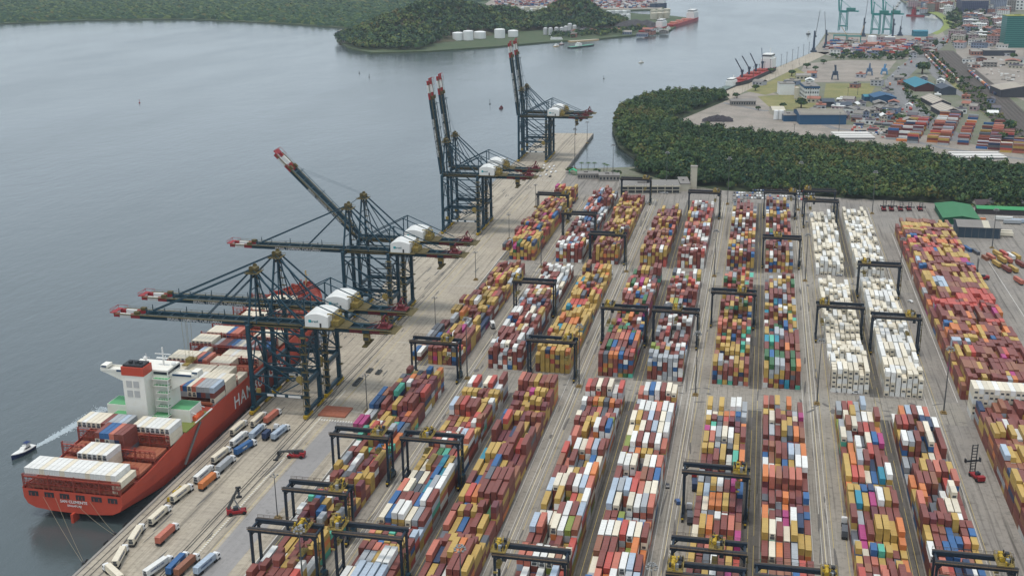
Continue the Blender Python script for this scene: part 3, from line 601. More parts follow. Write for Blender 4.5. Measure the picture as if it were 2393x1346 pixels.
# ---------------------------------------------------------------- rubber-tyred gantry cranes
def make_rtg():
    t = empty('gantry_crane', (0, 0, 0), '', 'gantry crane', 'navy yard gantry cranes straddling the container blocks')
    for sx in (-1, 1):
        for sy in (-1, 1):
            b = MB(); b.bar((sx*13.35, sy*3.6, 2.4), (sx*13.35, sy*3.6, 22.3), .85, 1.25)
            b.bar((sx*13.3, sy*3.6, 20.6), (sx*11.6, sy*3.6, 22.4), .5, .5); b.build('leg', NAVY2, t)
        b = MB(); b.box(sx*13.35-.6, sx*13.35+.6, -5.9, 5.9, 1.5, 2.7); b.box(sx*13.35-.35, sx*13.35+.35, -3.5, 3.5, 5.2, 5.7); b.build('sill_beam', NAVY2, t)
        b = MB(); b.box(sx*13.35-.4, sx*13.35+.4, -3.4, 3.4, 22.3, 23.3); b.build('end_beam', NAVY2, t)
        for sy in (-1, 1):
            b = MB()
            for k in (0, 1):
                y = sy*(4.4+k*1.75)-sy*.3
                vs = []; n = 12
                for x in (sx*13.35-.35, sx*13.35+.35):
                    for a in range(n): vs.append((x, y+.78*cos(2*pi*a/n), .8+.78*sin(2*pi*a/n)))
                b.add(vs, [(a, (a+1) % n, n+(a+1) % n, n+a) for a in range(n)]+[tuple(range(n-1, -1, -1)), tuple(range(n, 2*n))])
            b.build('wheel', TYRE, t)
            b = MB(); b.box(sx*13.35-.55, sx*13.35+.55, sy*3.2 if sy > 0 else -6.6, 6.6 if sy > 0 else sy*3.2, 1.55, 1.95); b.build('wheel_guard', YEL, t)
    for sy in (-1, 1):
        b = MB(); b.box(-14.3, 14.3, sy*3.6-.72, sy*3.6+.72, 22.32, 24.0); gi = b.build('girder', NAVY2, t)
        b = MB(); b.box(-14.3, 14.3, sy*3.6+sy*.75-(.0 if sy > 0 else .8), sy*3.6+sy*.75+(.8 if sy > 0 else 0), 23.7, 23.8)
        for x in np.linspace(-14.2, 14.2, 12): b.bar((x, sy*5.15, 23.8), (x, sy*5.15, 24.9), .09)
        b.bar((-14.2, sy*5.15, 24.9), (14.2, sy*5.15, 24.9), .12); b.bar((-14.2, sy*5.15, 24.35), (14.2, sy*5.15, 24.35), .08)
        b.bar((-14.2, sy*3.6, 24.05), (14.2, sy*3.6, 24.05), .16, .14)
        b.build('walkway', mat('rusty walkway', (.10, .07, .045), .8) if sy < 0 else bpy.data.materials['rusty walkway'], gi)
    b = MB(); b.box(12.75, 14.6, -2.9, 2.9, 2.75, 4.9); b.box(13, 14.3, -1.2, 1.2, 4.9, 5.4); b.build('engine_house', NAVY, t)
    b = MB()
    for k in range(5): b.box(13.95, 15.0, -3.4+.3*(k % 2), -2.2+.3*(k % 2), 6+k*3.4, 6.15+k*3.4)
    b.bar((14.5, -4.2, 2.7), (14.5, -3.2, 22.6), .35, .15); b.bar((14.5, -3.9, 9), (14.5, -3.3, 16), .6, .1); b.build('ladder', OLIVE, t)
    return t
def make_trolley(t, x, drop, bright):
    tr = None; b = MB()
    y_ = bpy.data.materials.get('weathered machinery yellow') or mat('weathered machinery yellow', (.26, .19, .05), .7, 0, .3, 1.0, .5, (.05, .04, .03))
    b.box(x-2.9, x+2.9, -4.3, 4.3, 24.25, 24.7)
    for s in (-1, 1):
        b.bar((x+s*2.8, -4.2, 24.7), (x+s*2.8, -4.2, 26), .12); b.bar((x+s*2.8, 4.2, 24.7), (x+s*2.8, 4.2, 26), .12); b.bar((x+s*2.8, -4.2, 26), (x+s*2.8, 4.2, 26), .12)
        b.bar((x-2.8, s*4.2, 26), (x+2.8, s*4.2, 26), .12); b.bar((x-2.8, s*4.2, 25.4), (x+2.8, s*4.2, 25.4), .09)
        for yy in (-2.1, 0, 2.1): b.bar((x+s*2.8, yy, 24.7), (x+s*2.8, yy, 26), .1)
    tr = b.build('trolley', y_, t)
    b = MB(); b.taper((x-.9, -1.9, 25.7), (x-.9, 1.7, 25.7), .85, .85, 0, 12); b.cb(x-.9, 2.6, 24.7, 1.6, 1.2, 1.9); b.build('hoist_drum', YEL if bright else y_, tr)
    gq_ = random.Random(int(x*10)+drop); b = MB()
    for q in range(16): b.cb(x+gq_.uniform(-2.6, 2.6), gq_.uniform(-3.9, 3.9), 24.7, gq_.uniform(.2, .8), gq_.uniform(.2, 1.0), gq_.uniform(.5, 2.6), q % 3)
    for q in range(5): b.bar((x+gq_.uniform(-2.8, 2.8), gq_.uniform(-4, 4), 24.7), (x+gq_.uniform(-2.8, 2.8), gq_.uniform(-4, 4), 27.4), .14, None, q % 3)
    b.build('machinery', [YEL, DARK, OLIVE], tr)
    b = MB(); b.cb(x+1.3, -.6, 24.7, 1.6, 2.6, 1.5); b.cb(x+1.4, 2.4, 24.7, 1.3, 1.5, 2.0); b.build('motor', DARK, tr)
    b = MB(); b.cb(x+.6, -2.9, 24.7, 1.2, 1.1, 2.3); b.build('electrical_cabinet', STEEL, tr)
    b = MB(); b.cb(x+2.0, -2.0, 20.3, 1.7, 2.1, 2.2); b.build('operator_cab', GLASS, tr)
    b = MB(); zz = drop
    b.cb(x-.6, 0, zz, 2.2, 6.0, .5); b.box(x-1.4, x+.2, -6.05, -5.6, zz-.3, zz+.35); b.box(x-1.4, x+.2, 5.6, 6.05, zz-.3, zz+.35); b.cb(x-.6, 0, zz+.5, 1.8, 2.2, .9); b.build('spreader', y_, t)
    b = MB()
    for sx in (-.8, .8):
        for sy in (-1.2, 1.2): b.bar((x-.6+sx, sy, zz+1.2), (x-.6+sx*1.6, sy*1.6, 24.3), .06)
    b.build('hoist_rope', DARK, t)
RTG0 = make_rtg(); first = True
XA, XB = 16.2, 47.5
rt = [  # block, y, trolley x, drop, bright, label
 (1, 460, 8.5, 15, 0, 'navy gantry crane over the quayside block, level with the long forward reach stacker'),
 (1, 405, 9, 15, 0, 'navy gantry crane over the quayside block, just below the lone lamp mast, orange containers beneath'),
 (1, 371, 7, 13, 1, 'nearest navy gantry crane over the quayside block, cut by the bottom edge'),
 (1, 586, 7, 13, 0, 'navy gantry crane over the quayside block with five yellow topped stacks before it'),
 (1, 962, 11, 14, 1, 'small distant navy gantry crane at the far end of the quayside block'),
 (2, 462, -2, 16, 1, 'navy gantry crane over the second block with bright yellow trolley mid girder'),
 (2, 375, -13, 17, 1, 'navy gantry crane with vivid yellow trolley parked on its left leg, bottom edge'),
 (2, 708, -11, 14, 1, 'navy gantry crane over second block, yellow trolley at its left end, halfway up'),
 (2, 897, -9, 15, 0, 'distant navy gantry crane spanning the second block near white and grey stacks'),
 (3, 600, 9, 12, 1, 'navy gantry crane over yellow stacks of the third block, yellow trolley at right'),
 (3, 837, 9, 14, 0, 'distant navy gantry crane with open frame over the third block'),
 (3, 1036, 9, 14, 0, 'farthest navy gantry crane of the third block, before the long low building'),
 (4, 371, -12, 17, 1, 'navy gantry crane at the bottom edge with yellow drum at its left end, fourth block'),
 (4, 664, -9, 13, 1, 'navy gantry crane with yellow trolley at left over the fourth block'),
 (5, 665, 1, 17, 1, 'navy gantry crane with trolley near mid span over the fifth block'),
 (5, 992, 10, 16, 0, 'distant navy gantry crane over the fifth block, in front of the white tower'),
 (6, 453, 10, 17, 1, 'navy gantry crane over the sixth block, bright yellow trolley at its right end'),
 (6, 389, 3, 17, 1, 'navy gantry crane over the sixth block near bottom edge, trolley right of centre'),
 (6, 370.5, -11, 17, 1, 'bottommost navy gantry crane of the sixth block, yellow trolley at its left'),
 (6, 708, 5, 17, 1, 'navy gantry crane over the sixth block in the middle group, yellow cab at centre'),
 (7, 375, 12, 16, 1, 'navy gantry crane at bottom edge over the seventh block, trolley at right'),
 (7, 849, -3, 17, 1, 'navy gantry crane over the seventh block, just above the cross road'),
 (7, 1003, 10, 17, 1, 'distant navy gantry crane over the seventh block beside the car park'),
 (8, 692, -9.5, 12, 1, 'navy gantry crane over cream refrigerated containers with yellow trolley at left'),
 (8, 1014, -10, 16, 1, 'farthest navy gantry crane above the cream containers, close to the trees'),
 (8, 975, -8, 16, 1, 'second farthest navy gantry crane above the cream containers'),
 (9, 788, -9, 16, 1, 'navy gantry crane over the right cream block, standing on the cross road'),
 (9, 677, 8, 12, 1, 'navy gantry crane over the right cream block, trolley at its right end'),
 (9, 397, 10, 16, 1, 'navy gantry crane over the ninth block in the bottom right corner'),
 (9, 379, 9, 16, 1, 'bottommost navy gantry crane of the ninth block in the right corner')]
offx = {1: PX0-PP+XB, 2: PX0+XA, 3: PX0+XB, 4: PX0+PP+XA, 5: PX0+PP+XB, 6: PX0+2*PP+XA, 7: PX0+2*PP+XB, 8: PX0+3*PP+XA, 9: PX0+3*PP+XB}
trees = [RTG0]+[copy_tree(RTG0) for _ in rt[1:]]
for (blk, y, tx, dr, br, lab), o in zip(rt, trees):
    o.location = (offx[blk], y, 0); o['label'] = lab
    o.rotation_euler = (0, 0, 0); make_trolley(o, tx, dr, br)

# ---------------------------------------------------------------- ship-to-shore quay cranes
HX, HZ, BLn = -17.0, 48.6, 79.0    # boom hinge and boom length
def make_sts(boom_deg):
    t = empty('quay_crane', (0, 0, 0), '', 'quay crane', 'tall navy quay cranes along the berth')
    W, LS = -15.25, 15.25
    for x in (W, LS):
        for sy in (-1, 1):
            b = MB(); b.bar((x, sy*9, 3.2), (x, sy*9, 18), 2.2, 1.8); b.bar((x, sy*9, 18), (x, sy*9, 49.5), 2.0, 1.7)
            b.bar((x, sy*9, 15.4), (x, sy*6.6, 18.2), .8, .8); b.build('leg', NAVY, t)
            b = MB(); y0 = sy*9
            for k in (-1, 1):
                b.box(x-1.1, x+1.1, y0+k*2.4-2.1, y0+k*2.4+2.1, .8, 2.1); b.box(x-.5, x+.5, y0+k*2.4-.5, y0+k*2.4+.5, 1.9, 2.5)
                for q in (-1.2, 0, 1.2): b.taper((x-.4, y0+k*2.4+q, .5), (x+.4, y0+k*2.4+q, .5), .5, .5, 0, 10)
            b.box(x-.9, x+.9, y0+sy*4.3-.4, y0+sy*4.3+.4, .7, 2.4); b.build('bogie', YEL, t)
        b = MB(); b.box(x-.8, x+.8, -12.2, 12.2, 2.4, 4.3); b.build('sill_beam', NAVY, t)
        b = MB(); b.box(x-.75, x+.75, -8.3, 8.3, 17.6, 19.8); b.bar((x, -8.5, 40), (x, 8.5, 40), .7); b.box(x-.8, x+.8, -8.3, 8.3, 46.9, 49.3)
        b.bar((x, -8.5, 22), (x, 0, 39.8), .55); b.bar((x, 8.5, 22), (x, 0, 39.8), .55); b.build('portal_tie', NAVY, t)
    for sy in (-1, 1):
        y = sy*9
        b = MB(); b.box(W+.9, LS-.9, y-.6, y+.6, 10.4, 11.9) if sy < 0 else b.box(W+.9, LS-.9, y-.7, y+.7, 17.6, 19.9)
        pb = b.build('portal_beam', NAVY, t)
        if sy < 0:
            b = MB()
            for x0, x1 in ((-7.0, -3.2), (-1.6, 3.0), (5.0, 12.0)): b.box(x0, x1, y-.68, y-.6, 10.55, 11.8)
            b.build('notice_board', WHT, pb)
        b = MB(); b.bar((W, y, 21.5), (LS, y, 21.5), .6); b.bar((W, y, 46.2), (LS, y, 46.2), .7)
        b.bar((W, y, 44.8), (LS, y, 22.4), .75); b.bar((W, y, 34.0), (LS-10, y, 22), .55)
        b.bar((W+.4, y, 20.8), (0, y, 12), .6); b.bar((LS-.4, y, 20.8), (0, y, 12), .6); b.bar((LS, y, 34), (0, y, 34), .5); b.build('brace', NAVY, t)
    # trolley girder behind the hinge and backreach
    g_ = MB()
    for sy in (-1, 1): g_.box(HX, 60, sy*3.4-.65, sy*3.4+.65, 47.2, 50.0)
    for x in np.arange(HX+3, 60, 6.5): g_.box(x-.25, x+.25, -2.7, 2.7, 49.2, 49.8)
    gd = g_.build('main_girder', NAVY, t)
    b = MB(); b.box(39, 46, -4.1, -4.05, 47.3, 49.6); b.box(50, 58, -4.1, -4.05, 47.3, 49.6); b.box(39, 46, 4.05, 4.1, 47.3, 49.6); b.build('warning_stripe', DRED, gd)
    b = MB(); 
    for sy in (-1, 1):
        b.box(HX, 62, sy*4.9-.8, sy*4.9+.8, 49.6, 49.75)
        for x in np.arange(HX, 62, 3.2): b.bar((x, sy*5.6, 49.7), (x, sy*5.6, 50.8), .09)
        b.bar((HX, sy*5.6, 50.8), (62, sy*5.6, 50.8), .12)
    b.box(-14, 12, -6.4, -4.2, 48.4, 48.6); b.box(56, 64.5, -6.5, 6.5, 48.6, 48.8); b.box(30, 39, -6.5, 6.5, 50, 50.15); b.build('walkway', OLIVE, t)
    b = MB()
    for sy in (-1, 1):
        b.bar((55, sy*3, 50), (57, sy*2, 56), .35); b.bar((59.5, sy*3, 50), (57, sy*2, 56), .35); b.bar((52, sy*3, 50), (57, sy*2, 55), .3)
        b.bar((48, sy*3.4, 50), (55, sy*3.4, 52.5), .3)
    b.bar((57, -2, 56), (57, 2, 56), .4); b.box(53.5, 60.5, -3.4, 3.4, 50.0, 50.5); b.box(55.2, 58.6, -1.5, 1.5, 50.5, 52.2); b.build('rear_sheave_frame', DRED, t)
    b = MB()
    for x in np.arange(28, 63, 1.5): b.bar((x, -4.8, 47.2), (x, -4.8, 46.2), .07)
    b.build('festoon_cable', DARK, t)
    # machinery house
    mh = MB(); arc = [(16.6+12.6*q/8, 56.2+1.5*sin(pi*q/8)**.9) for q in range(9)]
    mh.box(16.6, 29.2, -8.2, 7.4, 50.5, 56.2)
    mh.add([(x, -8.2, z) for x, z in arc]+[(x, 7.4, z) for x, z in arc], [(q, q+1, q+10, q+9) for q in range(8)]+[tuple(range(8, -1, -1)), tuple(range(9, 18))]); hs_ = mh.build('machinery_house', WHT, t)
    b = MB(); b.box(24.6, 25.6, -8.28, -8.2, 50.6, 52.8); b.build('door', DARK, hs_)
    b = MB(); b.box(18.6, 19.9, -8.28, -8.2, 53.0, 54.5); b.build('emblem', mat('teal emblem', (.02, .33, .36), .6) if not bpy.data.materials.get('teal emblem') else bpy.data.materials['teal emblem'], hs_)
    text('lettering', 'brasil', 1.9, DARK if False else (bpy.data.materials.get('grey teal lettering') or mat('grey teal lettering', (.05, .16, .18), .6)), (21.9, -8.3, 53.7), (pi/2, 0, 0), hs_)
    b = MB(); b.box(15.5, 32.5, -9.4, 9.0, 50.0, 50.35); b.build('house_floor', OLIVE, t)
    b = MB(); b.box(29.6, 33.5, -5, 5, 50.4, 53.2); b.box(30.5, 33, -2, 3, 53.2, 55.6); b.bar((31, -6, 50.4), (31, -6, 56.8), .3); b.bar((31, 6, 50.4), (31, 6, 56.8), .3); b.bar((31, -6, 56.8), (31, 6, 56.8), .3); b.bar((28.5, -6.5, 57.5), (32, -6.5, 57.5), .6); b.build('winch_platform', bpy.data.materials['weathered machinery yellow'], t)
    # apex frame and stays
    ax, az = -13.3, 79.0
    b = MB()
    for sy in (-1, 1): b.bar((W, sy*7.5, 49.5), (ax-.6, sy*1.6, az-2), .95, .95); b.bar((W+4.5, sy*7.5, 50), (ax+.9, sy*1.6, az-4), .5, .5)
    b.bar((W+.2, -5.5, 58), (W+.2, 5.5, 58), .45); b.bar((W+.9, -3.6, 67), (W+.9, 3.6, 67), .4); b.build('apex_frame', NAVY, t)
    b = MB(); b.box(ax-3.6, ax+3.4, -4.2, 4.2, az-3.2, az-2.9); b.box(ax-1.6, ax+1.8, -2.6, 2.6, az-2.2, az-.4)
    for sy in (-1, 1):
        b.bar((ax-3.6, sy*4.2, az-1.9), (ax+3.4, sy*4.2, az-1.9), .14); b.taper((ax-.5, sy*2.6-.4, az-.2), (ax-.5, sy*2.6+.4, az-.2), 1.1, 1.1, 0, 12)
        for x in np.linspace(ax-3.6, ax+3.4, 5): b.bar((x, sy*4.2, az-3), (x, sy*4.2, az-1.9), .1)
    b.box(ax-1.5, ax+2.6, -2.2, 2.2, az-5.6, az-5.35); b.build('apex_platform', OLIVE, t)
    b = MB()
    for k in range(5): b.box(W+.6, W+3.0, 6.6-k*1.15, 8.4-k*1.15, 53+k*4.6, 53.25+k*4.6)
    for k in range(4): b.bar((W+1.5, 7.5-k*1.15, 53+k*4.6), (W+1.9, 6.7-k*1.15, 57.4+k*4.6), .35, .1)
    b.build('stair', OLIVE, t)
    b = MB()
    for sy in (-1, 1):
        b.bar((ax+.5, sy*2.2, az-1.5), (LS, sy*6.5, 50), .8); b.bar((ax+.4, sy*2.2, az-3), (LS-14, sy*6, 50), .5)
        b.bar((-11, sy*4.7, 51), (15.2, sy*4.5, 64.2), .55); b.bar((15.2, sy*4.5, 64.2), (47, sy*4.3, 51), .45); b.bar((15.2, sy*4.5, 50), (15.2, sy*4.5, 64.2), .6)
    b.bar((15.2, -4.6, 64.2), (15.2, 4.6, 64.2), .5); b.build('stay', NAVY, t)
    b = MB()
    for z in (7, 12, 16, 21, 26, 31, 36, 41, 45): b.box(14.3, 17.9, -12.3, -9.9, z, z+.22)
    for k, z in enumerate((7, 12, 16, 21, 26, 31, 36, 41)): b.bar((14.8 if k % 2 else 17.4, -11.6, z), (17.4 if k % 2 else 14.8, -11.6, z+4.8), .7, .12)
    for x in (14.4, 17.8): b.bar((x, -12.2, 4.5), (x, -12.2, 46), .2)
    for z in (12, 22, 32): b.box(LS+.8, LS+2.6, 7.5, 10.2, z, z+.2)
    b.build('stair_tower', OLIVE, t)
    b = MB(); b.cb(13.2, -10.2, 18.6, 1.2, .8, .8); b.cb(-11.5, -9.8, 12.2, 2.4, .9, 2.4); b.taper((12.2, -10.4, 21.4), (12.2, -9.6, 21.4), 2.0, 2.0, 0, 14); b.build('cable_reel', bpy.data.materials['weathered machinery yellow'], t)
    # operator cab and trolley on the backreach or under the boom
    tx = 47.5
    b = MB(); b.box(tx-3.5, tx+3.5, -3, 3, 46.6, 47.2); b.box(tx-1.6, tx+1.6, -2.8, -.4, 42.6, 46.2); b.build('trolley_cab', bpy.data.materials['weathered machinery yellow'], t)
    b = MB(); b.box(tx-1.4, tx+1.4, -2.86, -2.8, 42.8, 44.6); b.build('window', GLASS, t)
    b = MB(); b.box(tx-1.3, tx+1.3, -6.1, 6.1, 40.2, 40.8); b.box(tx-1.5, tx+1.5, -1.4, 1.4, 40.8, 42.2)
    for sy in (-1, 1):
        for sx in (-1, 1): b.bar((tx+sx, sy*1.2, 42), (tx+sx*1.6, sy*1.8, 46.6), .1)
    b.build('spreader', OLIVE, t)
    # boom (built flat along -x from the hinge, then raised)
    ang = R(boom_deg)
    b = MB(); b2 = MB(); b3 = MB(); b4 = MB()
    for sy in (-1, 1):
        y0, y1 = sy*3.4-.6, sy*3.4+.6
        b.box(-BLn+16, -.6, y0, y1, -1.3, 1.1); b2.box(-BLn+10.6, -BLn+16, y0, y1, -1.25, 1.05); b2.box(-BLn+.6, -BLn+4.2, y0, y1, -1.0, 1.1); b4.box(-BLn+4.2, -BLn+10.6, y0, y1, -1.15, 1.05)
        b3.box(-BLn+2, -2, sy*4.8-.75, sy*4.8+.75, .95, 1.1)
        for x in np.arange(-BLn+2, -2, 3.3): b3.bar((x, sy*5.5, 1.1), (x, sy*5.5, 2.1), .09)
        b3.bar((-BLn+2, sy*5.5, 2.1), (-2, sy*5.5, 2.1), .12)
        for x in (-59, -39, -17, -52, -30): b.bar((x, sy*3.4, 1.1), (x, sy*3.4, 4.6 if x in (-59, -17, -39) else 3.0), .35)
    for x in np.arange(-BLn+18, -2, 7.5): b.box(x-.25, x+.25, -2.8, 2.8, .3, .9)
    b2.box(-BLn-1.4, -BLn+1.6, -4.4, 4.4, 1.1, 1.35); b2.bar((-BLn-1.2, -4.3, 1.3), (-BLn-1.2, 4.3, 2.9), .16)
    for sy in (-1, 1):
        b2.bar((-BLn-1.2, sy*4.3, 1.3), (-BLn-1.2, sy*4.3, 3), .16); b2.bar((-BLn+4.5, sy*4.3, 1.3), (-BLn+4.5, sy*4.3, 3), .16); b2.bar((-BLn-1.2, sy*4.3, 3), (-BLn+4.5, sy*4.3, 3), .16)
        b3.cb(-BLn+14.5, sy*3.6, 1.1, 2.8, 2.2, 1.5)
    b2.bar((-BLn-1.2, -4.3, 3), (-BLn-1.2, 4.3, 3), .16)
    bm = b.build('boom', NAVY, t, (HX, 0, HZ)); bm.rotation_euler = (0, ang, 0)
    b2.build('boom_tip', RED, bm); b4.build('boom_band', WHT, bm); b3.build('boom_walkway', OLIVE, bm)
    text('lettering', 'BRASIL TERMINAL PORTUÁRIO', 3.0, M_let, (-31.0, -4.04, -.15), (pi/2, 0, 0), bm, sx=.76)
    text('lettering', 'BRASIL TERMINAL PORTUÁRIO', 3.0, M_let, (-31.0, 4.04, -.15), (pi/2, 0, pi), bm, sx=.76)
    b = MB(); ca, sa = cos(ang), sin(ang)
    def bp_(x, z=2): return (HX+x*ca+z*sa, HZ-x*sa+z*ca)
    for sy in (-1, 1):
        if boom_deg < 5:
            for xx in (-59, -25.5):
                q = bp_(xx, 1.4); b.bar((ax-.5, sy*1.9, az-1.2), (q[0], sy*3.4, q[1]), .6 if xx == -59 else .48)
        else:
            q = bp_(-22, 3); b.bar((ax-.5, sy*1.9, az-1.2), (q[0], sy*3.4, q[1]), .3)
            q2 = bp_(-60, 3); b.bar((q[0], sy*3.4, q[1]), (q2[0], sy*3.4, q2[1]), .3)
            q = bp_(-BLn+14, 1.8); b.bar((ax, sy*1.2, az-.5), (q[0], sy*2.2, q[1]), .10)
    b.build('forestay', NAVY, t); return t
CR = [(531, 0, 'nearest navy quay crane, boom lowered over the ship, right of its funnel'), (560.5, 0, 'navy quay crane directly behind the nearest one, boom lowered over the ship'),
      (674, 0, 'navy quay crane with lowered boom reaching past the ship bow'), (703.5, 45, 'navy quay crane with boom raised halfway to a slant'),
      (911, 83, 'left of two middle navy quay cranes with upright red tipped booms'), (940, 83, 'right of two middle navy quay cranes with upright red tipped booms'),
      (1222, 83, 'left of the two farthest navy quay cranes, boom upright, on the jetty'), (1250, 83, 'right of the two farthest navy quay cranes, boom upright, on the jetty')]
proto = {}
for y, a, lab in CR:
    if a in proto: o = copy_tree(proto[a])
    else: o = make_sts(a); proto[a] = o
    o.location = (-240.75, y, 0); o['label'] = lab
# grab hanging below the nearest boom over the ship
b = MB(); b.box(-1.5, 1.5, -6.1, 6.1, 0, .6); b.box(-1.4, 1.4, -2.2, 2.2, .6, 2.6)
for sx in (-1, 1):
    for sy in (-1, 1): b.bar((sx*1.2, sy*1.6, 2.4), (sx*1.6, sy*2.2, 24.2), .09)
tag(b.build('container_spreader', bpy.data.materials['weathered machinery yellow'], None, (-296, 531, 22.6)), 'rusty yellow container spreader hanging from the nearest crane boom over the ship', 'spreader')

# ---------------------------------------------------------------- lamp masts
def make_mast(h, ring):
    t = empty('lamp_mast', (0, 0, 0), '', 'lamp mast', 'tall floodlight masts')
    b = MB(); b.taper((0, 0, .8), (0, 0, h), .42 if h > 28 else .26, .16, 0, 8); b.build('pole', POLE, t)
    b = MB(); b.box(-1.6, 1.6, -1.6, 1.6, 0, .55); b.box(-1.0, 1.0, -1.0, 1.0, .55, 1.4); b.build('base', mat('mast base ochre', (.22, .15, .06), .9) if not bpy.data.materials.get('mast base ochre') else bpy.data.materials['mast base ochre'], t)
    b = MB(); b2 = MB()
    if ring:
        for k in range(8):
            a = k*pi/4; x, y = 1.9*cos(a), 1.9*sin(a); b.bar((0, 0, h-.5), (x, y, h-.7), .1); b2.cb(x, y, h-1.5, .75, .75, .5, rz=a)
            x2, y2 = 1.2*cos(a+.4), 1.2*sin(a+.4); b2.cb(x2, y2, h-.2, .6, .6, .4, rz=a)
    else:
        for k in range(4):
            a = k*pi/2+.6; x, y = 1.5*cos(a), 1.5*sin(a); b.bar((0, 0, h-1.6), (x, y, h-.3), .12); b2.cb(x, y, h-.7, .7, .7, .5, rz=a)
        b.bar((0, 0, h), (0, 0, h+1.6), .06)
    b.build('lamp_bracket', POLE, t); b2.build('floodlight', mat('floodlight glass grey', (.24, .24, .23), .4) if not bpy.data.materials.get('floodlight glass grey') else bpy.data.materials['floodlight glass grey'], t)
    return t
mast = {True: make_mast(37, True), False: make_mast(21.5, False)}; used = {True: False, False: False}
def place_mast(x, y, tall, label, group=None, s=1.0):
    o = copy_tree(mast[tall]) if used[tall] else mast[tall]; used[tall] = True
    o.location = (x, y, 0); o['label'] = label; o.scale = (1, 1, s)
    return o
for k, nm in enumerate(('leftmost', 'second', 'third', 'fourth', 'rightmost')):
    place_mast(PX0+PP*k, PY0, True, 'tall dark lamp mast on the lower cross road, %s of the five' % nm)
for k, nm in enumerate(('leftmost', 'second', 'third', 'fourth', 'rightmost')):
    place_mast(PX0+PP*k, PY0+PQ, True, 'tall dark lamp mast on the upper cross road, %s of the five' % nm, s=.95)
for x, y, nm in ((-159, 352, 'left'), (-97, 351, 'middle'), (-28.3, 352, 'right')): place_mast(x, y, True, 'lamp mast cut by the bottom edge with ring of floodlights, %s of three' % nm, s=.95)
for y, nm in ((534, 'nearest'), (668, 'second nearest'), (776, 'third'), (891, 'fourth'), (1005, 'fifth')): place_mast(-196.8, y, False, 'slim lamp mast along the landward edge of the quay, %s of the row' % nm)
place_mast(-197.5, 416, False, 'slim lamp mast standing alone on the apron near the leaning reach stacker')
for px, yb, yt, lab in ((1700, 478, 368, 'thin far mast rising before the mangroves right of the white tower'), (1865, 492, 378, 'thin far mast rising before the mangroves above the cream containers'), (2038, 500, 400, 'thin far mast before the mangroves near the parked reach stackers'),
                        (1432, 420, 338, 'thin far mast against the water left of the mangroves'), (1557, 440, 355, 'thin far mast in front of the long low building'), (1372, 335, 285, 'thin mast on the far corner of the jetty'), (1343, 395, 300, 'thin mast at the jetty root'), (2318, 580, 488, 'thin mast beside the grey roofed shed'), (1345, 315, 283, 'thin mast at the far end of the jetty')):
    p = G(px, yb); h = HT(px, yb, yt); place_mast(p[0], p[1], True, lab, s=h/37)
# ---------------------------------------------------------------- container ship
SXc = -288.5
ship = empty('container_ship', (SXc, 403, -3.5), 'large red container ship moored at the quay, stern nearest, white cargo and cream superstructure', 'ship')
def sl(y): return (SXc, y)
stn = [(403, .3, 24.3, 24.3, 10.6), (408, -.9, 24.4, 24.3, 10.6), (416, -2.8, 24.4, 24.2, 10.6), (427, -5.5, 24.4, 24, 10.6), (440, -9, 24.4, 24, 11.8), (448, -10.5, 24.4, 24.2, 12.6), (462, -11, 24.4, 24.4, 14.2), (480, -11, 24.4, 24.4, 14.6),
       (520, -11, 24.4, 24.4, 14.6), (570, -11, 24.4, 24.4, 14.6), (605, -11, 24.4, 23.5, 14.8), (628, -11, 23.8, 19, 15.8), (648, -11, 21.5, 13, 17.2), (664, -11, 17, 7.5, 18.2), (676, -11, 10.5, 3, 18.9), (684, -11, 4.2, .6, 19.3), (688, -8, .8, .2, 19.6)]
b = MB(); rings = []
for y, zb, B, Bw, zd in stn:
    H = zd-zb
    half = [(0, zb), (.45*Bw, zb+.02*H), (.78*Bw, zb+.10*H), (.93*Bw, zb+.27*H), (.5*(B+Bw)*.995, zb+.55*H), (B, zb+.80*H), (B, zd)]
    pts = [(-x, z) for x, z in half[::-1]]+half[1:]
    rings.append([(x, y-403, z+3.5) for x, z in pts])
n = len(rings[0])
for r in rings: b.v += r
for i in range(len(rings)-1):
    for k in range(n-1): b.f.append((i*n+k, i*n+k+1, (i+1)*n+k+1, (i+1)*n+k)); b.m.append(0)
b.f.append(tuple(range(n-1, -1, -1))); b.m.append(0)
hull = b.build('hull', REDH, ship)
b = MB()
for i in range(len(stn)-1):
    y0, _, B0, _, z0 = stn[i]; y1, _, B1, _, z1 = stn[i+1]
    b.add([(-B0+.1, y0-403, z0+2.6), (B0-.1, y0-403, z0+2.6), (B1-.1, y1-403, z1+2.6), (-B1+.1, y1-403, z1+2.6)], [(0, 1, 2, 3)])
b.build('deck', REDD, ship)
b = MB()   # bulwark rail round the deck edge
for i in range(len(stn)-1):
    y0, _, B0, _, z0 = stn[i]; y1, _, B1, _, z1 = stn[i+1]
    for s in (-1, 1): b.bar((s*(B0-.05), y0-403, z0+3.75), (s*(B1-.05), y1-403, z1+3.75), .3, .5)
    if i > 9:
        for s in (-1, 1): b.bar((s*(B0-.15), y0-403, z0+4.4), (s*(B1-.15), y1-403, z1+4.4), .15, 1.6)
b.build('bulwark', REDH, ship)
for x0, x1 in ((-310, -305.2), (-302.1, -297.5), (-294.5, -289.9), (-286.6, -282.3), (-279, -274), (-271, -266.4)):
    b = MB(); b.box(x0-SXc, x1-SXc, -.12, .5, 10.6, 13.0)
    for q in (x0+1.3, x1-1.3): b.bar((q-SXc, -.2, 10.6), (q-SXc, -.2, 12.2), .35, .1, 1)
    b.build('mooring_port', [DARK, REDD], ship)
text('lettering', 'SAN CLEMENTE', 1.9, M_let, (.6, -.25, 9.4), (pi/2, 0, 0), ship); text('lettering', 'SINGAPORE', 1.35, M_let, (.8, -.3, 7.5), (pi/2, 0, 0), ship)
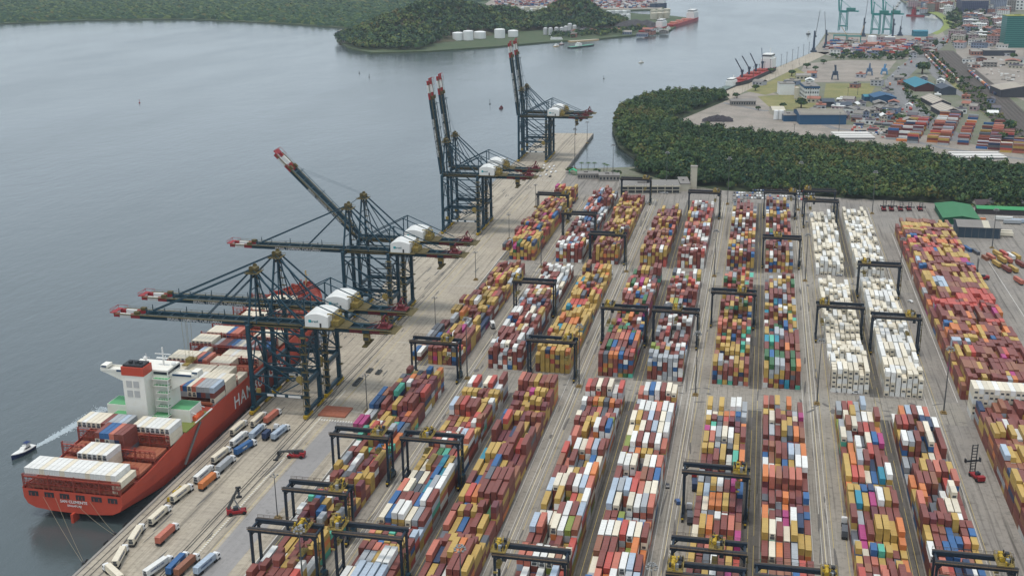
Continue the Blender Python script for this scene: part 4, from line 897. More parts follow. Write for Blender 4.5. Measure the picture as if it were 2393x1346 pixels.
text('lettering', 'HAMBURG SÜD', 10.0, M_let, (24.52, 112, 10.6), (pi/2, 0, pi/2), ship, 'LEFT', spacing=1.12)
b = MB(); b.box(-.6, .6, -2.2, 2.5, 0, 4.2); b.build('rudder', REDH, ship)
def zdk(y):
    for i in range(len(stn)-1):
        if stn[i][0] <= y <= stn[i+1][0]: t = (y-stn[i][0])/(stn[i+1][0]-stn[i][0]); return stn[i][4]*(1-t)+stn[i+1][4]*t
    return 14.6
# hatch covers and coamings
for y0, y1 in ((404.5, 418), (421, 433.5), (435.3, 447.6), (448.6, 461.2), (495.5, 508.3), (509.5, 521.8), (523, 535.4), (536.5, 548.8), (549.6, 562), (563.2, 576), (577.5, 590), (592, 604.5), (606, 618.5), (620, 632.5), (633.4, 645.8)):
    zc = zdk((y0+y1)/2); b = MB()
    for x0, x1 in ((-22.3, -7.7), (-7.2, 7.2), (7.7, 22.3)):
        b.box(x0, x1, y0-403, y1-403, zc+3.4, zc+4.7)
        for q in np.linspace(x0+1.6, x1-1.6, 5): b.box(q-.1, q+.1, y0-402.9, y1-403.1, zc+4.7, zc+4.85)
    b.build('hatch_cover', HATCH, ship)
# lashing bridges
def bridge(y, h, x0=-23.8, x1=23.8, th=.9, panel=False):
    b = MB(); zc = zdk(y)+3.5; n = max(2, int((x1-x0)/2.5))
    for k in range(n+1):
        x = x0+(x1-x0)*k/n
        for yy in (y-403-th/2, y-403+th/2): b.bar((x, yy, zc), (x, yy, zc+h+(1.2 if k % 5 == 0 else 0)), .32 if k % 5 == 0 else .16)
    for z in (zc+2.6, zc+5.2, zc+h):
        if z <= zc+h+.1:
            b.box(x0, x1, y-403-th/2, y-403+th/2, z-.12, z)
            for yy in (y-403-th/2, y-403+th/2): b.bar((x0, yy, z+1), (x1, yy, z+1), .09)
    for k in range(0, n, 2):
        xa, xb = x0+(x1-x0)*k/n, x0+(x1-x0)*min(n, k+2)/n; b.bar((xa, y-403-th/2, zc), (xb, y-403-th/2, zc+h), .14); b.bar((xb, y-403-th/2, zc), (xa, y-403-th/2, zc+h), .14)
    b.build('lashing_bridge', REDD, ship)
for y, h in ((403.7, 5.6), (419.3, 6.0), (434.3, 6.3), (448.0, 6.3), (522.4, 5.4), (535.9, 5.4), (549.2, 5.0), (562.6, 5.4), (576.7, 7.4), (591, 8.2), (605.2, 8.2), (619.2, 7.8), (633.3, 7.2), (646.8, 6)): bridge(y, h)
# stern screen bulkhead seen behind the frames
b = MB(); b.box(-23.5, 23.5, 1.6, 2.0, 13.9, 16.2); b.build('stern_screen', REDD, ship)
# superstructure
def spart(name, boxes, m, parent=ship):
    b = MB()
    for x0, x1, y0, y1, z0, z1 in boxes: b.box(x0-SXc, x1-SXc, y0-403, y1-403, z0+3.5, z1+3.5)
    return b.build(name, m, parent)
spart('main_deck_house', [(-313.2, -263.8, 462.4, 487.5, 14.2, 14.9)], DECKG)
cas = spart('engine_casing', [(-296.9, -285.3, 466.2, 474, 14.9, 40.6)], CREAM)
for z in (29.5, 34.5):
    for x in (-293.6, -289.8): spart('vent_grille', [(x-1.4, x+1.4, 466.0, 466.2, z, z+3.4)], bpy.data.materials.get('grey louvre') or mat('grey louvre', (.42, .42, .40), .6, 0, .1, 3), cas)
fu = spart('funnel', [(-297.1, -285.2, 466.0, 474.4, 40.6, 44.9)], REDH)
spart('funnel_top', [(-296.4, -285.9, 466.8, 473.6, 44.9, 45.9), (-294, -292.4, 468.5, 470, 45.9, 47.2), (-291, -289.6, 469, 471, 45.9, 47), (-288.5, -287.2, 468.5, 470, 45.9, 46.9)], bpy.data.materials['dark steel'], fu)
ho = spart('accommodation_block', [(-298.0, -277.6, 474, 485.5, 14.9, 37.6)], CREAM)
br = spart('bridge', [(-298.4, -277, 474.2, 487, 37.6, 41.2)], CREAM)
spart('bridge_window', [(-284.6, -277.4, 474.05, 474.2, 38.9, 40.3), (-277, -276.85, 474.8, 486.4, 38.9, 40.3), (-298, -277.4, 487, 487.15, 38.9, 40.3)], GLASS, br)
for s, xt in ((-1, -314.6), (1, -262.2)):
    b = MB(); xi = -298.4 if s < 0 else -277; X0, X1 = min(xt, xi)-SXc, max(xt, xi)-SXc
    b.box(X0, X1, 73, 79, 41.1, 41.5)
    for yy in (72.9, 79): b.box(X0, X1, yy, yy+.15, 41.5, 42.6)
    b.box((xt-SXc)-.1, (xt-SXc)+.1, 73, 79, 41.5, 42.7)
    zz = 34.6 if s < 0 else 33.8
    for yy in (73.1, 78.7):   # tapering bracket under the wing
        vs = [(xt-SXc, yy, 41.1), (xi-SXc, yy, 41.1), (xi-SXc, yy, zz), (xt-SXc-s*3.4, yy, 40.0)]
        vs2 = [(x, y+.25, z) for x, y, z in vs]; b.add(vs+vs2, [(0, 1, 2, 3), (7, 6, 5, 4), (0, 4, 5, 1), (1, 5, 6, 2), (2, 6, 7, 3), (3, 7, 4, 0)])
    b.cb(xt-SXc-s*1.7, 76, 42.6, 3.4, 5.0, 1.5)
    wg = b.build('bridge_wing', CREAM, ship)
b = MB()
b.box(-305.8-SXc, -300-SXc, 72.75, 72.9, 41.5, 42.55); b.box(-275.5-SXc, -265.4-SXc, 72.75, 72.9, 41.5, 42.55)
for s, xt in ((-1, -314.6), (1, -262.2)): b.box(min(xt-s*.3, xt-s*3.0)-SXc, max(xt-s*.3, xt-s*3.0)-SXc, 73.4, 73.5, 43, 43.8)
b.build('wing_window', mat('navy wind screen', (.015, .05, .11), .3), wg)
for k, (z, x0, x1, y0) in enumerate(((18.9, -285, -276.2, 467.4), (23.2, -283, -276.4, 470.4), (26.8, -282.6, -276.2, 470.6), (30.4, -282.4, -276.0, 470.8), (34.2, -284, -275.6, 471.0), (37.6, -284, -275.4, 471.0))):
    f = spart('balcony', [(x0, x1, y0, 474, z-.3, z)], CREAM, ship); spart('balcony_floor', [(x0+.25, x1-.25, y0+.25, 473.9, z, z+.05)], DECKT, f)
    b = MB(); a = (x0-SXc, y0-403, z+3.5+1.1); c = (x1-SXc, y0-403, z+4.6); e = (x1-SXc, 71, z+4.6)
    b.bar(a, c, .12); b.bar(c, e, .12)
    for q in np.linspace(x0, x1, 6): b.bar((q-SXc, y0-403, z+3.5), (q-SXc, y0-403, z+4.6), .1)
    b.bar((x1-SXc-.4, y0-402.6, z+3.5-(4.0 if k else 4)), (x1-SXc-.4, y0-402.6, z+3.5), .3); b.build('railing', WHT, f)
dk = spart('deck_house', [(-277.4, -266.6, 473, 485, 14.9, 21.4), (-285, -276.4, 466.4, 467.2, 17.6, 18.6)], CREAM); spart('house_roof', [(-277.1, -266.9, 473.3, 484.7, 21.4, 21.5)], DECKT, dk)
dk = spart('deck_house', [(-311.5, -298.5, 473, 484, 16.0, 21.4)], CREAM); spart('house_roof', [(-311.2, -298.5, 473.3, 483.7, 21.4, 21.5)], DECKT, dk)
dk = spart('deck_house', [(-306, -297.4, 467.5, 473, 14.9, 18.4)], CREAM); spart('house_roof', [(-305.8, -297.4, 467.7, 472.8, 18.4, 18.5)], DECKT, dk)
spart('doorway', [(-305.2, -302.2, 467.3, 467.5, 15.1, 17.7), (-301.3, -298.4, 467.3, 467.5, 15.1, 17.7)], DARK, dk)
for x in (-284.4, -281.8, -279.3, -276.8): spart('arch_post', [(x-.3, x+.3, 466.5, 467.2, 14.9, 18.6)], CREAM)
b = MB(); b.bar((6, 78, 44.7), (6, 78, 54), .6); b.bar((1.8, 78, 50.5), (10.2, 78, 50.5), .35); b.box(2.5, 8.5, 77.3, 78.7, 48.2, 48.5); b.bar((6, 77.5, 46), (8, 77, 50), .3)
b.cyl(-5, 80, 44.7, 46.5, .25); b.cyl(-5, 80, 46.5, 47, 1.0, 0, 12, 1.1, .9); b.cyl(12.5, 76, 44.7, 46, .25); b.cyl(12.5, 76, 46, 46.7, 1.1, 0, 12, 1.2, 1.0); b.bar((-2, 76, 44.7), (-2, 76, 51), .2); b.bar((-4, 76, 49), (0, 76, 49), .15); b.build('radar_mast', WHT, ship)
b = MB(); b.taper((22.6, 72, 19.4), (22.6, 80.5, 19.4), 1.5, 1.35, 0, 8); b.build('lifeboat', mat('lifeboat orange', (.62, .10, .03), .5), ship)
b = MB(); 
for y in (71.5, 80.5): b.bar((20.8, y, 18.2), (21.4, y, 23.4), .35); b.bar((21.4, y, 23.4), (24.4, y, 22.4), .35)
b.bar((24.3, 70, 18.4), (24.3, 88, 18.4), .7, .5); b.build('davit', WHT, ship)
b = MB(); b.bar((24.7, 74.5, 17.2), (26.3, 53, 4.2), 1.1, .25); b.bar((24.3, 74.5, 18.2), (25.9, 53, 5.2), .1); b.bar((25.1, 74.5, 18.2), (26.9, 53, 5.2), .1); b.build('gangway', POLE, ship)
b = MB(); b.bar((2, 272, 22), (2, 272, 36), .8); b.bar((-.2, 272, 33), (4.2, 272, 33), .3); b.bar((2, 270, 24), (2, 272, 33), .3); b.build('foremast', mat('foremast buff', (.55, .42, .20), .6), ship)
gb = random.Random(6); b = MB()
for q in range(46):
    yy = gb.uniform(246, 278); xx = gb.uniform(-1, 1)*(17-(yy-232)*.28); hh = gb.uniform(.8, 3.2); b.cb(xx, yy, zdk(yy+403)+6.0, gb.uniform(.5, 2.5), gb.uniform(.5, 2.5), hh)
for yy in (247, 256): 
    for xx in np.linspace(-17, 17, 11): b.bar((xx, yy, 21), (xx, yy, 26.5), .3)
    b.box(-17, 17, yy-.3, yy+.3, 25.8, 26.2)
b.build('forecastle_fitting', REDD, ship)
b = MB(); b.box(-14, 14, 252, 253, 20, 24.5); b.cyl(-6, 262, 20.5, 23, 1.4, 0, 12); b.cyl(6, 262, 20.5, 23, 1.4, 0, 12); b.box(-1.5, 1.5, 266, 269, 20.5, 23.4)
for x in (-12, -7, -3, 3, 7, 12): b.bar((x, 253, 20), (x, 258, 23.5), .5); b.bar((x, 253, 24.5), (x, 253, 26), .3)
b.build('forecastle_winch', REDD, ship)
# deck cargo: (start, left x, top z, colours from port to starboard, tiers)
SD = {404.3: 'sternmost bay', 421.3: 'second bay from the stern', 435.4: 'third bay from the stern', 448.9: 'bay just aft of the superstructure', 495.9: 'first bay ahead of the superstructure', 509.4: 'second bay ahead of the superstructure', 523: 'third bay ahead of the superstructure',
      536.3: 'fourth bay ahead of the superstructure', 549.6: 'fifth bay ahead of the superstructure', 563.3: 'sixth bay ahead of the superstructure', 577.6: 'seventh bay ahead of the superstructure', 606.2: 'second bay from the bow', 620.2: 'row just behind the foremost row', 633.6: 'foremost row by the bow'}
gs = random.Random(3); shipc = {}
CONT_SHIP = [(404.3, -311.6, 19.9, 'wwwxwwwxwwwwxwwwxw', 3), (404.3, -266.5, 17.2, 'x', 2), (421.3, -296.0, 20.4, 'wxwwxw', 3), (435.4, -295.4, 24.1, 'muuamm', 4),
             (448.9, -313.0, 22.3, 'xwxxxxgmmgsgxxxwxxxxxxx'[:5]+'mggsg', 3), (448.9, -284.6, 22.3, 'xwxwwwxw', 3),
             (495.9, -287.2, 24.0, 'sauxagggs', 4), (509.4, -287.4, 21.8, 'xxwxxxwxx', 3), (523, -311.8, 20.2, 'xxxwxxxxxxxx', 2), (523, -280.8, 20.4, 'xxxx', 2), (523, -269.8, 17.5, 'xx', 1),
             (536.3, -312.0, 22.3, 'xxxxxx', 3), (536.3, -296.6, 22.2, 'ana', 3), (536.3, -288.6, 20.2, 'xxxxx', 2), (549.6, -287.6, 19.6, 'xxwxxxxxx', 2), (549.6, -303, 20, 'sx', 2),
             (563.3, -311.8, 22.3, 'xxxxx', 3), (563.3, -298.5, 20.4, 'gmmnugxgmgmnu', 2), (577.6, -309.5, 22.6, 'xxxxxuaa', 3), (577.6, -280.2, 22, 'xxxxxx', 3), (606.2, -303, 22.5, 'xxxxxx', 3), (620.2, -304, 23, 'xxxxxxxxx', 3), (633.6, -298, 24.6, 'xxxxxxx', 3)]
names = ['', 'port', 'second from port', 'third from port']
for y0, x0, zt, cols, nt_ in CONT_SHIP:
    for k, c in enumerate(cols):
        for l in range(nt_):
            cc = c if l == 0 else ('x' if c in 'xw' or gs.random() < .3 else gs.choice('mgkn'))
            if 0 < l and (0 < k < len(cols)-1 or k == 0) and not (y0 in (435.4, 495.9) and l == 1): continue
            if l > 1 and y0 > 530: continue
            st_ = y0 < 405; key = cc+('s' if st_ else '')
            if key not in shipc:
                b = MB(); container_geo(b, -1.18, 0, 0, 2.36, 12.19, 2.9, 0, 1 if (cc in 'xw' and not st_) else None)
                me = bpy.data.meshes.new('shipping_container'); me.from_pydata(b.v, [], b.f); me.materials.append(CM[CI[cc]]); me.materials.append(M_grill); me.polygons.foreach_set('material_index', b.m); shipc[key] = me
            o = bpy.data.objects.new('shipping_container', shipc[key]); o.location = (x0+k*2.5+1.22, y0, zt-2.9*(l+1)+.02); link(o)
            kk = int(round((x0+k*2.5+312)/2.5))+1
            tag(o, '%s container, %s from port, %s tier, ship\'s %s' % (PAL[cc][0], ORD[max(1, min(30, kk))], ('top', 'second', 'third', 'fourth')[l], SD[y0]), 'container', 'containers on the deck of the red ship')
# mooring lines
for k, (a, e) in enumerate(((((120, 1178), (195, 1318)), (8, )), (((160, 1190), (197, 1316)), (8, )), (((200, 1178), (268, 1250)), (8, )), (((230, 1172), (270, 1247)), (8, )))):
    (x0, y0), (x1, y1) = a; p = G(x1, y1, .6); xs = (-303, -297, -289, -280)[k]; q = (xs, 403, 7.0)
    b = MB(); prev = None
    for i in range(9):
        t = i/8; z = q[2]*(1-t)+p[2]*t-1.2*sin(pi*t); c = (q[0]*(1-t)+p[0]*t, q[1]*(1-t)+p[1]*t, z)
        if prev: b.bar(prev, c, .11)
        prev = c
    tag(b.build('mooring_line', ROPE), 'slack tan mooring rope from stern to quay, %s counted from the left' % ('first', 'second', 'third', 'fourth')[k], 'rope')
for px, py, lab in ((196, 1318, 'dark bollard on the quay edge at the lower left, ropes tied round it'), (269, 1249, 'dark bollard on the quay edge just right of the ship stern')):
    p = G(px, py); b = MB(); b.cyl(0, 0, 0, .8, .45, 0, 12); b.cyl(0, 0, .8, 1.1, .7, 0, 12); b.box(-.9, .9, -.9, .9, 0, .15); tag(b.build('bollard', DARK, None, (p[0], p[1], .02)), lab, 'bollard')
for k in range(14):
    y = 368+k*15.5; b = MB(); b.box(-1.1, 0, -1.2, 1.2, -3.2, -.2); b.box(-1.5, -1.1, -1.5, 1.5, -3.4, .1); b.bar((0, -1, .1), (-1.2, -1.4, -.3), .1)
    tag(b.build('fender', TYRE, None, (-260.2, y, 0)), 'black rubber fender on the quay wall, %s from the bottom left' % ORD[k+1], 'fender', 'fenders on the quay wall')

# ---------------------------------------------------------------- lorries on the quay
def wheel_geo(b, x, y, r=.5, w=.35, m=0):
    n = 10; vs = [(x+s*w/2, y+r*cos(2*pi*a/n), r+r*sin(2*pi*a/n)) for s in (-1, 1) for a in range(n)]
    b.add(vs, [(a, (a+1) % n, n+(a+1) % n, n+a) for a in range(n)]+[tuple(range(n-1, -1, -1)), tuple(range(n, 2*n))], m)
M_red2 = mat('lorry cab red', (.40, .03, .03), .4); M_cabw = mat('lorry cab white', (.72, .72, .70), .4, 0, .05)
def make_truck(cabm):
    t = empty('container_lorry', (0, 0, 0), '', 'lorry', 'container lorries on the quay and in the yard')
    b = MB(); b.box(-.5, .5, -12.3, 0, 1.0, 1.35); b.box(-1.2, 1.2, -12.3, -11.9, 1.1, 1.45); b.box(-1.2, 1.2, -6, -5.7, 1.1, 1.45); b.box(-1.2, 1.2, -.6, -.3, 1.1, 1.45); b.box(-1.22, 1.22, -12.35, -12.2, .55, .85); b.build('trailer_chassis', DARK, t)
    b = MB(); b.box(-1.2, 1.2, .9, 2.9, .85, 3.0); b.box(-1.2, 1.2, 2.9, 3.25, .6, 1.9); b.add([(-1.2, 2.9, 1.9), (1.2, 2.9, 1.9), (1.2, 3.25, 1.9), (-1.2, 3.25, 1.9), (-1.15, 2.9, 2.95), (1.15, 2.9, 2.95)], [(3, 2, 5, 4), (0, 3, 4), (1, 5, 2)]); b.box(-1.0, 1.0, 1.0, 2.3, 3.0, 3.45)
    c = b.build('cab', cabm, t); b = MB(); b.box(-1.05, 1.05, 2.86, 2.93, 1.95, 2.85); b.box(-1.22, -1.2, 1.7, 2.8, 1.9, 2.7); b.box(1.2, 1.22, 1.7, 2.8, 1.9, 2.7); b.build('window', GLASS, c)
    b = MB(); b.box(-.45, .45, -.5, 3.0, .6, .95); b.box(-1.1, -.5, .1, .8, .5, 1.1); b.box(.5, 1.1, .1, .8, .5, 1.1); b.build('tractor_chassis', DARK, t)
    for y in (-11.2, -10.0, -8.8, -.6, .5, 2.5):
        b = MB(); wheel_geo(b, -.95, y, .5, .5); wheel_geo(b, .95, y, .5, .5); b.build('wheel', TYRE, t)
    return t
TK = {'w': make_truck(M_cabw), 'r': None, 'y': None}; tku = {'w': False}
def truck(rear, front, col, L20, label, cab='w', load=True, cm=None):
    p, q = G(*rear), G(*front); h = math.atan2(-(q[0]-p[0]), q[1]-p[1])
    o = copy_tree(TK['w']) if tku['w'] else TK['w']; tku['w'] = True
    if cm:
        for ch in kids(o):
            if ch.name.startswith('cab'): ch.data = ch.data.copy(); ch.data.materials[0] = cm
    dx, dy = -sin(h), cos(h); cx, cy = p[0]+dx*12.3, p[1]+dy*12.3
    o.location = (cx, cy, .05); o.rotation_euler = (0, 0, h); o['label'] = label
    if load:
        L = 6.06 if L20 else 12.19; key = (col, L20)
        b = MB(); container_geo(b, -1.22, -12.25, 0, 2.44, L, 2.75, 0, 1 if col in 'xw' else None)
        c = b.build('shipping_container', [CM[CI[col]], M_grill], None, (cx, cy, 1.5)); c.rotation_euler = (0, 0, h)
        if col in 'xwgsu':
            s = {'u': 'HMM', 'g': '', 's': 'HAMBURG SÜD'}.get(col, 'HAMBURG SÜD')
            if s: text('lettering', s, 1.1 if s != 'HMM' else 1.5, M_let if col == 'u' else (bpy.data.materials.get('navy lettering') or mat('navy lettering', (.03, .07, .20), .6)), (1.26, -6.4, 1.5), (pi/2, 0, pi/2), c)
        tag(c, '%s container carried by the %s' % (PAL[col][0], label.replace('lorry', 'lorry')[:200]), 'container', 'containers on lorries')
        w_ = c['label'].split(); c['label'] = ' '.join(w_[:16])
TRK = [((307, 1280), (333, 1238), 'x', 0, 'white cab lorry with cream box, second from the lower quay corner'),
 ((270, 1332), (293, 1290), 'x', 0, 'lorry with cream box nearest the left bollard'), ((285, 1366), (250, 1334), 'x', 0, 'lorry cut by the bottom edge, cab towards the water'),
 ((352, 1232), (394, 1194), 'x', 0, 'lorry passing left of the brown loaded one, near stern ropes'), ((369, 1277), (413, 1236), 'a', 0, 'lone brown loaded lorry in the middle of the lower quay'),
 ((340, 1355), (383, 1325), 'w', 0, 'white lorry at bottom edge left of the crane rail'), ((394, 1349), (434, 1307), 'u', 0, 'lorry at bottom edge with blue box'),
 ((413, 1352), (458, 1311), 'b', 0, 'lorry at bottom edge with rust brown box'), ((458, 1348), (499, 1313), 's', 0, 'lorry at bottom edge, rightmost of three'),
 ((403, 1179), (440, 1150), 'x', 0, 'lorry beside the yellow spreader frame'), ((458, 1133), (497, 1099), 'w', 0, 'white lorry paired left of an orange one'),
 ((469, 1149), (507, 1116), 'o', 0, 'lorry with orange box below the ship gangway'), ((498, 1087), (536, 1057), 'x', 0, 'white lorry paired left of a grey one'),
 ((510, 1109), (547, 1076), 'g', 0, 'lorry with pale grey box mid queue'), ((551, 1068), (592, 1042), 'u', 0, 'lorry with bright blue box'),
 ((542, 1049), (579, 1018), 'w', 0, 'white lorry left of the blue one'), ((542, 1022), (579, 990), 'x', 0, 'cream lorry closest to the hull'),
 ((590, 1002), (622, 973), 'x', 0, 'cream lorry nearest the crane, left of two'), ((621, 994), (653, 968), 'a', 0, 'brown lorry nearest the crane, right of two'),
 ((587, 1031), (618, 1002), 's', 0, 'silver blue lorry behind the navy short box'), ((617, 1031), (648, 1003), 'n', 1, 'lorry with short navy box'),
 ((638, 1032), (672, 1005), 's', 0, 'silver lorry rightmost of the queue'), ((1420, 655), (1436, 628), 'e', 1, 'lorry with green box beside the third block'),
 ((1973, 1262), (1972, 1200), 'k', 1, 'white cab lorry in the lane beside the eighth block'), ((1612, 1228), (1610, 1170), 'k', 1, 'white cab lorry under the sixth block gantry'),
 ((1623, 1150), (1622, 1100), 'n', 1, 'red cab lorry under the sixth block gantry'), ((1153, 770), (1140, 745), 'w', 1, 'white cab lorry at the end of the quayside block')]
for r_, f_, c_, l_, lab in TRK: truck(r_, f_, c_, l_, lab, cm=M_red2 if 'red cab' in lab else None)

# reach stackers
def stacker(loc, head, elev, blen, label, tall=False):
    t = empty('reach_stacker', (loc[0], loc[1], .03), label, 'reach stacker', 'red container handlers', head)
    b = MB(); b.box(-1.6, 1.6, -4.2, 3.4, .8, 1.9); b.box(-1.7, 1.7, -4.6, -2.4, .9, 2.9); b.box(-1.9, -1.2, 1.8, 4.0, .8, 1.7); b.box(1.2, 1.9, 1.8, 4.0, .8, 1.7); b.build('chassis', RED, t)
    for y in (-3, 2.9):
        b = MB(); wheel_geo(b, -1.7, y, .85, .8); wheel_geo(b, 1.7, y, .85, .8); b.build('wheel', TYRE, t)
    b = MB(); b.box(-.8, .8, -1.6, .6, 1.9, 3.6); b.build('cab', GLASS, t)
    if tall:
        b = MB()
        for x in (-1.25, 1.25): b.bar((x, 4.1, .4), (x, 4.1, blen), .42, .3)
        for z in np.arange(1.5, blen, 1.5): b.bar((-1.2, 4.1, z), (1.2, 4.1, z), .4, .22)
        b.build('mast', DARK, t)
        b = MB(); b.box(-3.6, 3.6, 4.3, 4.8, blen*.42, blen*.42+.8); b.box(-3.8, -3.4, 4.2, 5.6, blen*.42-.4, blen*.42+1.6); b.box(3.4, 3.8, 4.2, 5.6, blen*.42-.4, blen*.42+1.6); b.build('spreader', DARK, t)
    else:
        e = R(elev); px_, pz = -3.6, 3.6; ex, ez = px_+blen*cos(e), pz+blen*sin(e)
        b = MB(); b.bar((0, px_, pz), (0, px_+blen*.62*cos(e), pz+blen*.62*sin(e)), 1.0, 1.2); b.bar((0, px_+blen*.6*cos(e), pz+blen*.6*sin(e)), (0, ex, ez), .75, .9); b.bar((0, -3.6, 1.9), (0, -3.6, 3.6), 1.2); b.build('boom', POLE, t)
        b = MB(); b.bar((.7, 1.5, 1.8), (.7, px_+blen*.5*cos(e), pz+blen*.5*sin(e)-.4), .3); b.bar((-.7, 1.5, 1.8), (-.7, px_+blen*.5*cos(e), pz+blen*.5*sin(e)-.4), .3); b.build('lift_ram', STEEL, t)
        b = MB(); b.bar((0, ex, ez), (0, ex, ez-2.0), .9); b.box(-4.6, 4.6, ex-.5, ex+.5, ez-2.6, ez-2.0); b.box(-4.8, -4.3, ex-1.2, ex+1.2, ez-3, ez-2.0); b.box(4.3, 4.8, ex-1.2, ex+1.2, ez-3, ez-2.0); b.build('spreader', DARK, t)
    return t
stacker(G(555, 1200), R(-62), 62, 10.5, 'red reach stacker with boom raised steeply, alone on the open apron')
stacker(G(692, 1068), R(96), -4, 12.5, 'red reach stacker with long horizontal boom pointing left, on the grey patch')
stacker(G(2295, 653), R(95), 0, 15.5, 'red tall mast container handler right of the pink containers', True)
stacker(G(2282, 1118), R(20), 0, 15.5, 'red tall mast container handler between the ninth block and right edge stack', True)
for k, x in enumerate((2065, 2083, 2104, 2124, 2150)): stacker(G(x, 492-(.5 if k > 2 else 0)), R(180), 0, 8 if k > 1 else 11, 'parked red container handler before the trees, %s from left of five' % ORD[k+1], True)

# loose things on the apron
b = MB(); b.box(-7.6, 7.6, -6.3, 6.3, 0, .75); b.box(-7.6, 7.6, -.15, .15, .75, .9)
for x in np.linspace(-6.5, 6.5, 6): b.box(x-.1, x+.1, -6.2, 6.2, .75, .85)
tag(b.build('hatch_cover', HATCH, None, (-213.4, 530.3, .03)), 'rust red ship hatch cover lying flat on the apron by the crane', 'hatch cover')
for k, (x, y, L) in enumerate(((-215.8, 572.5, 11.5), (-214.6, 590, 6.2), (-208.6, 588.5, 6.2))):
    b = MB(); b.box(-1.3, -1.0, 0, L, 0, 1.0); b.box(1.0, 1.3, 0, L, 0, 1.0); b.box(-1, 1, 0, L, .1, .3)
    for q in np.linspace(0, L-.3, 6): b.box(-1, 1, q, q+.3, .3, .9)
    tag(b.build('steel_frame', POLE, None, (x, y-L/2, .03)), ('long dark steel frame lying on the apron, nearest of three', 'short dark steel frame on the apron, middle of three', 'short dark steel frame on the apron, rightmost of three')[k], 'steel frame')
p = G(412, 1158); b = MB(); b.box(-1.2, -.8, -6, 6, 1.2, 1.7); b.box(.8, 1.2, -6, 6, 1.2, 1.7); b.box(-1.3, 1.3, -6.2, -5.6, .2, 1.8); b.box(-1.3, 1.3, 5.6, 6.2, .2, 1.8); b.box(-1.3, 1.3, -1, 1, 1.2, 2.4)
for sx in (-1, 1):
    for sy in (-1, 1): b.bar((sx*1.1, sy*5.8, 0), (sx*1.1, sy*5.8, 2.0), .3)
tag(b.build('spreader_frame', YEL, None, (p[0], p[1], .03)), 'yellow container spreader frame standing on the quay near the stern', 'spreader')

# cars
CARM = [mat('car '+n, c, .35, 0, .03, spec=.5) for n, c in (('white', (.72, .72, .70)), ('silver', (.42, .43, .44)), ('black', (.03, .03, .035)), ('red', (.35, .03, .03)), ('blue', (.04, .10, .25)), ('grey', (.16, .165, .17)))]
CN = ['white', 'silver', 'black', 'red', 'blue', 'grey']; carp = {}
def car(x, y, rz, ci, label, group='parked cars', z=.03, van=False):
    k = (ci, van)
    if k not in carp:
        t = empty('car', (0, 0, 0), '', 'car', group); b = MB(); h = 1.9 if van else 1.42
        pr = [(-2.15, .3), (2.15, .3), (2.2, .75), (1.3, .95), (.7, h), (-1.5 if not van else -2.1, h), (-2.15, .95)]
        n = len(pr); b.add([(-.85, q[0], q[1]) for q in pr]+[(.85, q[0], q[1]) for q in pr], [tuple(range(n)), tuple(range(2*n-1, n-1, -1))]+[(i, n+i, n+(i+1) % n, (i+1) % n) for i in range(n)]); bo = b.build('body', CARM[ci], t)
        b = MB(); b.add([(-.7, 1.27, 1.0), (.7, 1.27, 1.0), (.65, .76, h-.04), (-.65, .76, h-.04)], [(0, 1, 2, 3)]); b.box(-.87, -.85, -1.3, .6, .95, h-.12); b.box(.85, .87, -1.3, .6, .95, h-.12); b.build('window', GLASS, bo)
        b = MB()
        for yy in (-1.35, 1.35):
            for s in (-.78, .78): wheel_geo(b, s, yy, .32, .22)
        b.build('wheel', TYRE, t); carp[k] = t; o = t
    else: o = copy_tree(carp[k])
    o.location = (x, y, z); o.rotation_euler = (0, 0, rz); o['label'] = label; o['group'] = group; return o
gcar = random.Random(9); k = 0
for j, (x, y) in enumerate(((1262, 402), (1263, 413), (1270, 396), (1272, 388), (1277, 410), (1278, 400), (1284, 392), (1286, 414), (1288, 404), (1291, 397), (1295, 390), (1299, 403))):
    p = G(x, y); ci = (0, 1, 0, 0, 0, 5, 0, 2, 0, 1, 0, 0)[j]; car(p[0], p[1], R(gcar.uniform(-12, 12)), ci, '%s car on the far jetty apron, %s from left in the loose group' % (CN[ci], ORD[j+1]), 'cars parked on the far jetty')
for x, y, rz, ci, lab in ((1950, 915, 80, 0, 'white car on the cross road below the lattice rack, left of two'), (1998, 919, 95, 0, 'white van on the cross road below the lattice rack, right of two'), (2294, 687, 20, 0, 'white pickup below the tall mast handler at right'), (2127, 706, 30, 0, 'small white car in the aisle left of the right edge stacks'),
                          (1961, 645, 80, 1, 'silver car at the front of the cream stacks on the upper cross road'), (1560, 1137, 5, 2, 'black car in the lane right of the fifth block'), (650, 1000, 70, 0, 'white car among the lorries by the crane'), (1583, 1175, 20, 4, 'dark blue van in the lane right of the fifth block'), (1470, 690, 30, 0, 'white van in the lane left of the fourth block, middle group'), (1885, 520, 0, 5, 'grey car behind the cream containers')):
    p = G(x, y); car(p[0], p[1], R(rz), ci, lab, 'single vehicles in the yard', van='van' in lab)
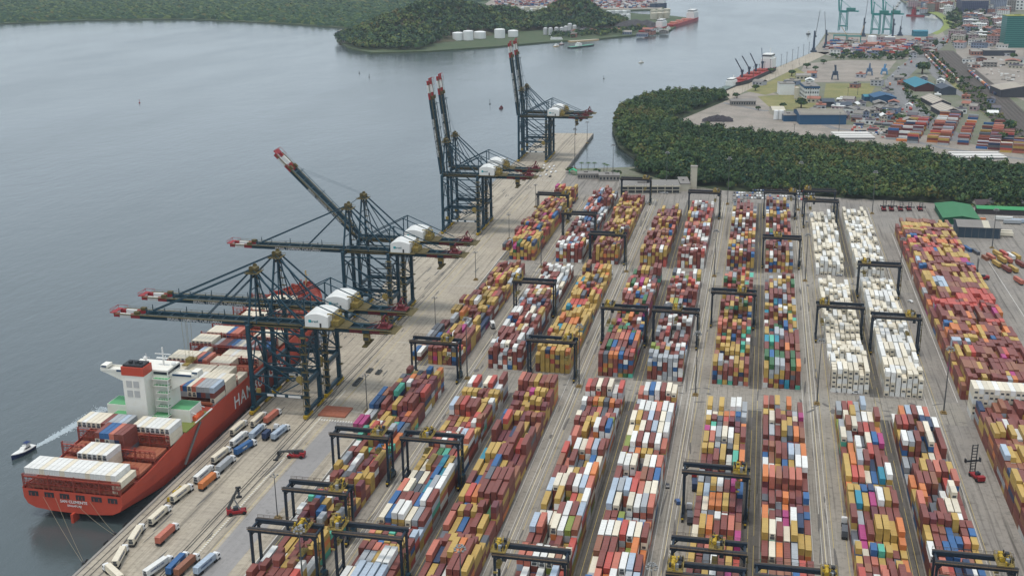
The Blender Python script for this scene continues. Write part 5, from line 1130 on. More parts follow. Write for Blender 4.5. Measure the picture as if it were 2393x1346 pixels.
# car park in front of the mangroves
gq = random.Random(21); n = 0
for row, (ya, yb) in enumerate(((452, 455), (458, 462), (463, 468), (445, 449))):
    for x in range(1716 if row != 3 else 1760, 1905, 6):
        if gq.random() < .16: continue
        p = G(x+gq.uniform(-1, 1), ya+(yb-ya)*(x-1716)/190); ci = gq.choice((0, 0, 1, 1, 2, 3, 5, 4)); n += 1
        car(p[0], p[1], R(gq.choice((0, 4, -5))), ci, '%s parked car, %s along the %s row of the car park' % (CN[ci], ORD[min(30, int((x-1716)/6)+1)], ('second', 'third', 'nearest', 'farthest')[row]), 'cars in the car park by the mangroves')
for j, x in enumerate((1516, 1523, 1531, 1539, 1548, 1556)):
    p = G(x, 449+j*.8); car(p[0], p[1], R(80), (0, 0, 1, 0, 0, 1)[j], '%s car beside the low building, %s from left' % (('white', 'white', 'silver', 'white', 'white', 'silver')[j], ORD[j+1]), 'cars beside the low building')
# yacht and wake
p = G(55, 1060, WZ); q = G(250, 952, WZ); hd = math.atan2(-(p[0]-q[0]), p[1]-q[1])
y_ = empty('motor_yacht', (p[0], p[1], WZ), 'white motor yacht with navy hull and canopy speeding past the ship stern', 'yacht', None, hd)
b = MB(); secs = [(-7, 2.0, 1.7), (-3, 2.2, 1.6), (1, 2.2, 1.7), (4.5, 1.5, 2.0), (7.8, .1, 2.4)]
for i in range(4):
    (ya, wa, za), (yb2, wb, zb2) = secs[i], secs[i+1]
    b.add([(-wa, ya, za), (wa, ya, za), (wb, yb2, zb2), (-wb, yb2, zb2), (-wa*.7, ya, -.4), (wa*.7, ya, -.4), (wb*.6, yb2, -.4), (-wb*.6, yb2, -.4)], [(0, 1, 2, 3), (0, 3, 7, 4), (1, 5, 6, 2), (0, 4, 5, 1), (3, 2, 6, 7)])
b.build('hull', mat('yacht navy hull', (.02, .035, .10), .3), y_)
b = MB()
for i in range(4):
    (ya, wa, za), (yb2, wb, zb2) = secs[i], secs[i+1]; b.add([(-wa, ya, za+.02), (wa, ya, za+.02), (wb, yb2, zb2+.02), (-wb, yb2, zb2+.02), (-wa, ya, za+.4), (wa, ya, za+.4), (wb, yb2, zb2+.4), (-wb, yb2, zb2+.4)], [(4, 5, 6, 7), (0, 3, 7, 4), (1, 5, 6, 2), (0, 4, 5, 1), (3, 2, 6, 7)])
b.build('deck', WHT, y_)
b = MB(); b.add([(-1.6, -4, 2), (1.6, -4, 2), (1.6, 1.5, 2), (-1.6, 1.5, 2), (-1.4, -3.8, 3.4), (1.4, -3.8, 3.4), (1.3, .2, 3.4), (-1.3, .2, 3.4)], [(4, 5, 6, 7), (0, 1, 5, 4), (1, 2, 6, 5), (2, 3, 7, 6), (3, 0, 4, 7)]); b.box(-1.3, 1.3, -3.6, -1, 3.4, 4.0); b.build('cabin', WHT, y_)
b = MB(); b.box(-1.55, 1.55, -3.5, -.2, 2.5, 3.1); b.build('window', GLASS, y_)
b = MB(); b.box(-1.3, 1.3, -4.4, -1.6, 5.0, 5.15)
for x in (-1.2, 1.2):
    for yy in (-4.2, -1.8): b.bar((x, yy, 3.4), (x, yy, 5), .08)
b.build('canopy', mat('navy canvas', (.02, .04, .12), .8), y_)
gw = np.random.RandomState(4); N_ = 3600; t = gw.rand(N_)**.8; off = gw.randn(N_)*(.8+4.6*t)*.5
dx, dy = q[0]-p[0], q[1]-p[1]; Lq = sqrt(dx*dx+dy*dy); ux, uy = dx/Lq, dy/Lq
cx = p[0]+ux*(6+t*(Lq-6))-uy*off; cy = p[1]+uy*(6+t*(Lq-6))+ux*off; s = (.2+.6*gw.rand(N_))*(1-.5*t)
V = []
for i in range(N_):
    a0 = gw.rand()*6; V += [(cx[i]+s[i]*cos(a0+a)*(1.0 if k_ % 2 else .55), cy[i]+s[i]*sin(a0+a)*(1.3 if k_ % 2 else .8), WZ+.05+.04*(k_ % 2)) for k_, a in enumerate((0, 1.57, 3.14, 4.71))]
tag(fastmesh('wake_foam', np.array(V), np.arange(4*N_).reshape(-1, 4), np.zeros(N_, int), [mat('foam', (.40, .46, .48), .7)]), 'white churned foam trailing behind the motor yacht', 'wake', None, 'stuff')
# ---------------------------------------------------------------- far bank: hills, woods, tanks
HB = [(-795, 2690, 60, 88, 135), (-868, 2560, 24, 50, 80), (-720, 2800, 40, 70, 90), (-640, 2900, 34, 60, 80), (-500, 3010, 46, 75, 100), (-450, 2960, 24, 60, 70)]
def hf(X, Y):
    z = np.zeros_like(np.asarray(X, float))
    for cx, cy, h, sx, sy in HB: z = z+h*np.exp(-((X-cx)/sx)**2-((Y-cy)/sy)**2)
    return z
gx_, gy_ = np.meshgrid(np.linspace(-1130, -330, 60), np.linspace(2330, 3300, 60)); gz = hf(gx_, gy_)-np.where(hf(gx_, gy_) < 2.5, 8, 1.2)
V = np.stack([gx_, gy_, gz], -1).reshape(-1, 3); idx = np.arange(3600).reshape(60, 60)
Fq = np.stack([idx[:-1, :-1], idx[:-1, 1:], idx[1:, 1:], idx[1:, :-1]], -1).reshape(-1, 4)
tag(fastmesh('hill', V, Fq, np.zeros(len(Fq), int), [ground_mat('hill soil', (.055, .07, .03), (.10, .07, .05), (.05, .07, .03), 0)], smooth=True), kind='structure')
shore_ = gp([(797, 92), (818, 110), (870, 120), (1000, 116), (1080, 110), (1276, 98), (1280, 94), (1074, 98), (1050, 92), (1040, 80), (1000, 60), (860, 60), (835, 76)])
def hillwood(label, test, seed):
    X, Y, g = scatter([(-1130, 2330), (-330, 2330), (-330, 3300), (-1130, 3300)], 12.5, seed); k = test(X, Y); X, Y = X[k], Y[k]; n = len(X); rr = 9*(.7+.6*g.rand(n)); hh = 12*(.75+.5*g.rand(n))
    V, Fq, mi = clumps(X, Y, hf(X, Y)+hh*.7, rr, hh*.62, 26, seed+1, [.22, .34, .24, .04, .16], .36); tag(fastmesh('island_wood', V, Fq, mi, LEAF), label, 'wood', None, 'stuff')
hillwood('dark wooded hill in the estuary left of the white storage tanks', lambda X, Y: ((hf(X, Y) > 1.6) | inpoly(X, Y, shore_)) & (X < -575) & (X > -955) & ~((np.abs(X+625) < 75) & (Y < 2700) & (hf(X, Y) < 9)), 31)
hillwood('smaller dark wooded hill right of the white storage tanks', lambda X, Y: (hf(X, Y) > 1.6) & (X >= -575), 32)
strip = gp([(1285, 92), (1420, 84), (1520, 72), (1500, 66), (1400, 74), (1290, 84)])
wood('shore_wood', 'scattered green bushes along the far industrial shore', strip, 16, 7, 7, 14, 33, [.3, .3, .2, .05, .15], cat='bushes')
# far mangrove flats: bumpy canopy
def canopy(name, label, poly, step, h, seed, mats=LEAF):
    X, Y, g = scatter(poly, step, seed, .9); n = len(X); r = step*(.62+.35*g.rand(n)); hh = h*(.6+.8*g.rand(n))
    o = np.array([(1, 0, 0), (.5, .87, 0), (-.5, .87, 0), (-1, 0, 0), (-.5, -.87, 0), (.5, -.87, 0), (.45, .1, .8), (-.2, .42, .85), (-.25, -.4, .8)])
    V = np.stack([X, Y, np.zeros(n)], -1)[:, None, :]+(o[None]+(g.rand(n, 9, 3)-.5)*.35)*np.stack([r, r, hh], -1)[:, None, :]
    f = np.array([(0, 1, 7, 6), (1, 2, 3, 7), (3, 4, 8, 7), (4, 5, 0, 8), (0, 6, 8, 8), (6, 7, 8, 8)])
    Fq = (f[None, :4]+(np.arange(n)*9)[:, None, None]).reshape(-1, 4); F3 = np.repeat((np.array([(6, 7, 8, 0)])[None]+(np.arange(n)*9)[:, None, None]), 1, 0).reshape(-1, 4)
    Fq = np.concatenate([Fq, F3]); mi = np.repeat(g.choice(5, size=n, p=[.34, .26, .12, .03, .25]), 4); mi = np.concatenate([mi, g.choice(5, size=n, p=[.3, .3, .15, .03, .22])])
    return tag(fastmesh(name, V.reshape(-1, 3), Fq, mi, mats), label, 'mangrove', None, 'stuff')
farw = gp([(-60, 59), (0, 54), (200, 46), (420, 43), (620, 51), (800, 63), (850, 70), (870, 58), (960, 40), (1160, 26), (1100, 8)]) + [(-700, 5200), (-1500, 5600), (-3600, 5600), (-2600, 2800)]
canopy('far_mangrove', 'flat green mangrove forest covering the far shore at top left', farw, 15, 9, 41)
psheet('water_inlet', [(690, 9), (760, 6), (860, 7), (900, 12), (1000, 10), (990, 14), (900, 15), (850, 12), (700, 12)], .4, bpy.data.materials['estuary water'])
far_t = 'white storage tanks on the far shore'
def tank(xl, xr, yb, yt, label, group, m=TANK, dome=.12, rimm=None):
    p = G((xl+xr)/2, yb); dist = sqrt(p[0]**2+p[1]**2+CAMZ**2); r = (xr-xl)/2/F_*dist*.98; h = max(5, HT((xl+xr)/2, yb-1, yt))
    b = MB(); b.cyl(0, 0, 0, h, r, 0, 20, None, r*dome+.3); o = b.build('storage_tank', m, None, (p[0], p[1]+r*.5, .1)); 
    return tag(o, label, 'tank', group)
for k, (a, c, yb, yt) in enumerate(((1056, 1081, 95, 77), (1081, 1105, 95, 73), (1106, 1134, 91, 75), (1154, 1179, 90, 69), (1186, 1210, 87, 72))):
    tank(a, c, yb, yt, 'large white storage tank at the foot of the wooded hill, %s from left' % ORD[k+1], 'large white tanks below the hill')
M_silo = mat('grey silo metal', (.50, .50, .49), .5, .1)
SIL = ((1274, 82, 66), (1286, 83, 66), (1300, 82, 65), (1312, 80, 65), (1322, 77, 62), (1331, 73, 56), (1342, 73, 60), (1351, 70, 57), (1362, 68, 48), (1356, 60, 46), (1375, 66, 57), (1384, 64, 55), (1395, 62, 54), (1404, 60, 50))
for k, (x, yb, yt) in enumerate(SIL): tank(x-5, x+5, yb, yt, 'slender grey silo by the far shore, %s from left' % ORD[k+1], 'slender silos by the far shore', M_silo, .3)
gt = random.Random(14); k = 0
for x in range(1150, 1292, 9):
    for row in (0, 1):
        yb = 46-row*11-(x-1150)*.03+gt.uniform(-1.5, 1.5); r = gt.uniform(5, 8); k += 1
        tank(x-r, x+r, yb, yb-gt.uniform(11, 16), 'small white tank of the distant tank farm, %s along the %s row' % (ORD[int((x-1150)/9)+1], ('front', 'back')[row]), 'distant tank farm between the hills', bpy.data.materials['beige render'] if gt.random() < .3 else TANK)
for k, x in enumerate(range(1386, 1472, 9)):
    for row in (0, 1): tank(x-6, x+6, 50-row*9-k*.3, 36-row*9-k*.3, 'pale tank right of the smaller hill, %s in the %s row' % (ORD[k+1], ('front', 'back')[row]), 'pale tanks right of the hill', TANK if (k+row) % 2 else M_silo)
for k, (x, yb) in enumerate(((1527, 46), (1541, 45), (1556, 44), (1527, 39), (1543, 37), (1558, 36))): tank(x-8, x+8, yb, yb-15, 'wide cream tank beside the coal heap, %s of six' % ORD[k+1], 'cream tanks beside the coal heap', bpy.data.materials['beige render'])
def mound(name, x0, x1, yb, hgt, depth, m, label, cat):
    p, q = G(x0, yb), G(x1, yb); n = 14; b = MB(); g = random.Random(int(x0)); W_ = q[0]-p[0]
    rowsv = []
    for j in range(6):
        for i in range(n+1):
            u = i/n; v = j/5; z = hgt*sin(pi*u)**.55*sin(pi*v)**.8*(.75+.5*g.random()); b.v.append((p[0]+W_*u+g.uniform(-1, 1), p[1]+(q[1]-p[1])*u+depth*v, z))
    for j in range(5):
        for i in range(n): b.f.append((j*(n+1)+i, j*(n+1)+i+1, (j+1)*(n+1)+i+1, (j+1)*(n+1)+i)); b.m.append(0)
    return tag(b.build(name, m), label, cat)
mound('coal_heap', 1425, 1532, 70, 17, 160, mat('coal', (.05, .045, .045), .9), 'long dark coal heap behind the far red ships', 'heap')
mound('rubble_heap', 1640, 1712, 285, 6, 26, mat('black tarpaulin rubble', (.04, .035, .04), .9, 0, .5, .4), 'black rubble heap on the bare gravel lot beyond the mangroves', 'heap')
def bld(name, x0, x1, yb, yt, depth, wm, label, cat='building', roof=None, rm=None, rz=0.0, win=None, rise=3.0, over=.8, hfix=None, axis='x', z0=-.4):
    """building whose front wall foot runs from (x0,yb) to (x1,yb) in the photograph"""
    p, q = G(x0, yb), G(x1, yb if not isinstance(yb, tuple) else yb[1]); 
    W_ = sqrt((q[0]-p[0])**2+(q[1]-p[1])**2); h = hfix or max(3, HT((x0+x1)/2, yb, yt)); an = math.atan2(q[1]-p[1], q[0]-p[0])+rz
    t = empty(name, (p[0], p[1], z0), label, cat, None, an); b = MB(); b.box(0, W_, 0, depth, 0, h)
    if roof == 'gable':
        if axis == 'x': b.add([(0, 0, h), (0, depth, h), (0, depth/2, h+rise)], [(0, 2, 1)]); b.add([(W_, 0, h), (W_, depth, h), (W_, depth/2, h+rise)], [(0, 1, 2)])
        else: b.add([(0, 0, h), (W_, 0, h), (W_/2, 0, h+rise)], [(0, 1, 2)]); b.add([(0, depth, h), (W_, depth, h), (W_/2, depth, h+rise)], [(0, 2, 1)])
    b.build('wall', wm, t); b = MB()
    if roof == 'gable': b.gable(0, W_, 0, depth, h+.1, h+rise+.3, 0, axis, over)
    else: b.box(-over*.5, W_+over*.5, -over*.5, depth+over*.5, h, h+.7); b.box(W_*.3, W_*.5, depth*.4, depth*.6, h+.7, h+2.2)
    b.build('roof', rm or ROOFG, t)
    if win:
        nx, nz = win[0], win[1]; b = MB()
        for i in range(nx):
            for j in range(nz):
                xa = W_*(i+.25)/nx; xb = W_*(i+.75)/nx; za = h*(j+.3)/nz; zb = h*(j+.75)/nz; b.box(xa, xb, -.12, 0, za, zb)
        dn = max(1, int(nx*depth/W_))
        for i in range(dn):
            for j in range(nz):
                ya = depth*(i+.25)/dn; yb_ = depth*(i+.75)/dn; b.box(-.12, 0, ya, yb_, h*(j+.3)/nz, h*(j+.75)/nz); b.box(W_, W_+.12, ya, yb_, h*(j+.3)/nz, h*(j+.75)/nz)
        b.build('windows', win[2] if len(win) > 2 else GLASS, t)
    return t, W_, h, depth
# --- just beyond the terminal
t, W_, h, d_ = bld('terminal_office', 1450, 1588, 452, 430, 26, CONC, 'long low grey office with white columns at the far end of the yard', rm=ROOFG, hfix=7, z0=0)
b = MB()
for k in range(9): b.box(W_*k/8-.35, W_*k/8+.35, -1.9, -1.2, 0, 8.6)
b.box(-1, W_+1, -2.2, 0, 6.9, 7.3); b.build('columns', BEIGE, t); b = MB(); b.box(.5, W_-.5, -.1, 0, 1.0, 2.6); b.box(.5, W_-.5, -.1, 0, 4.2, 5.8); b.build('windows', GLASS, t)
b = MB(); b.box(0, W_, -1.4, -1.2, 3.3, 3.9); b.build('gallery', BEIGE, t)
bld('terminal_office', 1350, 1398, 419, 398, 14, CONC, 'small grey office at the jetty root with palms behind', win=(8, 1), z0=0, hfix=5)
bld('shed', 1400, 1448, 424, 408, 16, CONC, 'low grey shed between the two offices at the far end of the yard', rm=ROOFG, win=(6, 1), z0=0, hfix=5.5)
bld('shed', 1590, 1612, 447, 425, 30, BEIGE, 'beige annex beside the tall white tower', rm=ROOFG, z0=0, hfix=7)
b = MB(); p = G(1612.5, 441); q = G(1627.5, 441); b.box(0, q[0]-p[0], 0, 6, 0, 21.5); o = b.build('water_tower', BEIGE, None, (p[0], p[1], 0)); tag(o, 'tall narrow cream tower standing before the mangroves', 'tower')
b = MB()
for z in (4, 8, 12, 16): b.box(.2, .8, -.08, 0, z, z+2)
b.box(-.3, q[0]-p[0]+.3, -.3, 6.3, 21.5, 22); b.build('tower_trim', CONC, o)
bld('hut', 1714, 1736, 476, 463, 6, WHT, 'small white hut at the end of the sixth block', win=(3, 1), z0=0, hfix=3.4)
b = MB(); b.gable(-4, 4, -3, 3, 4.0, 6.2, 0, 'y', 0)
for x in (-3.6, 3.6):
    for y in (-2.6, 2.6): b.bar((x, y, 0), (x, y, 4), .25)
p = G(1339, 408); tag(b.build('canopy', mat('bright green tarpaulin', (.03, .40, .18), .6), None, (p[0], p[1], .03)), 'small bright green canopy at the jetty root', 'canopy')
def shed(x0, x1, y0, y1, h, rise, wm, rm, label, axis='y', stripes=None):
    t = empty('shed', ((x0+x1)/2, (y0+y1)/2, 0), label, 'shed'); a, c = (x1-x0)/2, (y1-y0)/2; b = MB(); b.box(-a, a, -c, c, 0, h)
    if axis == 'y': b.add([(-a, -c, h), (a, -c, h), (0, -c, h+rise)], [(0, 1, 2)])
    else: b.add([(-a, -c, h), (-a, c, h), (-a, 0, h+rise)], [(0, 2, 1)]); b.add([(a, -c, h), (a, c, h), (a, 0, h+rise)], [(0, 1, 2)])
    b.build('wall', wm, t); b = MB(); b.gable(-a, a, -c, c, h+.1, h+rise+.3, 0, axis, .8); r = b.build('roof', rm, t)
    return t, a, c
t, a, c = shed(158, 187, 1004, 1058, 5.5, 2.0, mat('green wall sheet', (.015, .10, .05), .7), mat('dull green sheet roof', (.03, .16, .06), .6, 0, .2, .15, .2), 'big shed with bright green roof behind the right edge stack')
t, a, c = shed(163.5, 196, 961, 986, 9, 2.6, mat('dark blue grey cladding', (.035, .06, .085), .6, 0, .2, .3), ROOFG, 'grey roofed shed with one pale roof strip, in front of the green roofed one', 'x')
b = MB(); b.add([(3, -c-.85, 9.12), (8.2, -c-.85, 9.12), (8.2, 0, 12.03), (3, 0, 12.03)], [(0, 1, 2, 3)]); b.build('roof_panel', BEIGE, t)
b = MB()
for k in range(7): b.box(-a+k*5.3-.1, -a+k*5.3+.1, -c-.12, -c, 0, 9)
b.build('wall_rib', ROOFG, t)
shed(192, 285, 1046, 1056, 5, 1.5, mat('dark wall brown', (.06, .05, .05), .8), ROOFGR, 'long narrow building with green roof running to the right edge', 'x')  # walls in one even dark brown
shed(236, 262, 760, 812, 5, 2, DARK, mat('dark green roof', (.02, .10, .07), .7), 'dark green roofed shed cut by the right edge below the coloured single containers', 'y')
bld('house', 2282, 2312, 487, 476, 12, BEIGE, 'cream house with dark hipped roof at the edge of the mangroves', 'house', 'gable', mat('dark tiles', (.07, .05, .05), .8), win=(4, 1), hfix=4, rise=3)
bld('house', 2300, 2325, 475, 468, 12, WHT, 'white house behind the dark roofed one near the mangroves', 'house', 'gable', ROOFG, hfix=4, rise=2)
bld('house', 2388, 2420, 475, 462, 14, WHT, 'white house at the right edge beside the lane', 'house', 'gable', ROOFG, hfix=5, rise=2)
# loose containers and trailers at the right
SING = [(2323, 612, 'a', 'brown'), (2338, 604, 'y', ''), (2354, 604, 'r', ''), (2369, 610, 'w', ''), (2382, 610, 'y', ''), (2337, 628, 'y', ''), (2349, 618, 'y', ''), (2363, 618, 'a', ''), (2360, 640, 'm', ''), (2376, 640, 'y', ''), (2392, 628, 'm', ''), (2389, 668, 'a', ''), (2268, 590, 'u', ''), (2287, 597, 'k', ''), (2308, 610, 'b', '')]
for k, (x, y, c, _) in enumerate(SING):
    p = G(x, y); b = MB(); container_geo(b, -1.22, 0, 0, 2.44, 12.19 if k not in (14,) else 9, 2.6); o = b.build('shipping_container', CM[CI[c]], None, (p[0], p[1], .03 if k > 11 else 1.2)); o.rotation_euler = (0, 0, R(14))
    if k <= 11: b = MB(); b.box(-1, 1, 0, 12, -.35, -.05); [wheel_geo(b, s, yy, .5, .4) for s in (-.9, .9) for yy in (1.5, 3)]; [b.v.__setitem__(i, (b.v[i][0], b.v[i][1], b.v[i][2]-1.15)) for i in range(8, len(b.v))]; b.build('trailer', DARK, o)
    tag(o, '%s container parked alone in the lot below the grey shed, %s in reading order' % (PAL[c][0], ORD[k+1]), 'container', 'containers on trailers at the right edge')
for k, (x, y, c, L) in enumerate(((2282, 519, 'o', 14), (2345, 516, 'w', 14), (2365, 524, 'g', 14), (2345, 548, 'x', 13), (2347, 553, 'x', 13), (2380, 522, 's', 12))):
    p = G(x, y); b = MB(); b.box(-L/2, L/2, -1.3, 1.3, .9, 3.7); o = b.build('trailer_box', CM[CI[c]], None, (p[0], p[1], .03)); b = MB(); b.box(-L/2, L/2, -1, 1, .5, .88); [b.box(s-.5, s+.5, -1.2, 1.2, 0, .5) for s in (-L/2+1.5, L/2-1.5)]; b.build('chassis', DARK, o)
    tag(o, '%s trailer parked crosswise behind the grey shed, %s from top left' % (PAL[c][0], ORD[k+1]), 'trailer')
# --- east bank industry
t, W_, h, d_ = bld('warehouse', 1868, 1977, 291, 268, 46, BLUEW, 'blue warehouse with pale striped roof beyond the mangroves', 'warehouse', 'gable', ROOFG, rise=4)
b = MB()
for k in range(4): b.box(W_*(.03), W_*.97, d_*(.08+.11*k), d_*(.12+.11*k), h+1+k*.9, h+1.5+k*.9)
b.build('roof_light', BEIGE, t)
bld('warehouse', 1831, 1868, 284, 270, 30, BLUEW, 'lower blue warehouse wing joined left of the striped roof one', 'warehouse', None, ROOFG)
bld('warehouse', 1806, 1834, 270, 258, 34, BEIGE, 'beige roofed hall left of the blue warehouses', 'warehouse', 'gable', BEIGE, rise=3)
for k, x in enumerate((1813, 1825)): tank(x-5.5, x+5.5, 280, 258, 'white upright silo beside the beige hall, %s' % ('left', 'right')[k], 'pair of upright silos', TANK, .05)
t, W_, h, d_ = bld('mural_building', 1821, 1856, 222, 196, 24, TANK, 'white building with faded wall painting near the berthed bulk ship', 'building', None, ROOFG)
t, W_, h, d_ = bld('office_block', 1880, 1913, 231, 202, 44, WHT, 'white office block with blue roof band beside a cream tower', 'building', None, ROOFG, win=(6, 3))
b = MB(); b.box(-1, W_+1, -1, d_+1, h-2.6, h+.02); b.build('roof_band', BLUEW, t)
p = G(1861, 231); b = MB(); b.cyl(0, 0, 0, HT(1861, 231, 205), 3.6, 0, 14, None, 1); tag(b.build('tower', BEIGE, None, (p[0], p[1], 0)), 'short round cream tower between white and blue banded buildings', 'tower')
bld('hangar', 1708, 1766, 247, 236, 16, CONC, 'long low grey hangar by the tip of the mangroves', 'hangar', 'gable', ROOFG, rise=2, win=(10, 1))
bld('warehouse', 2042, 2094, 243, 228, 34, BLUEW, 'dark blue hall with white sign beside the wide road', 'warehouse', 'gable', BLUEW, rise=4, axis='y')
bld('warehouse', 2020, 2052, 236, 226, 20, BLUEW, 'light blue roofed hall left of the dark blue one', 'warehouse', 'gable', TURQ, rise=2)
bld('warehouse', 1922, 1950, 250, 238, 22, mat('dark cladding', (.05, .065, .085), .7), 'dark hall above the blue warehouse, left of two', 'warehouse', 'gable', mat('dark slate roof', (.06, .075, .095), .7), rise=3)
bld('warehouse', 1952, 1990, 258, 246, 22, bpy.data.materials['dark cladding'], 'dark hall above the blue warehouse, right of two', 'warehouse', 'gable', bpy.data.materials['dark slate roof'], rise=3)
bld('warehouse', 2138, 2195, 214, 204, 74, mat('dark red wall', (.09, .03, .03), .8), 'large turquoise roofed warehouse between the road and the railway', 'warehouse', 'gable', TURQ, rise=7, axis='y')
bld('warehouse', 2199, 2234, 222, 208, 40, bpy.data.materials['dark cladding'], 'dark shed right of the turquoise roofed warehouse', 'warehouse', 'gable', bpy.data.materials['dark slate roof'], rise=4, axis='y')
for k, (x0, x1, yb, yt, dp) in enumerate(((2180, 2222, 252, 242, 62), (2202, 2250, 274, 262, 55), (2338, 2440, 228, 210, 50))):
    t, W_, h, d_ = bld('warehouse', x0, x1, yb, yt, dp, mat('dark opening wall %d' % k, (.06, .06, .07), .8), ('striped beige roofed shed below the turquoise roof', 'striped beige roofed shed, lower of the pair beside the container lot', 'striped beige roofed shed at the right edge beyond the railway')[k], 'warehouse', 'gable', mat('brown sheet roof', (.34, .29, .25), .7) if k == 0 else bpy.data.materials['brown sheet roof'], rise=5, axis='y')
    b = MB()
    for q in range(5):
        ya = d_*(.08+.18*q)
        for s in (0, 1): b.add([(W_/2+(W_*.5 if s else -W_*.5), ya, h+.5), (W_/2, ya, h+5.5), (W_/2, ya+d_*.07, h+5.5), (W_/2+(W_*.5 if s else -W_*.5), ya+d_*.07, h+.5)], [(0, 1, 2, 3) if not s else (3, 2, 1, 0)])
    b.build('roof_light', BEIGE, t)
bld('depot', 2299, 2372, 131, 118, 40, mat('dark bay wall', (.05, .055, .07), .8), 'long depot with dark bays below the green glass tower', 'building', None, CONC, hfix=10)  # one even dark tone over the whole depot wall
bld('house', 2375, 2430, 150, 137, 24, WHT, 'cream house at the right edge, left of the far sidings', 'house', 'gable', ROOFG, hfix=9, rise=3, win=(3, 1))
bld('viaduct_deck', 2315, 2348, 84, 78, 22, BEIGE, 'white banded low building left of the green glass tower', 'building', None, WHT, hfix=9)
bld('shed', 2136, 2168, 86, 74, 26, TURQ, 'teal shed on the quay inside the far basin', 'shed', 'gable', TURQ, rise=2)
t, W_, h, d_ = bld('glass_tower', 2346, 2420, 112, 38, 34, mat('green curtain wall', (.02, .13, .12), .3, 0, .1, .02), 'green glass office tower at the right edge', 'tower', None, mat('roof garden', (.25, .26, .06), .9))
b = MB()
for k in range(16): b.box(-.25, W_+.25, -.25, 0, h*(k+.15)/16, h*(k+.32)/16); b.box(-.25, 0, 0, d_, h*(k+.15)/16, h*(k+.32)/16)
b.build('floor_band', mat('pale green spandrel', (.10, .30, .24), .5), t)
t, W_, h, d_ = bld('dark_tower', 2246, 2308, 34, 2, 70, mat('dark glass slab', (.035, .045, .09), .4), 'broad dark blue office block at the top right', 'tower', None, CONC, win=(14, 9, mat('dim window band', (.10, .11, .16), .4)))
bld('tower_block', 2322, 2350, 30, 0, 50, mat('pale blue grey render', (.26, .29, .36), .7), 'pale blue grey tower right of the broad dark block', 'tower', None, CONC, win=(7, 10))
bld('tower_block', 2354, 2400, 24, -6, 60, WHT, 'white office block at the top right corner', 'tower', None, CONC, win=(5, 4))
# town
CC = [('white', WHT), ('cream', BEIGE), ('grey', CONC), ('pale grey', mat('town pale grey', (.42, .42, .44), .8)), ('brick red', mat('town brick', (.34, .16, .12), .8)), ('pink', mat('town pink', (.42, .30, .30), .8)), ('blue grey', mat('town blue grey', (.20, .24, .32), .7))]
RC = [CONC, ROOFG, mat('terracotta roof', (.30, .13, .09), .8), mat('town dark roof', (.12, .11, .12), .8), WHT]
gt = random.Random(77); cnt = {}
def town(x0, x1, y0, y1, n, hmin, hmax, zone, wmin=14, wmax=34, excl=None):
    k = 0; tries = 0; placed = []
    while k < n and tries < n*30:
        tries += 1; x = gt.uniform(x0, x1); y = gt.uniform(y0, y1)
        if excl and excl(x, y): continue
        p = G(x, y); w_ = gt.uniform(wmin, wmax); d_ = gt.uniform(wmin, wmax)
        if any(abs(p[0]-a)+abs(p[1]-c) < 26+w_*.5 for a, c in placed): continue
        placed.append((p[0], p[1], x, y, w_, d_)) if False else placed.append((p[0], p[1]))
        h = gt.uniform(hmin, hmax) if gt.random() < .7 else gt.uniform(hmin, hmin+6); cn, cm = gt.choice(CC); an = gt.uniform(-.5, .1); k += 1
        t = empty('town_building', (p[0], p[1], -.4), '', 'building', 'buildings of the town', an); b = MB(); b.box(-w_/2, w_/2, -d_/2, d_/2, 0, h); b.build('wall', cm, t); b = MB()
        if h < 10 and gt.random() < .6: b.gable(-w_/2, w_/2, -d_/2, d_/2, h+.1, h+3, 0, gt.choice('xy'), .6)
        else: b.box(-w_/2-.3, w_/2+.3, -d_/2-.3, d_/2+.3, h, h+.8); b.box(-w_*.2, w_*.1, -d_*.1, d_*.2, h+.8, h+3.4)
        b.build('roof', gt.choice(RC), t); fl = max(1, int(h/4)); nx = max(2, int(w_/5)); b = MB()
        for j in range(fl):
            for i in range(nx): b.box(-w_/2+w_*(i+.25)/nx, -w_/2+w_*(i+.75)/nx, -d_/2-.15, -d_/2, h*(j+.3)/fl, h*(j+.7)/fl)
            ny = max(1, int(d_/6))
            for i in range(ny): b.box(-w_/2-.15, -w_/2, -d_/2+d_*(i+.25)/ny, -d_/2+d_*(i+.75)/ny, h*(j+.3)/fl, h*(j+.7)/fl)
        b.build('windows', GLASS, t); key = (cn, zone); cnt.setdefault(key, []).append((x, t, h))
def inwater(x, y): return (x < 2212-(y < 30)*60 and 18 < y < 84) or abs(x-(2225+y*.3)) < 14
town(2120, 2250, -12, 34, 62, 8, 30, 'in the town beyond the basin', excl=inwater)
town(2235, 2345, 34, 112, 70, 6, 20, 'in the quarter left of the green tower', excl=inwater)
town(2250, 2395, -14, 32, 40, 14, 46, 'among the high blocks at top right')
town(1935, 2180, 92, 136, 18, 5, 10, 'among the far dockside containers', 12, 26)
town(1960, 2095, 240, 276, 16, 4, 8, 'in the workshops below the grass field', 10, 22)
town(1990, 2080, 180, 230, 5, 4, 7, 'beside the grass field', 10, 18)
town(1725, 1900, 180, 236, 7, 4, 7, 'on the green strip behind the bulk ship', 12, 24)
town(1990, 2135, 252, 290, 26, 3, 6, 'in the clutter around the container lot', 7, 16)
town(2100, 2200, 186, 206, 7, 4, 7, 'just above the turquoise roof', 8, 18)
town(2190, 2330, 228, 268, 9, 3, 6, 'beside the striped sheds', 8, 16)
town(1900, 1990, 236, 262, 8, 4, 7, 'above the blue warehouse', 8, 18)
town(2250, 2393, 120, 160, 8, 4, 8, 'in the yard right of the railway', 12, 26)
town(790, 850, 78, 100, 7, 4, 8, 'at the left tip of the wooded island', 12, 20)
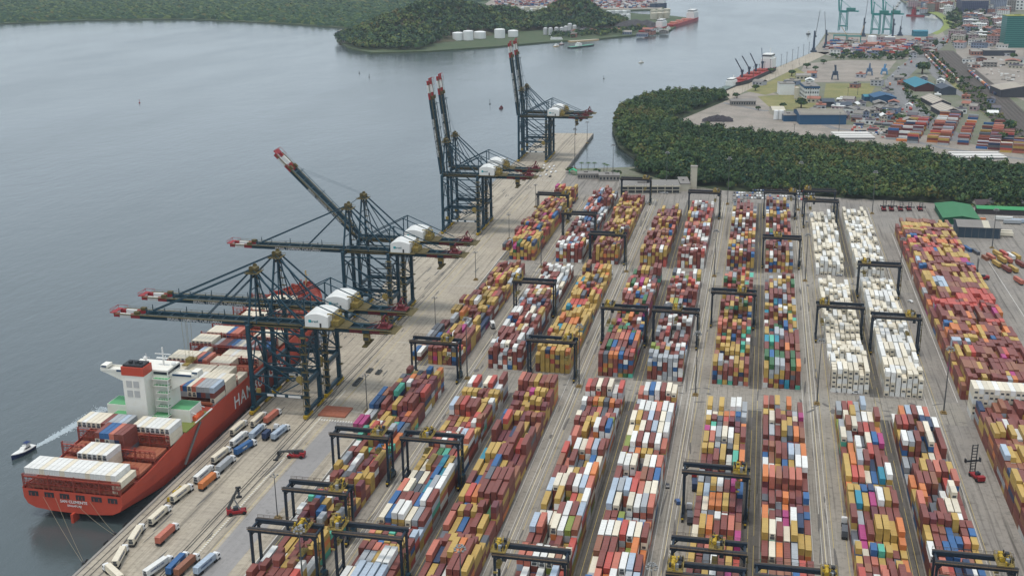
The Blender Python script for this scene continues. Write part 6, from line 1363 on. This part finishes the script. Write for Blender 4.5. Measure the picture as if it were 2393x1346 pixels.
town(1150, 1290, 50, 64, 8, 6, 10, 'in the saddle between the two hills', 12, 20)
town(1300, 1560, 70, 88, 12, 5, 9, 'along the far industrial shore', 12, 26)
for (cn, zone), lst in cnt.items():
    lst.sort(key=lambda q: q[0])
    for k, (x, t, h) in enumerate(lst): t['label'] = ('%s %s building %s, %s from left' % ('tall' if h > 22 else ('mid-rise' if h > 11 else 'low'), cn, zone, ORD[min(30, k+1)]))
# trees one can tell apart
def tree(x, y, r, h, label, group, w_=(.4, .3, .15, .05, .1), z=-.4, K=190):
    p = G(x, y); t = empty('broadleaf_tree', (p[0], p[1], z), label, 'tree', group); g = int(x*7+y)
    rs = np.random.RandomState(g); n = 6; a = rs.rand(n)*6.28; q = rs.rand(n)*r*.5
    V, Fq, mi = clumps(q*np.cos(a), q*np.sin(a), h*(.55+.2*rs.rand(n)), np.full(n, r*.6), np.full(n, h*.30), K//n, g, list(w_), .30); fastmesh('crown', V, Fq, mi, LEAF, t)
    b = MB(); b.taper((0, 0, 0), (0, 0, h*.6), r*.09+.15, r*.05+.1, 0, 7)
    for k in range(3): b.taper((0, 0, h*.35), (r*.4*cos(k*2.1), r*.4*sin(k*2.1), h*.66), r*.05+.1, .08, 0, 5)
    b.build('trunk', BARK, t)
TL = [(2155, 172, 17, 19, 'big round dark tree above the turquoise roof'), (2108, 138, 9, 11, 'tree'), (2185, 116, 8, 20, 'upright dark tree at the bend of the railway'), (1872, 252, 12, 13, 'dark round tree above the beige hall'), (1765, 212, 7, 9, 't'), (1722, 230, 7, 8, 't'), (1830, 252, 7, 7, 't'), (1772, 258, 5, 6, 't'), (1800, 172, 8, 9, 't'), (1850, 178, 9, 10, 't'), (1885, 160, 8, 9, 't'), (1905, 165, 7, 8, 't'),
      (1925, 150, 7, 8, 't'), (1980, 128, 10, 10, 't'), (2000, 132, 10, 10, 't'), (2060, 132, 9, 10, 't'), (2125, 128, 10, 10, 't'), (2140, 118, 9, 9, 't'), (2110, 186, 8, 9, 't'), (2080, 218, 7, 7, 't'), (2100, 282, 9, 8, 't'), (2070, 268, 8, 7, 't'), (2122, 205, 6, 7, 't'), (2242, 98, 14, 15, 't'), (2232, 60, 14, 22, 't'), (2262, 62, 12, 14, 't'), (2215, 20, 14, 16, 't'), (2160, 14, 12, 13, 't'), (2290, 88, 12, 12, 't'), (2320, 92, 14, 12, 't'), (2265, 188, 7, 7, 't'), (2292, 214, 8, 8, 't'), (2204, 108, 8, 9, 't'),
      (1395, 470-60, 5, 7, 't'), (1440, 415, 6, 8, 't'), (1545, 462-40, 6, 7, 't'), (1330, 404, 5, 6, 't'), (2368, 140, 10, 12, 't'), (2340, 330, 9, 10, 't'), (2362, 300, 10, 10, 't'), (1340, 118, 5, 5, 't')][:-1]
for k, (x, y, r, h, lab) in enumerate(TL):
    tree(x, y, r, h, lab if len(lab) > 4 else 'green tree standing apart on the east bank, %s in order from left' % '', 'scattered trees on the east bank')
tt = sorted([o for o in C.objects if o.get('group') == 'scattered trees on the east bank' and str(o.get('label', '')).startswith('green tree')], key=lambda o: proj(tuple(o.location))[0])
for k, o in enumerate(tt): n = k+1; o['label'] = 'green tree standing apart on the east bank, number %s counted from the left' % (ORD[n] if n <= 30 else 'thirty-'+ORD[n-30])
wood('lineside_bushes', 'yellow green bushes and scrub along the railway and road', gp([(2168, 128), (2188, 120), (2210, 152), (2275, 206), (2393, 318), (2393, 345), (2260, 232), (2195, 176)]), 11, 3.5, 3.5, 10, 51, [.2, .3, .35, .1, .05], cat='bushes')
wood('lineside_bushes', 'green hedge down the middle of the wide road', gp([(2104, 196), (2112, 196), (2150, 240), (2205, 300), (2190, 302), (2130, 245)]), 9, 3.5, 4, 10, 52, [.4, .3, .2, .05, .05], cat='hedge')
wood('lineside_bushes', 'low green scrub around the far basin container yard', gp([(1935, 130), (2080, 130), (2150, 118), (2165, 132), (2080, 142), (1950, 140)]), 13, 5, 5, 12, 53, [.4, .3, .2, .05, .05], cat='bushes')
wood('shore_scrub', 'yellow green scrub at the right end of the mangroves beside the lane', gp([(2240, 470), (2330, 440), (2393, 470), (2393, 505), (2290, 490)]), 8, 3, 3, 12, 54, [.15, .35, .4, .08, .02], cat='bushes')
wood('town_trees', 'mass of small trees between the town buildings', gp([(2215, 30), (2300, 30), (2345, 100), (2230, 110), (2215, 70)]), 26, 8, 9, 12, 55, [.4, .3, .2, .02, .08], cat='trees')
# palms at the jetty root
for k, (x, y) in enumerate(((1358, 399), (1374, 399), (1388, 399), (1411, 401), (1418, 404))):
    p = G(x, y); t = empty('palm_tree', (p[0], p[1], 0), 'palm tree by the water behind the small office, %s from left' % ORD[k+1], 'palm', 'palms by the water'); b = MB(); b.taper((0, 0, 0), (.4, 0, 8), .28, .18, 0, 7); b.build('trunk', BARK, t); b = MB()
    for q in range(11):
        a = q*2*pi/11; c_, s_ = cos(a), sin(a); b.add([(.4, 0, 8), (.4+1.9*c_-.5*s_, 1.9*s_+.5*c_, 8.7), (.4+3.6*c_, 3.6*s_, 7.2), (.4+1.9*c_+.5*s_, 1.9*s_-.5*c_, 8.7)], [(0, 1, 2, 3)])
    b.build('crown', LEAF[1], t)
# stacked pipes
def pipes(x0, x1, y, n, label):
    p, q = G(x0, y), G(x1, y); L = q[0]-p[0]; t = empty('pipe_stack', (p[0], p[1], -.3), label, 'pipe stack', None, math.atan2(q[1]-p[1], q[0]-p[0]))
    for r in range(n):
        b = MB(); b.box(0, L, r*8.5, r*8.5+5, 0, 3.2+.4*(r % 2)); b.build('pipe_bundle', mat('off white pipe', (.66, .63, .58), .6) if not bpy.data.materials.get('off white pipe') else bpy.data.materials['off white pipe'], t)
        b = MB(); b.box(0, L, r*8.5-.1, r*8.5, 1.2, 2.2); b.build('timber', DARK, t)
pipes(1957, 2046, 327, 5, 'stack of long white pipes beside the far container lot'); pipes(2235, 2355, 374, 4, 'stack of long white pipes at the right above the mangroves')
# far container stacks (one mass each)
def massc(name, label, poly, rot, hmax, seed, pal, gap=3, stepx=12.9, stepy=2.7, fill_=.7):
    xs = [q[0] for q in poly]; ys = [q[1] for q in poly]; g = random.Random(seed); A = []; mi = []
    cx, cy = sum(xs)/len(xs), sum(ys)/len(ys); ca, sa = cos(rot), sin(rot); R_ = max(max(xs)-min(xs), max(ys)-min(ys))
    i = -R_
    pts = []
    while i < R_:
        j = -R_; base = g.randint(1, hmax)
        while j < R_:
            for q in range(6):
                n = max(0, min(hmax, base+g.choice((-1, 0, 0, 1)))); pts.append((i, j+q*stepy, n))
            j += 6*stepy+(gap if g.random() < .6 else gap*3)
            if g.random() < .3: base = g.randint(1, hmax)
        i += stepx+(8 if g.random() < .25 else 0)
    X = np.array([cx+a*ca-b_*sa for a, b_, _ in pts]); Y = np.array([cy+a*sa+b_*ca for a, b_, _ in pts]); ok = inpoly(X, Y, poly); b = []
    V = []; M = []
    for (a, b_, n), o_ in zip(pts, ok):
        if not o_ or g.random() > fill_+.25: continue
        for l in range(n):
            c = CI[g.choice(pal)]; z0 = -.35+l*2.6; z1 = z0+2.55
            for z in (z0, z1):
                for v in (0, 2.44):
                    for u in (0, 12.19): x, y = a+u, b_+v; V.append((cx+x*ca-y*sa, cy+x*sa+y*ca, z))
            M += [c]*6
    n = len(M)//6; q = np.array([(0, 2, 3, 1), (4, 5, 7, 6), (0, 1, 5, 4), (2, 6, 7, 3), (0, 4, 6, 2), (1, 3, 7, 5)]); Fq = (q[None]+(np.arange(n)*8)[:, None, None]).reshape(-1, 4)
    return tag(fastmesh(name, np.array(V), Fq, M, CM), label, 'containers', None, 'stuff')
massc('far_containers', 'mass of red, orange and blue containers in the lot beyond the mangroves', gp([(2035, 318), (2060, 290), (2100, 276), (2180, 276), (2260, 272), (2330, 295), (2385, 345), (2360, 362), (2240, 340), (2120, 336)]), R(-12), 4, 61, 'rmmmaobunwgdmky', gap=6, fill_=.42)
massc('far_containers', 'thin scatter of containers around the blue warehouse', gp([(1985, 285), (2030, 262), (2080, 262), (2085, 280), (2060, 300), (2010, 318)]), R(-10), 1, 62, 'wgrmnbuk', gap=9, fill_=.3)
massc('far_containers', 'hazy mass of containers behind the green cranes', gp([(1915, 118), (1935, 98), (2040, 96), (2110, 98), (2165, 92), (2170, 112), (2085, 128), (1950, 126)]), R(-14), 3, 63, 'rrmawugwb', gap=8, fill_=.5)
massc('far_containers', 'hazy container terminal on the far bank at top centre', gp([(1150, 10), (1240, 15), (1340, 18), (1450, 20), (1525, 18), (1530, 6), (1480, -16), (1180, -16)]), R(-35), 4, 64, 'rmawwugwbn', gap=9, stepx=13.5, fill_=.65)
psheet('container_yard', [(1130, 12), (1240, 19), (1450, 23), (1545, 21), (1553, 13), (1540, -6), (1180, -20)], -.3, M_dirt)
gl = random.Random(30); b = MB()
poly_ = gp([(2240, 140), (2300, 132), (2393, 150), (2393, 195), (2330, 185), (2262, 165)])
for q in range(130):
    x = gl.uniform(min(a_[0] for a_ in poly_), max(a_[0] for a_ in poly_)); y = gl.uniform(min(a_[1] for a_ in poly_), max(a_[1] for a_ in poly_))
    if inpoly(np.array([x]), np.array([y]), poly_)[0]: b.cb(x, y, -.4, gl.uniform(1, 9), gl.uniform(1, 4), gl.uniform(.3, 2.4), gl.choice((0, 0, 1, 2)), gl.uniform(0, 3))
tag(b.build('scrap_panels', [WHT, CONC, DARK]), 'white panels and scrap strewn over the bare lot at the upper right', 'scrap', None, 'stuff')
b = MB(); poly_ = gp([(1985, 300), (2040, 262), (2110, 255), (2130, 300), (2060, 325), (2000, 318)])
for q in range(220):
    x = gl.uniform(min(a_[0] for a_ in poly_), max(a_[0] for a_ in poly_)); y = gl.uniform(min(a_[1] for a_ in poly_), max(a_[1] for a_ in poly_))
    if inpoly(np.array([x]), np.array([y]), poly_)[0]: b.cb(x, y, -.4, gl.uniform(1, 6), gl.uniform(1, 3), gl.uniform(.5, 2.8), gl.choice((0, 1, 2, 3, 4)), gl.uniform(0, 3))
tag(b.build('scrap_panels', [WHT, CONC, DARK, CM[CI['r']], CM[CI['u']]]), 'jumble of vehicles and scrap between the blue warehouse and the container lot', 'scrap', None, 'stuff')
# trains
P = [np.array(G(x, y)[:2]) for x, y in [(2196, 121), (2228, 150), (2292, 206), (2352, 268), (2430, 350)]]
cum = [0]
for i in range(4): cum.append(cum[-1]+np.linalg.norm(P[i+1]-P[i]))
def along(s):
    for i in range(4):
        if s <= cum[i+1] or i == 3: t = (s-cum[i])/(cum[i+1]-cum[i]); d = (P[i+1]-P[i])/np.linalg.norm(P[i+1]-P[i]); return P[i]*(1-t)+P[i+1]*t, d
gtr = random.Random(8)
for line, (off, s0, s1, nm) in enumerate(((-24, 10, cum[-1]-30, 'left'), (-36, 90, 420, 'outermost left'), (10, 330, 620, 'middle'))):
    s = s0; k = 0
    while s < s1 and k < 30:
        p, d = along(s); nn = np.array([-d[1], d[0]]); p = p-nn*off*-1; c = gtr.choice('mbokwgxrnu'); k += 1
        t = empty('rail_wagon', (p[0], p[1], -.2), '%s freight wagon on the %s railway track, %s from the far end' % (PAL[c][0], nm, ORD[k]), 'wagon', 'freight wagons on the railway', math.atan2(-d[0], d[1]))
        b = MB(); b.box(-1.4, 1.4, -7, 7, 1.0, 1.4); [b.box(-1.2, 1.2, q-1, q+1, .2, 1.0) for q in (-5, 5)]; b.build('chassis', DARK, t); b = MB(); b.box(-1.5, 1.5, -6.6, 6.6, 1.4, 4.2); b.build('wagon_body', CM[CI[c]], t); s += 15.5
# road vehicles on the east bank
gv = random.Random(18); RP = [np.array(G(x, y)[:2]) for x, y in ROADA]; k = 0
for i in range(len(RP)-4):
    a, c = RP[i], RP[i+1]; L = np.linalg.norm(c-a); d = (c-a)/L; n = int(L/34)
    for j in range(n):
        if k >= 60: break
        k += 1; q = a+d*(L*(j+gv.uniform(.1, .9))/n); nn = np.array([-d[1], d[0]]); q = q+nn*gv.choice((-13, -8, 4, 9, 13)); h = math.atan2(-d[0], d[1])
        if gv.random() < .5:
            c_ = gv.choice('wgruob'); t = empty('lorry', (q[0], q[1], -.3), '%s lorry on the wide east bank road, %s along from the near end' % (PAL[c_][0], ORD[min(30, (k+1)//2)]), 'lorry', 'lorries on the east bank road', h)
            b = MB(); b.box(-1.25, 1.25, -6, 4, 1.1, 3.8); b.build('trailer', CM[CI[c_]], t); b = MB(); b.box(-1.25, 1.25, 4.6, 6.8, .7, 3.3); b.build('cab', M_cabw, t); b = MB(); b.box(-1, 1, -6, 6.5, .4, 1.05); b.build('chassis', DARK, t)
        else:
            ci = gv.choice((0, 1, 2, 3, 5)); car(q[0], q[1], h, ci, '%s car on the wide east bank road, %s along from the near end' % (CN[ci], ORD[min(30, (k+1)//2)]), 'cars on the east bank road', z=-.3)

# ---------------------------------------------------------------- far cranes
M_gc = mat('far crane sea green paint', (.03, .24, .22), .5)
def far_sts(x, y, label, up=True):
    p = G(x, y); t = empty('harbour_crane', (p[0], p[1], -.4), label, 'harbour crane', 'sea green quay cranes in the far port', R(-14)); b = MB()
    for lx in (-9, 9):
        for ly in (-9, 9): b.bar((lx, ly, 0), (lx*.9, ly*.9, 44), 1.8)
        b.bar((lx, -9, 11), (lx, 9, 11), 1.6); b.bar((lx*.92, -8.5, 43), (lx*.92, 8.5, 43), 1.6)
    for ly in (-9, 9): b.bar((-9, ly, 11), (9, ly, 11), 1.6); b.bar((-8.5, ly*.9, 43), (8.5, ly*.9, 43), 1.8); b.bar((-8.5, ly, 41), (8.5, ly, 14), 1.0)
    b.build('portal', M_gc, t); b = MB(); b.box(-12, 34, -2.6, 2.6, 44, 47); b.build('girder', M_gc, t)
    b = MB(); b.box(6, 26, -4.5, 4.5, 47, 53); b.build('machinery_house', mat('far crane green house', (.04, .20, .17), .6) if not bpy.data.materials.get('far crane green house') else bpy.data.materials['far crane green house'], t)
    b = MB(); b.bar((-11, -2, 45), (-17, -2, 104), 2.6); b.bar((-11, 2, 45), (-17, 2, 104), 2.6); b.build('boom', M_gc, t)
    b = MB(); b.bar((-8, -8, 46), (-7, 0, 70), 1.4); b.bar((-8, 8, 46), (-7, 0, 70), 1.4); b.bar((-7, 0, 70), (22, 0, 48), .9); b.bar((-7, 0, 70), (-14.5, 0, 82), .8); b.box(-9, -5, -2, 2, 69, 71); b.build('apex_frame', M_gc, t)
far_sts(1969, 72, 'leftmost sea green quay crane in the far port'); far_sts(2045, 80, 'middle sea green quay crane in the far port'); far_sts(2072, 80, 'rightmost sea green quay crane in the far port')
M_mc = mat('mobile crane navy grey', (.05, .075, .11), .5)
for k, (x, y, ytw, xt, ytp) in enumerate(((1901, 122, 72, 1909, 25), (1929, 112, 70, 1922, 27), (2017, 86, 42, 2021, -6), (2085, 95, 44, 2081, 12), (2103, 84, 61, 2104, 38))):
    p = G(x, y); h1 = HT(x, y, ytw); h2 = HT(x, y, ytp); sc_ = sqrt(p[0]**2+p[1]**2)/F_; dxx = (xt-x)*sc_
    t = empty('mobile_harbour_crane', (p[0], p[1], -.4), 'dark mobile harbour crane with upright lattice jib in the far port, %s from left' % ORD[k+1], 'harbour crane', 'dark mobile harbour cranes')
    b = MB(); b.box(-6, 6, -4, 4, 0, 3.5); b.box(-3.5, 3.5, -3, 5, 3.5, 8); b.build('base', M_mc, t); b = MB(); b.taper((0, 0, 8), (0, 0, h1), 2.6, 1.7, 0, 6); b.box(-.5, 4, -1, 1, h1*.7, h1*.78); b.build('tower', M_mc, t)
    b = MB(); b.bar((dxx*.1, -2, h1*.55), (dxx, -3, h2), .9); b.bar((dxx*.1, 0, h1*.55), (dxx, -3, h2), .5); b.build('jib', POLE, t)
M_bg = mat('portal crane blue grey', (.10, .16, .24), .6); M_bl = mat('portal crane pale blue', (.10, .25, .42), .6)
for k, (x, y, yt, m_, lab) in enumerate(((1951, 186, 150, M_mc, 'dark grey portal crane standing on the empty lot'), (2031, 176, 146, M_bg, 'blue grey portal crane near the middle of the empty lot'), (2066, 174, 148, M_bl, 'pale blue portal crane at the right of the empty lot'))):
    p = G(x, y); h = HT(x, y, yt); t = empty('portal_crane', (p[0], p[1], -.4), lab, 'portal crane'); b = MB()
    for sx in (-5, 5):
        for sy in (-5, 5): b.bar((sx, sy, 0), (sx*.75, sy*.75, h*.34), 1.6)
    b.box(-5, 5, -5, 5, h*.30, h*.36); b.build('portal', m_, t); b = MB(); b.box(-4.2, 4.2, -3.5, 5.5, h*.36, h*.54); b.box(-3.4, -1.4, -4.6, -3.5, h*.40, h*.5); b.build('machinery_house', m_, t)
    b = MB(); b.taper((0, 0, h*.5), (0, 1, h*.95), 2.6, 1.2, 0, 4); b.bar((0, -2, h*.54), (-3+2*k, -15, h*1.02), .9); b.bar((0, 1, h*.93), (-3+2*k, -15, h*1.0), .35); b.build('jib', m_, t)
p = G(2037, 104); b = MB(); b.cyl(0, 0, 0, 17, 9, 0, 18, None, 1.5); tag(b.build('silo', TANK, None, (p[0], p[1], -.4)), 'squat white silo among the far port cranes', 'silo')
M_ye = mat('faded yellow gantry', (.50, .34, .16), .6)
for k, (x, y, yt) in enumerate(((1977, 101, 62), (2010, 101, 60))):
    p = G(x, y); h = HT(x, y, yt); b = MB(); b.bar((0, 0, 0), (0, 0, h*.5), 2.2); b.bar((0, 0, h*.5), ((-12, 5)[k], 0, h), 1.2); b.box(-4, 4, -2, 2, 0, 3); tag(b.build('yellow_crane', M_ye, None, (p[0], p[1], -.4)), 'pale yellow slewing crane in the far port, %s of two' % ('left', 'right')[k], 'crane')
for k, (x, y) in enumerate(((1962, 103), (1995, 105))):
    p = G(x, y); b = MB()
    for q in (-13, 13):
        for s in (-4, 4): b.bar((q, s, 0), (q, s, 18), 1.1)
    b.box(-14, 14, -4.6, -3, 17, 19); b.box(-14, 14, 3, 4.6, 17, 19); tag(b.build('green_gantry', M_gc, None, (p[0], p[1], -.4)), 'green yard gantry over the far containers, %s of two' % ('left', 'right')[k], 'gantry crane')
# quayside lamp posts on the far quay
for k in range(11):
    x = 1760+k*13; y = 188-k*6.2; p = G(x, y); b = MB(); b.taper((0, 0, 0), (0, 0, 22), .5, .3, 0, 6); b.box(-1.4, 1.4, -.5, .5, 21.6, 22.2); tag(b.build('lamp_post', POLE, None, (p[0], p[1], -.38)), 'lamp post along the far quay road, %s from the near end' % ORD[k+1], 'lamp post', 'lamp posts along the far quay')
for k, (x, yb, yt) in enumerate(((1960, 310, 262), (1855, 322, 290), (1690, 305, 285), (1980, 240, 205), (2004, 222, 190), (1892, 240, 200), (2170, 300, 258), (2182, 220, 190))):
    p = G(x, yb); h = HT(x, yb, yt); b = MB(); b.taper((0, 0, 0), (0, 0, h), .38, .2, 0, 6); b.box(-1.5, 1.5, -.3, .3, h-.3, h+.2); tag(b.build('lamp_post', POLE, None, (p[0], p[1], -.4)), 'thin pole in the east bank yards, %s listed from the mangroves' % ORD[k+1], 'pole', 'thin poles on the east bank')

# ---------------------------------------------------------------- far ships and boats
def vessel(x0, y0, x1, y1, beam, dk, hullm, deckm, label, sup=None, name='cargo_ship', topm=None, cat='ship', supm=None):
    """hull from stern foot (x0,y0) to bow foot (x1,y1) on the water"""
    p, q = G(x0, y0, WZ), G(x1, y1, WZ); L = sqrt((q[0]-p[0])**2+(q[1]-p[1])**2); h = math.atan2(-(q[0]-p[0]), q[1]-p[1])
    t = empty(name, (p[0], p[1], WZ), label, cat, None, h); b = MB(); hb = beam/2
    st = [(0, .8*hb), (.08*L, hb), (.8*L, hb), (.93*L, hb*.6), (L, .3)]
    poly = [(w_, y) for y, w_ in st]+[(-w_, y) for y, w_ in st[::-1]]; b.prism(poly, -.5, dk, 0); b.build('hull', hullm, t)
    poly2 = [(w_*.93, min(max(y, .01*L), L*.985)) for y, w_ in st]+[(-w_*.93, min(max(y, .01*L), L*.985)) for y, w_ in st[::-1]]; b = MB(); b.prism(poly2, dk, dk+.3); b.build('deck', deckm, t)
    if sup:
        a, c, hh = sup; b = MB(); b.box(-hb*.8, hb*.8, a*L, c*L, dk+.3, dk+hh*.7); b.box(-hb*.6, hb*.6, a*L+1, c*L-1, dk+hh*.7, dk+hh); b.bar((0, a*L+2, dk+hh), (0, a*L+2, dk+hh*1.35), 1.0); s_ = b.build('superstructure', supm or WHT, t)
        b = MB(); b.box(-hb*.62, hb*.62, a*L+.9, c*L-.9, dk+hh*.84, dk+hh*.93); b.build('bridge_window', GLASS, s_)
    return t, L, hb
t, L, hb = vessel(1800, 168, 1712, 208, 26, 9, DARK, RED, 'bulk carrier with red deck and four derrick cranes at the far quay', (.02, .13, 24))
for k, f in enumerate((.24, .42, .60, .78)):
    b = MB(); y = f*L; b.taper((0, y, 9), (0, y, 22), 1.8, 1.5, 0, 8); b.box(-2, 2, y-2, y+2, 20, 24); b.bar((0, y+1, 22), ((8, 4, 6, 5)[k], y+(26 if k else -20), 44), 1.2); b.build('deck_crane', M_mc, t); b = MB(); b.box(-10, 10, y+4, y+20, 9.3, 12); b.build('hatch_cover', REDD, t)
vessel(1716, 204, 1674, 222, 15, 5, DARK, mat('small ship green grey deck', (.14, .18, .16), .8), 'small dark cargo ship moored ahead of the bulk carrier near the mangroves', (.05, .3, 11))
t, L, hb = vessel(1500, 79, 1556, 66, 22, 6, RED, REDD, 'red tanker with white block at the far shore, left of two', (.7, .9, 18)); t, L, hb = vessel(1564, 66, 1630, 46, 26, 8, RED, REDD, 'long red cargo ship at the far shore, right of two', (.72, .88, 22))
b = MB(); 
for f in (.15, .35, .55): b.box(-9, 9, f*L-8, f*L+8, 8.3, 12)
b.build('hatch_cover', mat('hatch salmon', (.5, .2, .14), .6), t)
vessel(1330, 114, 1388, 107, 12, 2.6, DARK, mat('barge deck green', (.10, .3, .2), .7), 'dark supply barge with green and white deck off the far shore', (.3, .45, 7), 'barge', cat='barge')
vessel(1295, 110, 1306, 108, 6, 1.6, M_ye, WHT, 'small yellow workboat left of the supply barge', (.3, .6, 4), 'workboat', cat='boat')
vessel(1308, 106, 1318, 105, 6, 1.6, DARK, REDD, 'small dark workboat beside the yellow one', (.3, .6, 4), 'workboat', cat='boat')
vessel(1330, 99, 1400, 94, 14, 2, M_ye, BEIGE, 'long yellow flat barge moored at the far shore', None, 'barge', cat='barge'); vessel(1270, 97, 1325, 96, 12, 2, WHT, BEIGE, 'pale ferry moored below the slender silos', (.3, .8, 6), 'ferry', cat='ferry')
vessel(1513, 80, 1532, 79, 8, 2.4, WHT, DARK, 'white tugboat beside the red tanker', (.4, .7, 7), 'tugboat', cat='boat'); vessel(1552, 73, 1570, 72, 9, 2.6, DARK, DARK, 'dark tugboat between the two red ships', (.4, .7, 7), 'tugboat', cat='boat')
t, L, hb = vessel(1526, 21, 1554, 18, 30, 14, mat('far ship navy hull', (.03, .05, .09), .5), DARK, 'dark container ship at the tip of the far terminal', (.6, .8, 24))
vessel(2120, 38, 2160, 40, 16, 4, RED, DARK, 'red floating crane barge in the far basin', (.3, .45, 20), 'barge', cat='barge', supm=RED)
vessel(2135, 26, 2155, 27, 10, 3, DARK, M_gc, 'green decked boat moored behind the red barge', None, 'boat', cat='boat'); vessel(2165, 42, 2190, 46, 10, 3, WHT, BEIGE, 'white boat moored by the curved beach', (.4, .7, 6), 'boat', cat='boat')
for k in range(5): vessel(2098-k*3, 8+k*4, 2106-k*3, 8+k*4, 5, 1.5, WHT if k % 2 else DARK, BEIGE, 'small moored boat at the far basin mouth, %s from top' % ORD[k+1], (.3, .6, 3), 'small_boat', cat='boat')
vessel(1886, 81, 1893, 80, 6, 1.5, DARK, DARK, 'tiny dark boat left of the mobile cranes', (.3, .6, 5), 'small_boat', cat='boat'); vessel(1494, 148, 1504, 146, 4, 1.2, BEIGE, WHT, 'tiny motor boat crossing open water in the centre', (.3, .6, 2.5), 'small_boat', cat='boat')
for x, y, m_, h, lab in ((326, 241, RED, 5, 'small red channel buoy alone at far left'), (1145, 244, DARK, 7, 'thin dark channel marker post in open water'), (1411, 185, DARK, 5, 'tiny dark marker in the channel right of the farthest cranes'), (863, 181, DARK, 5, 'tiny dark marker left of the upright booms'), (840, 172, DARK, 4, 'tiny dark marker farther left in open water')):
    p = G(x, y, WZ); b = MB(); b.cyl(0, 0, -.4, .8, 1.3, 0, 10); b.bar((0, 0, .8), (0, 0, h), .35); b.cb(0, 0, h-1, .9, .9, 1.0); tag(b.build('channel_buoy', m_, None, (p[0], p[1], WZ)), lab, 'buoy')
p = G(1171, 254, WZ); t, L, hb = vessel(1168, 255, 1175, 253, 3.2, 1.3, DRED, DRED, 'small red pilot boat left of the farthest quay cranes', (.3, .7, 2.2), 'pilot_boat', cat='boat', supm=DRED)

# ---------------------------------------------------------------- air
m = bpy.data.materials.new('river haze'); m.use_nodes = True; n_ = m.node_tree.nodes; n_.clear(); o_ = n_.new('ShaderNodeOutputMaterial'); v_ = n_.new('ShaderNodeVolumePrincipled')
v_.inputs['Color'].default_value = (.80, .90, 1.0, 1); v_.inputs['Density'].default_value = .000038; v_.inputs['Anisotropy'].default_value = .1
m.node_tree.links.new(v_.outputs[0], o_.inputs['Volume'])
b = MB(); b.box(-9200, 9200, -700, 13200, -14, 262); tag(b.build('haze', m), kind='stuff')
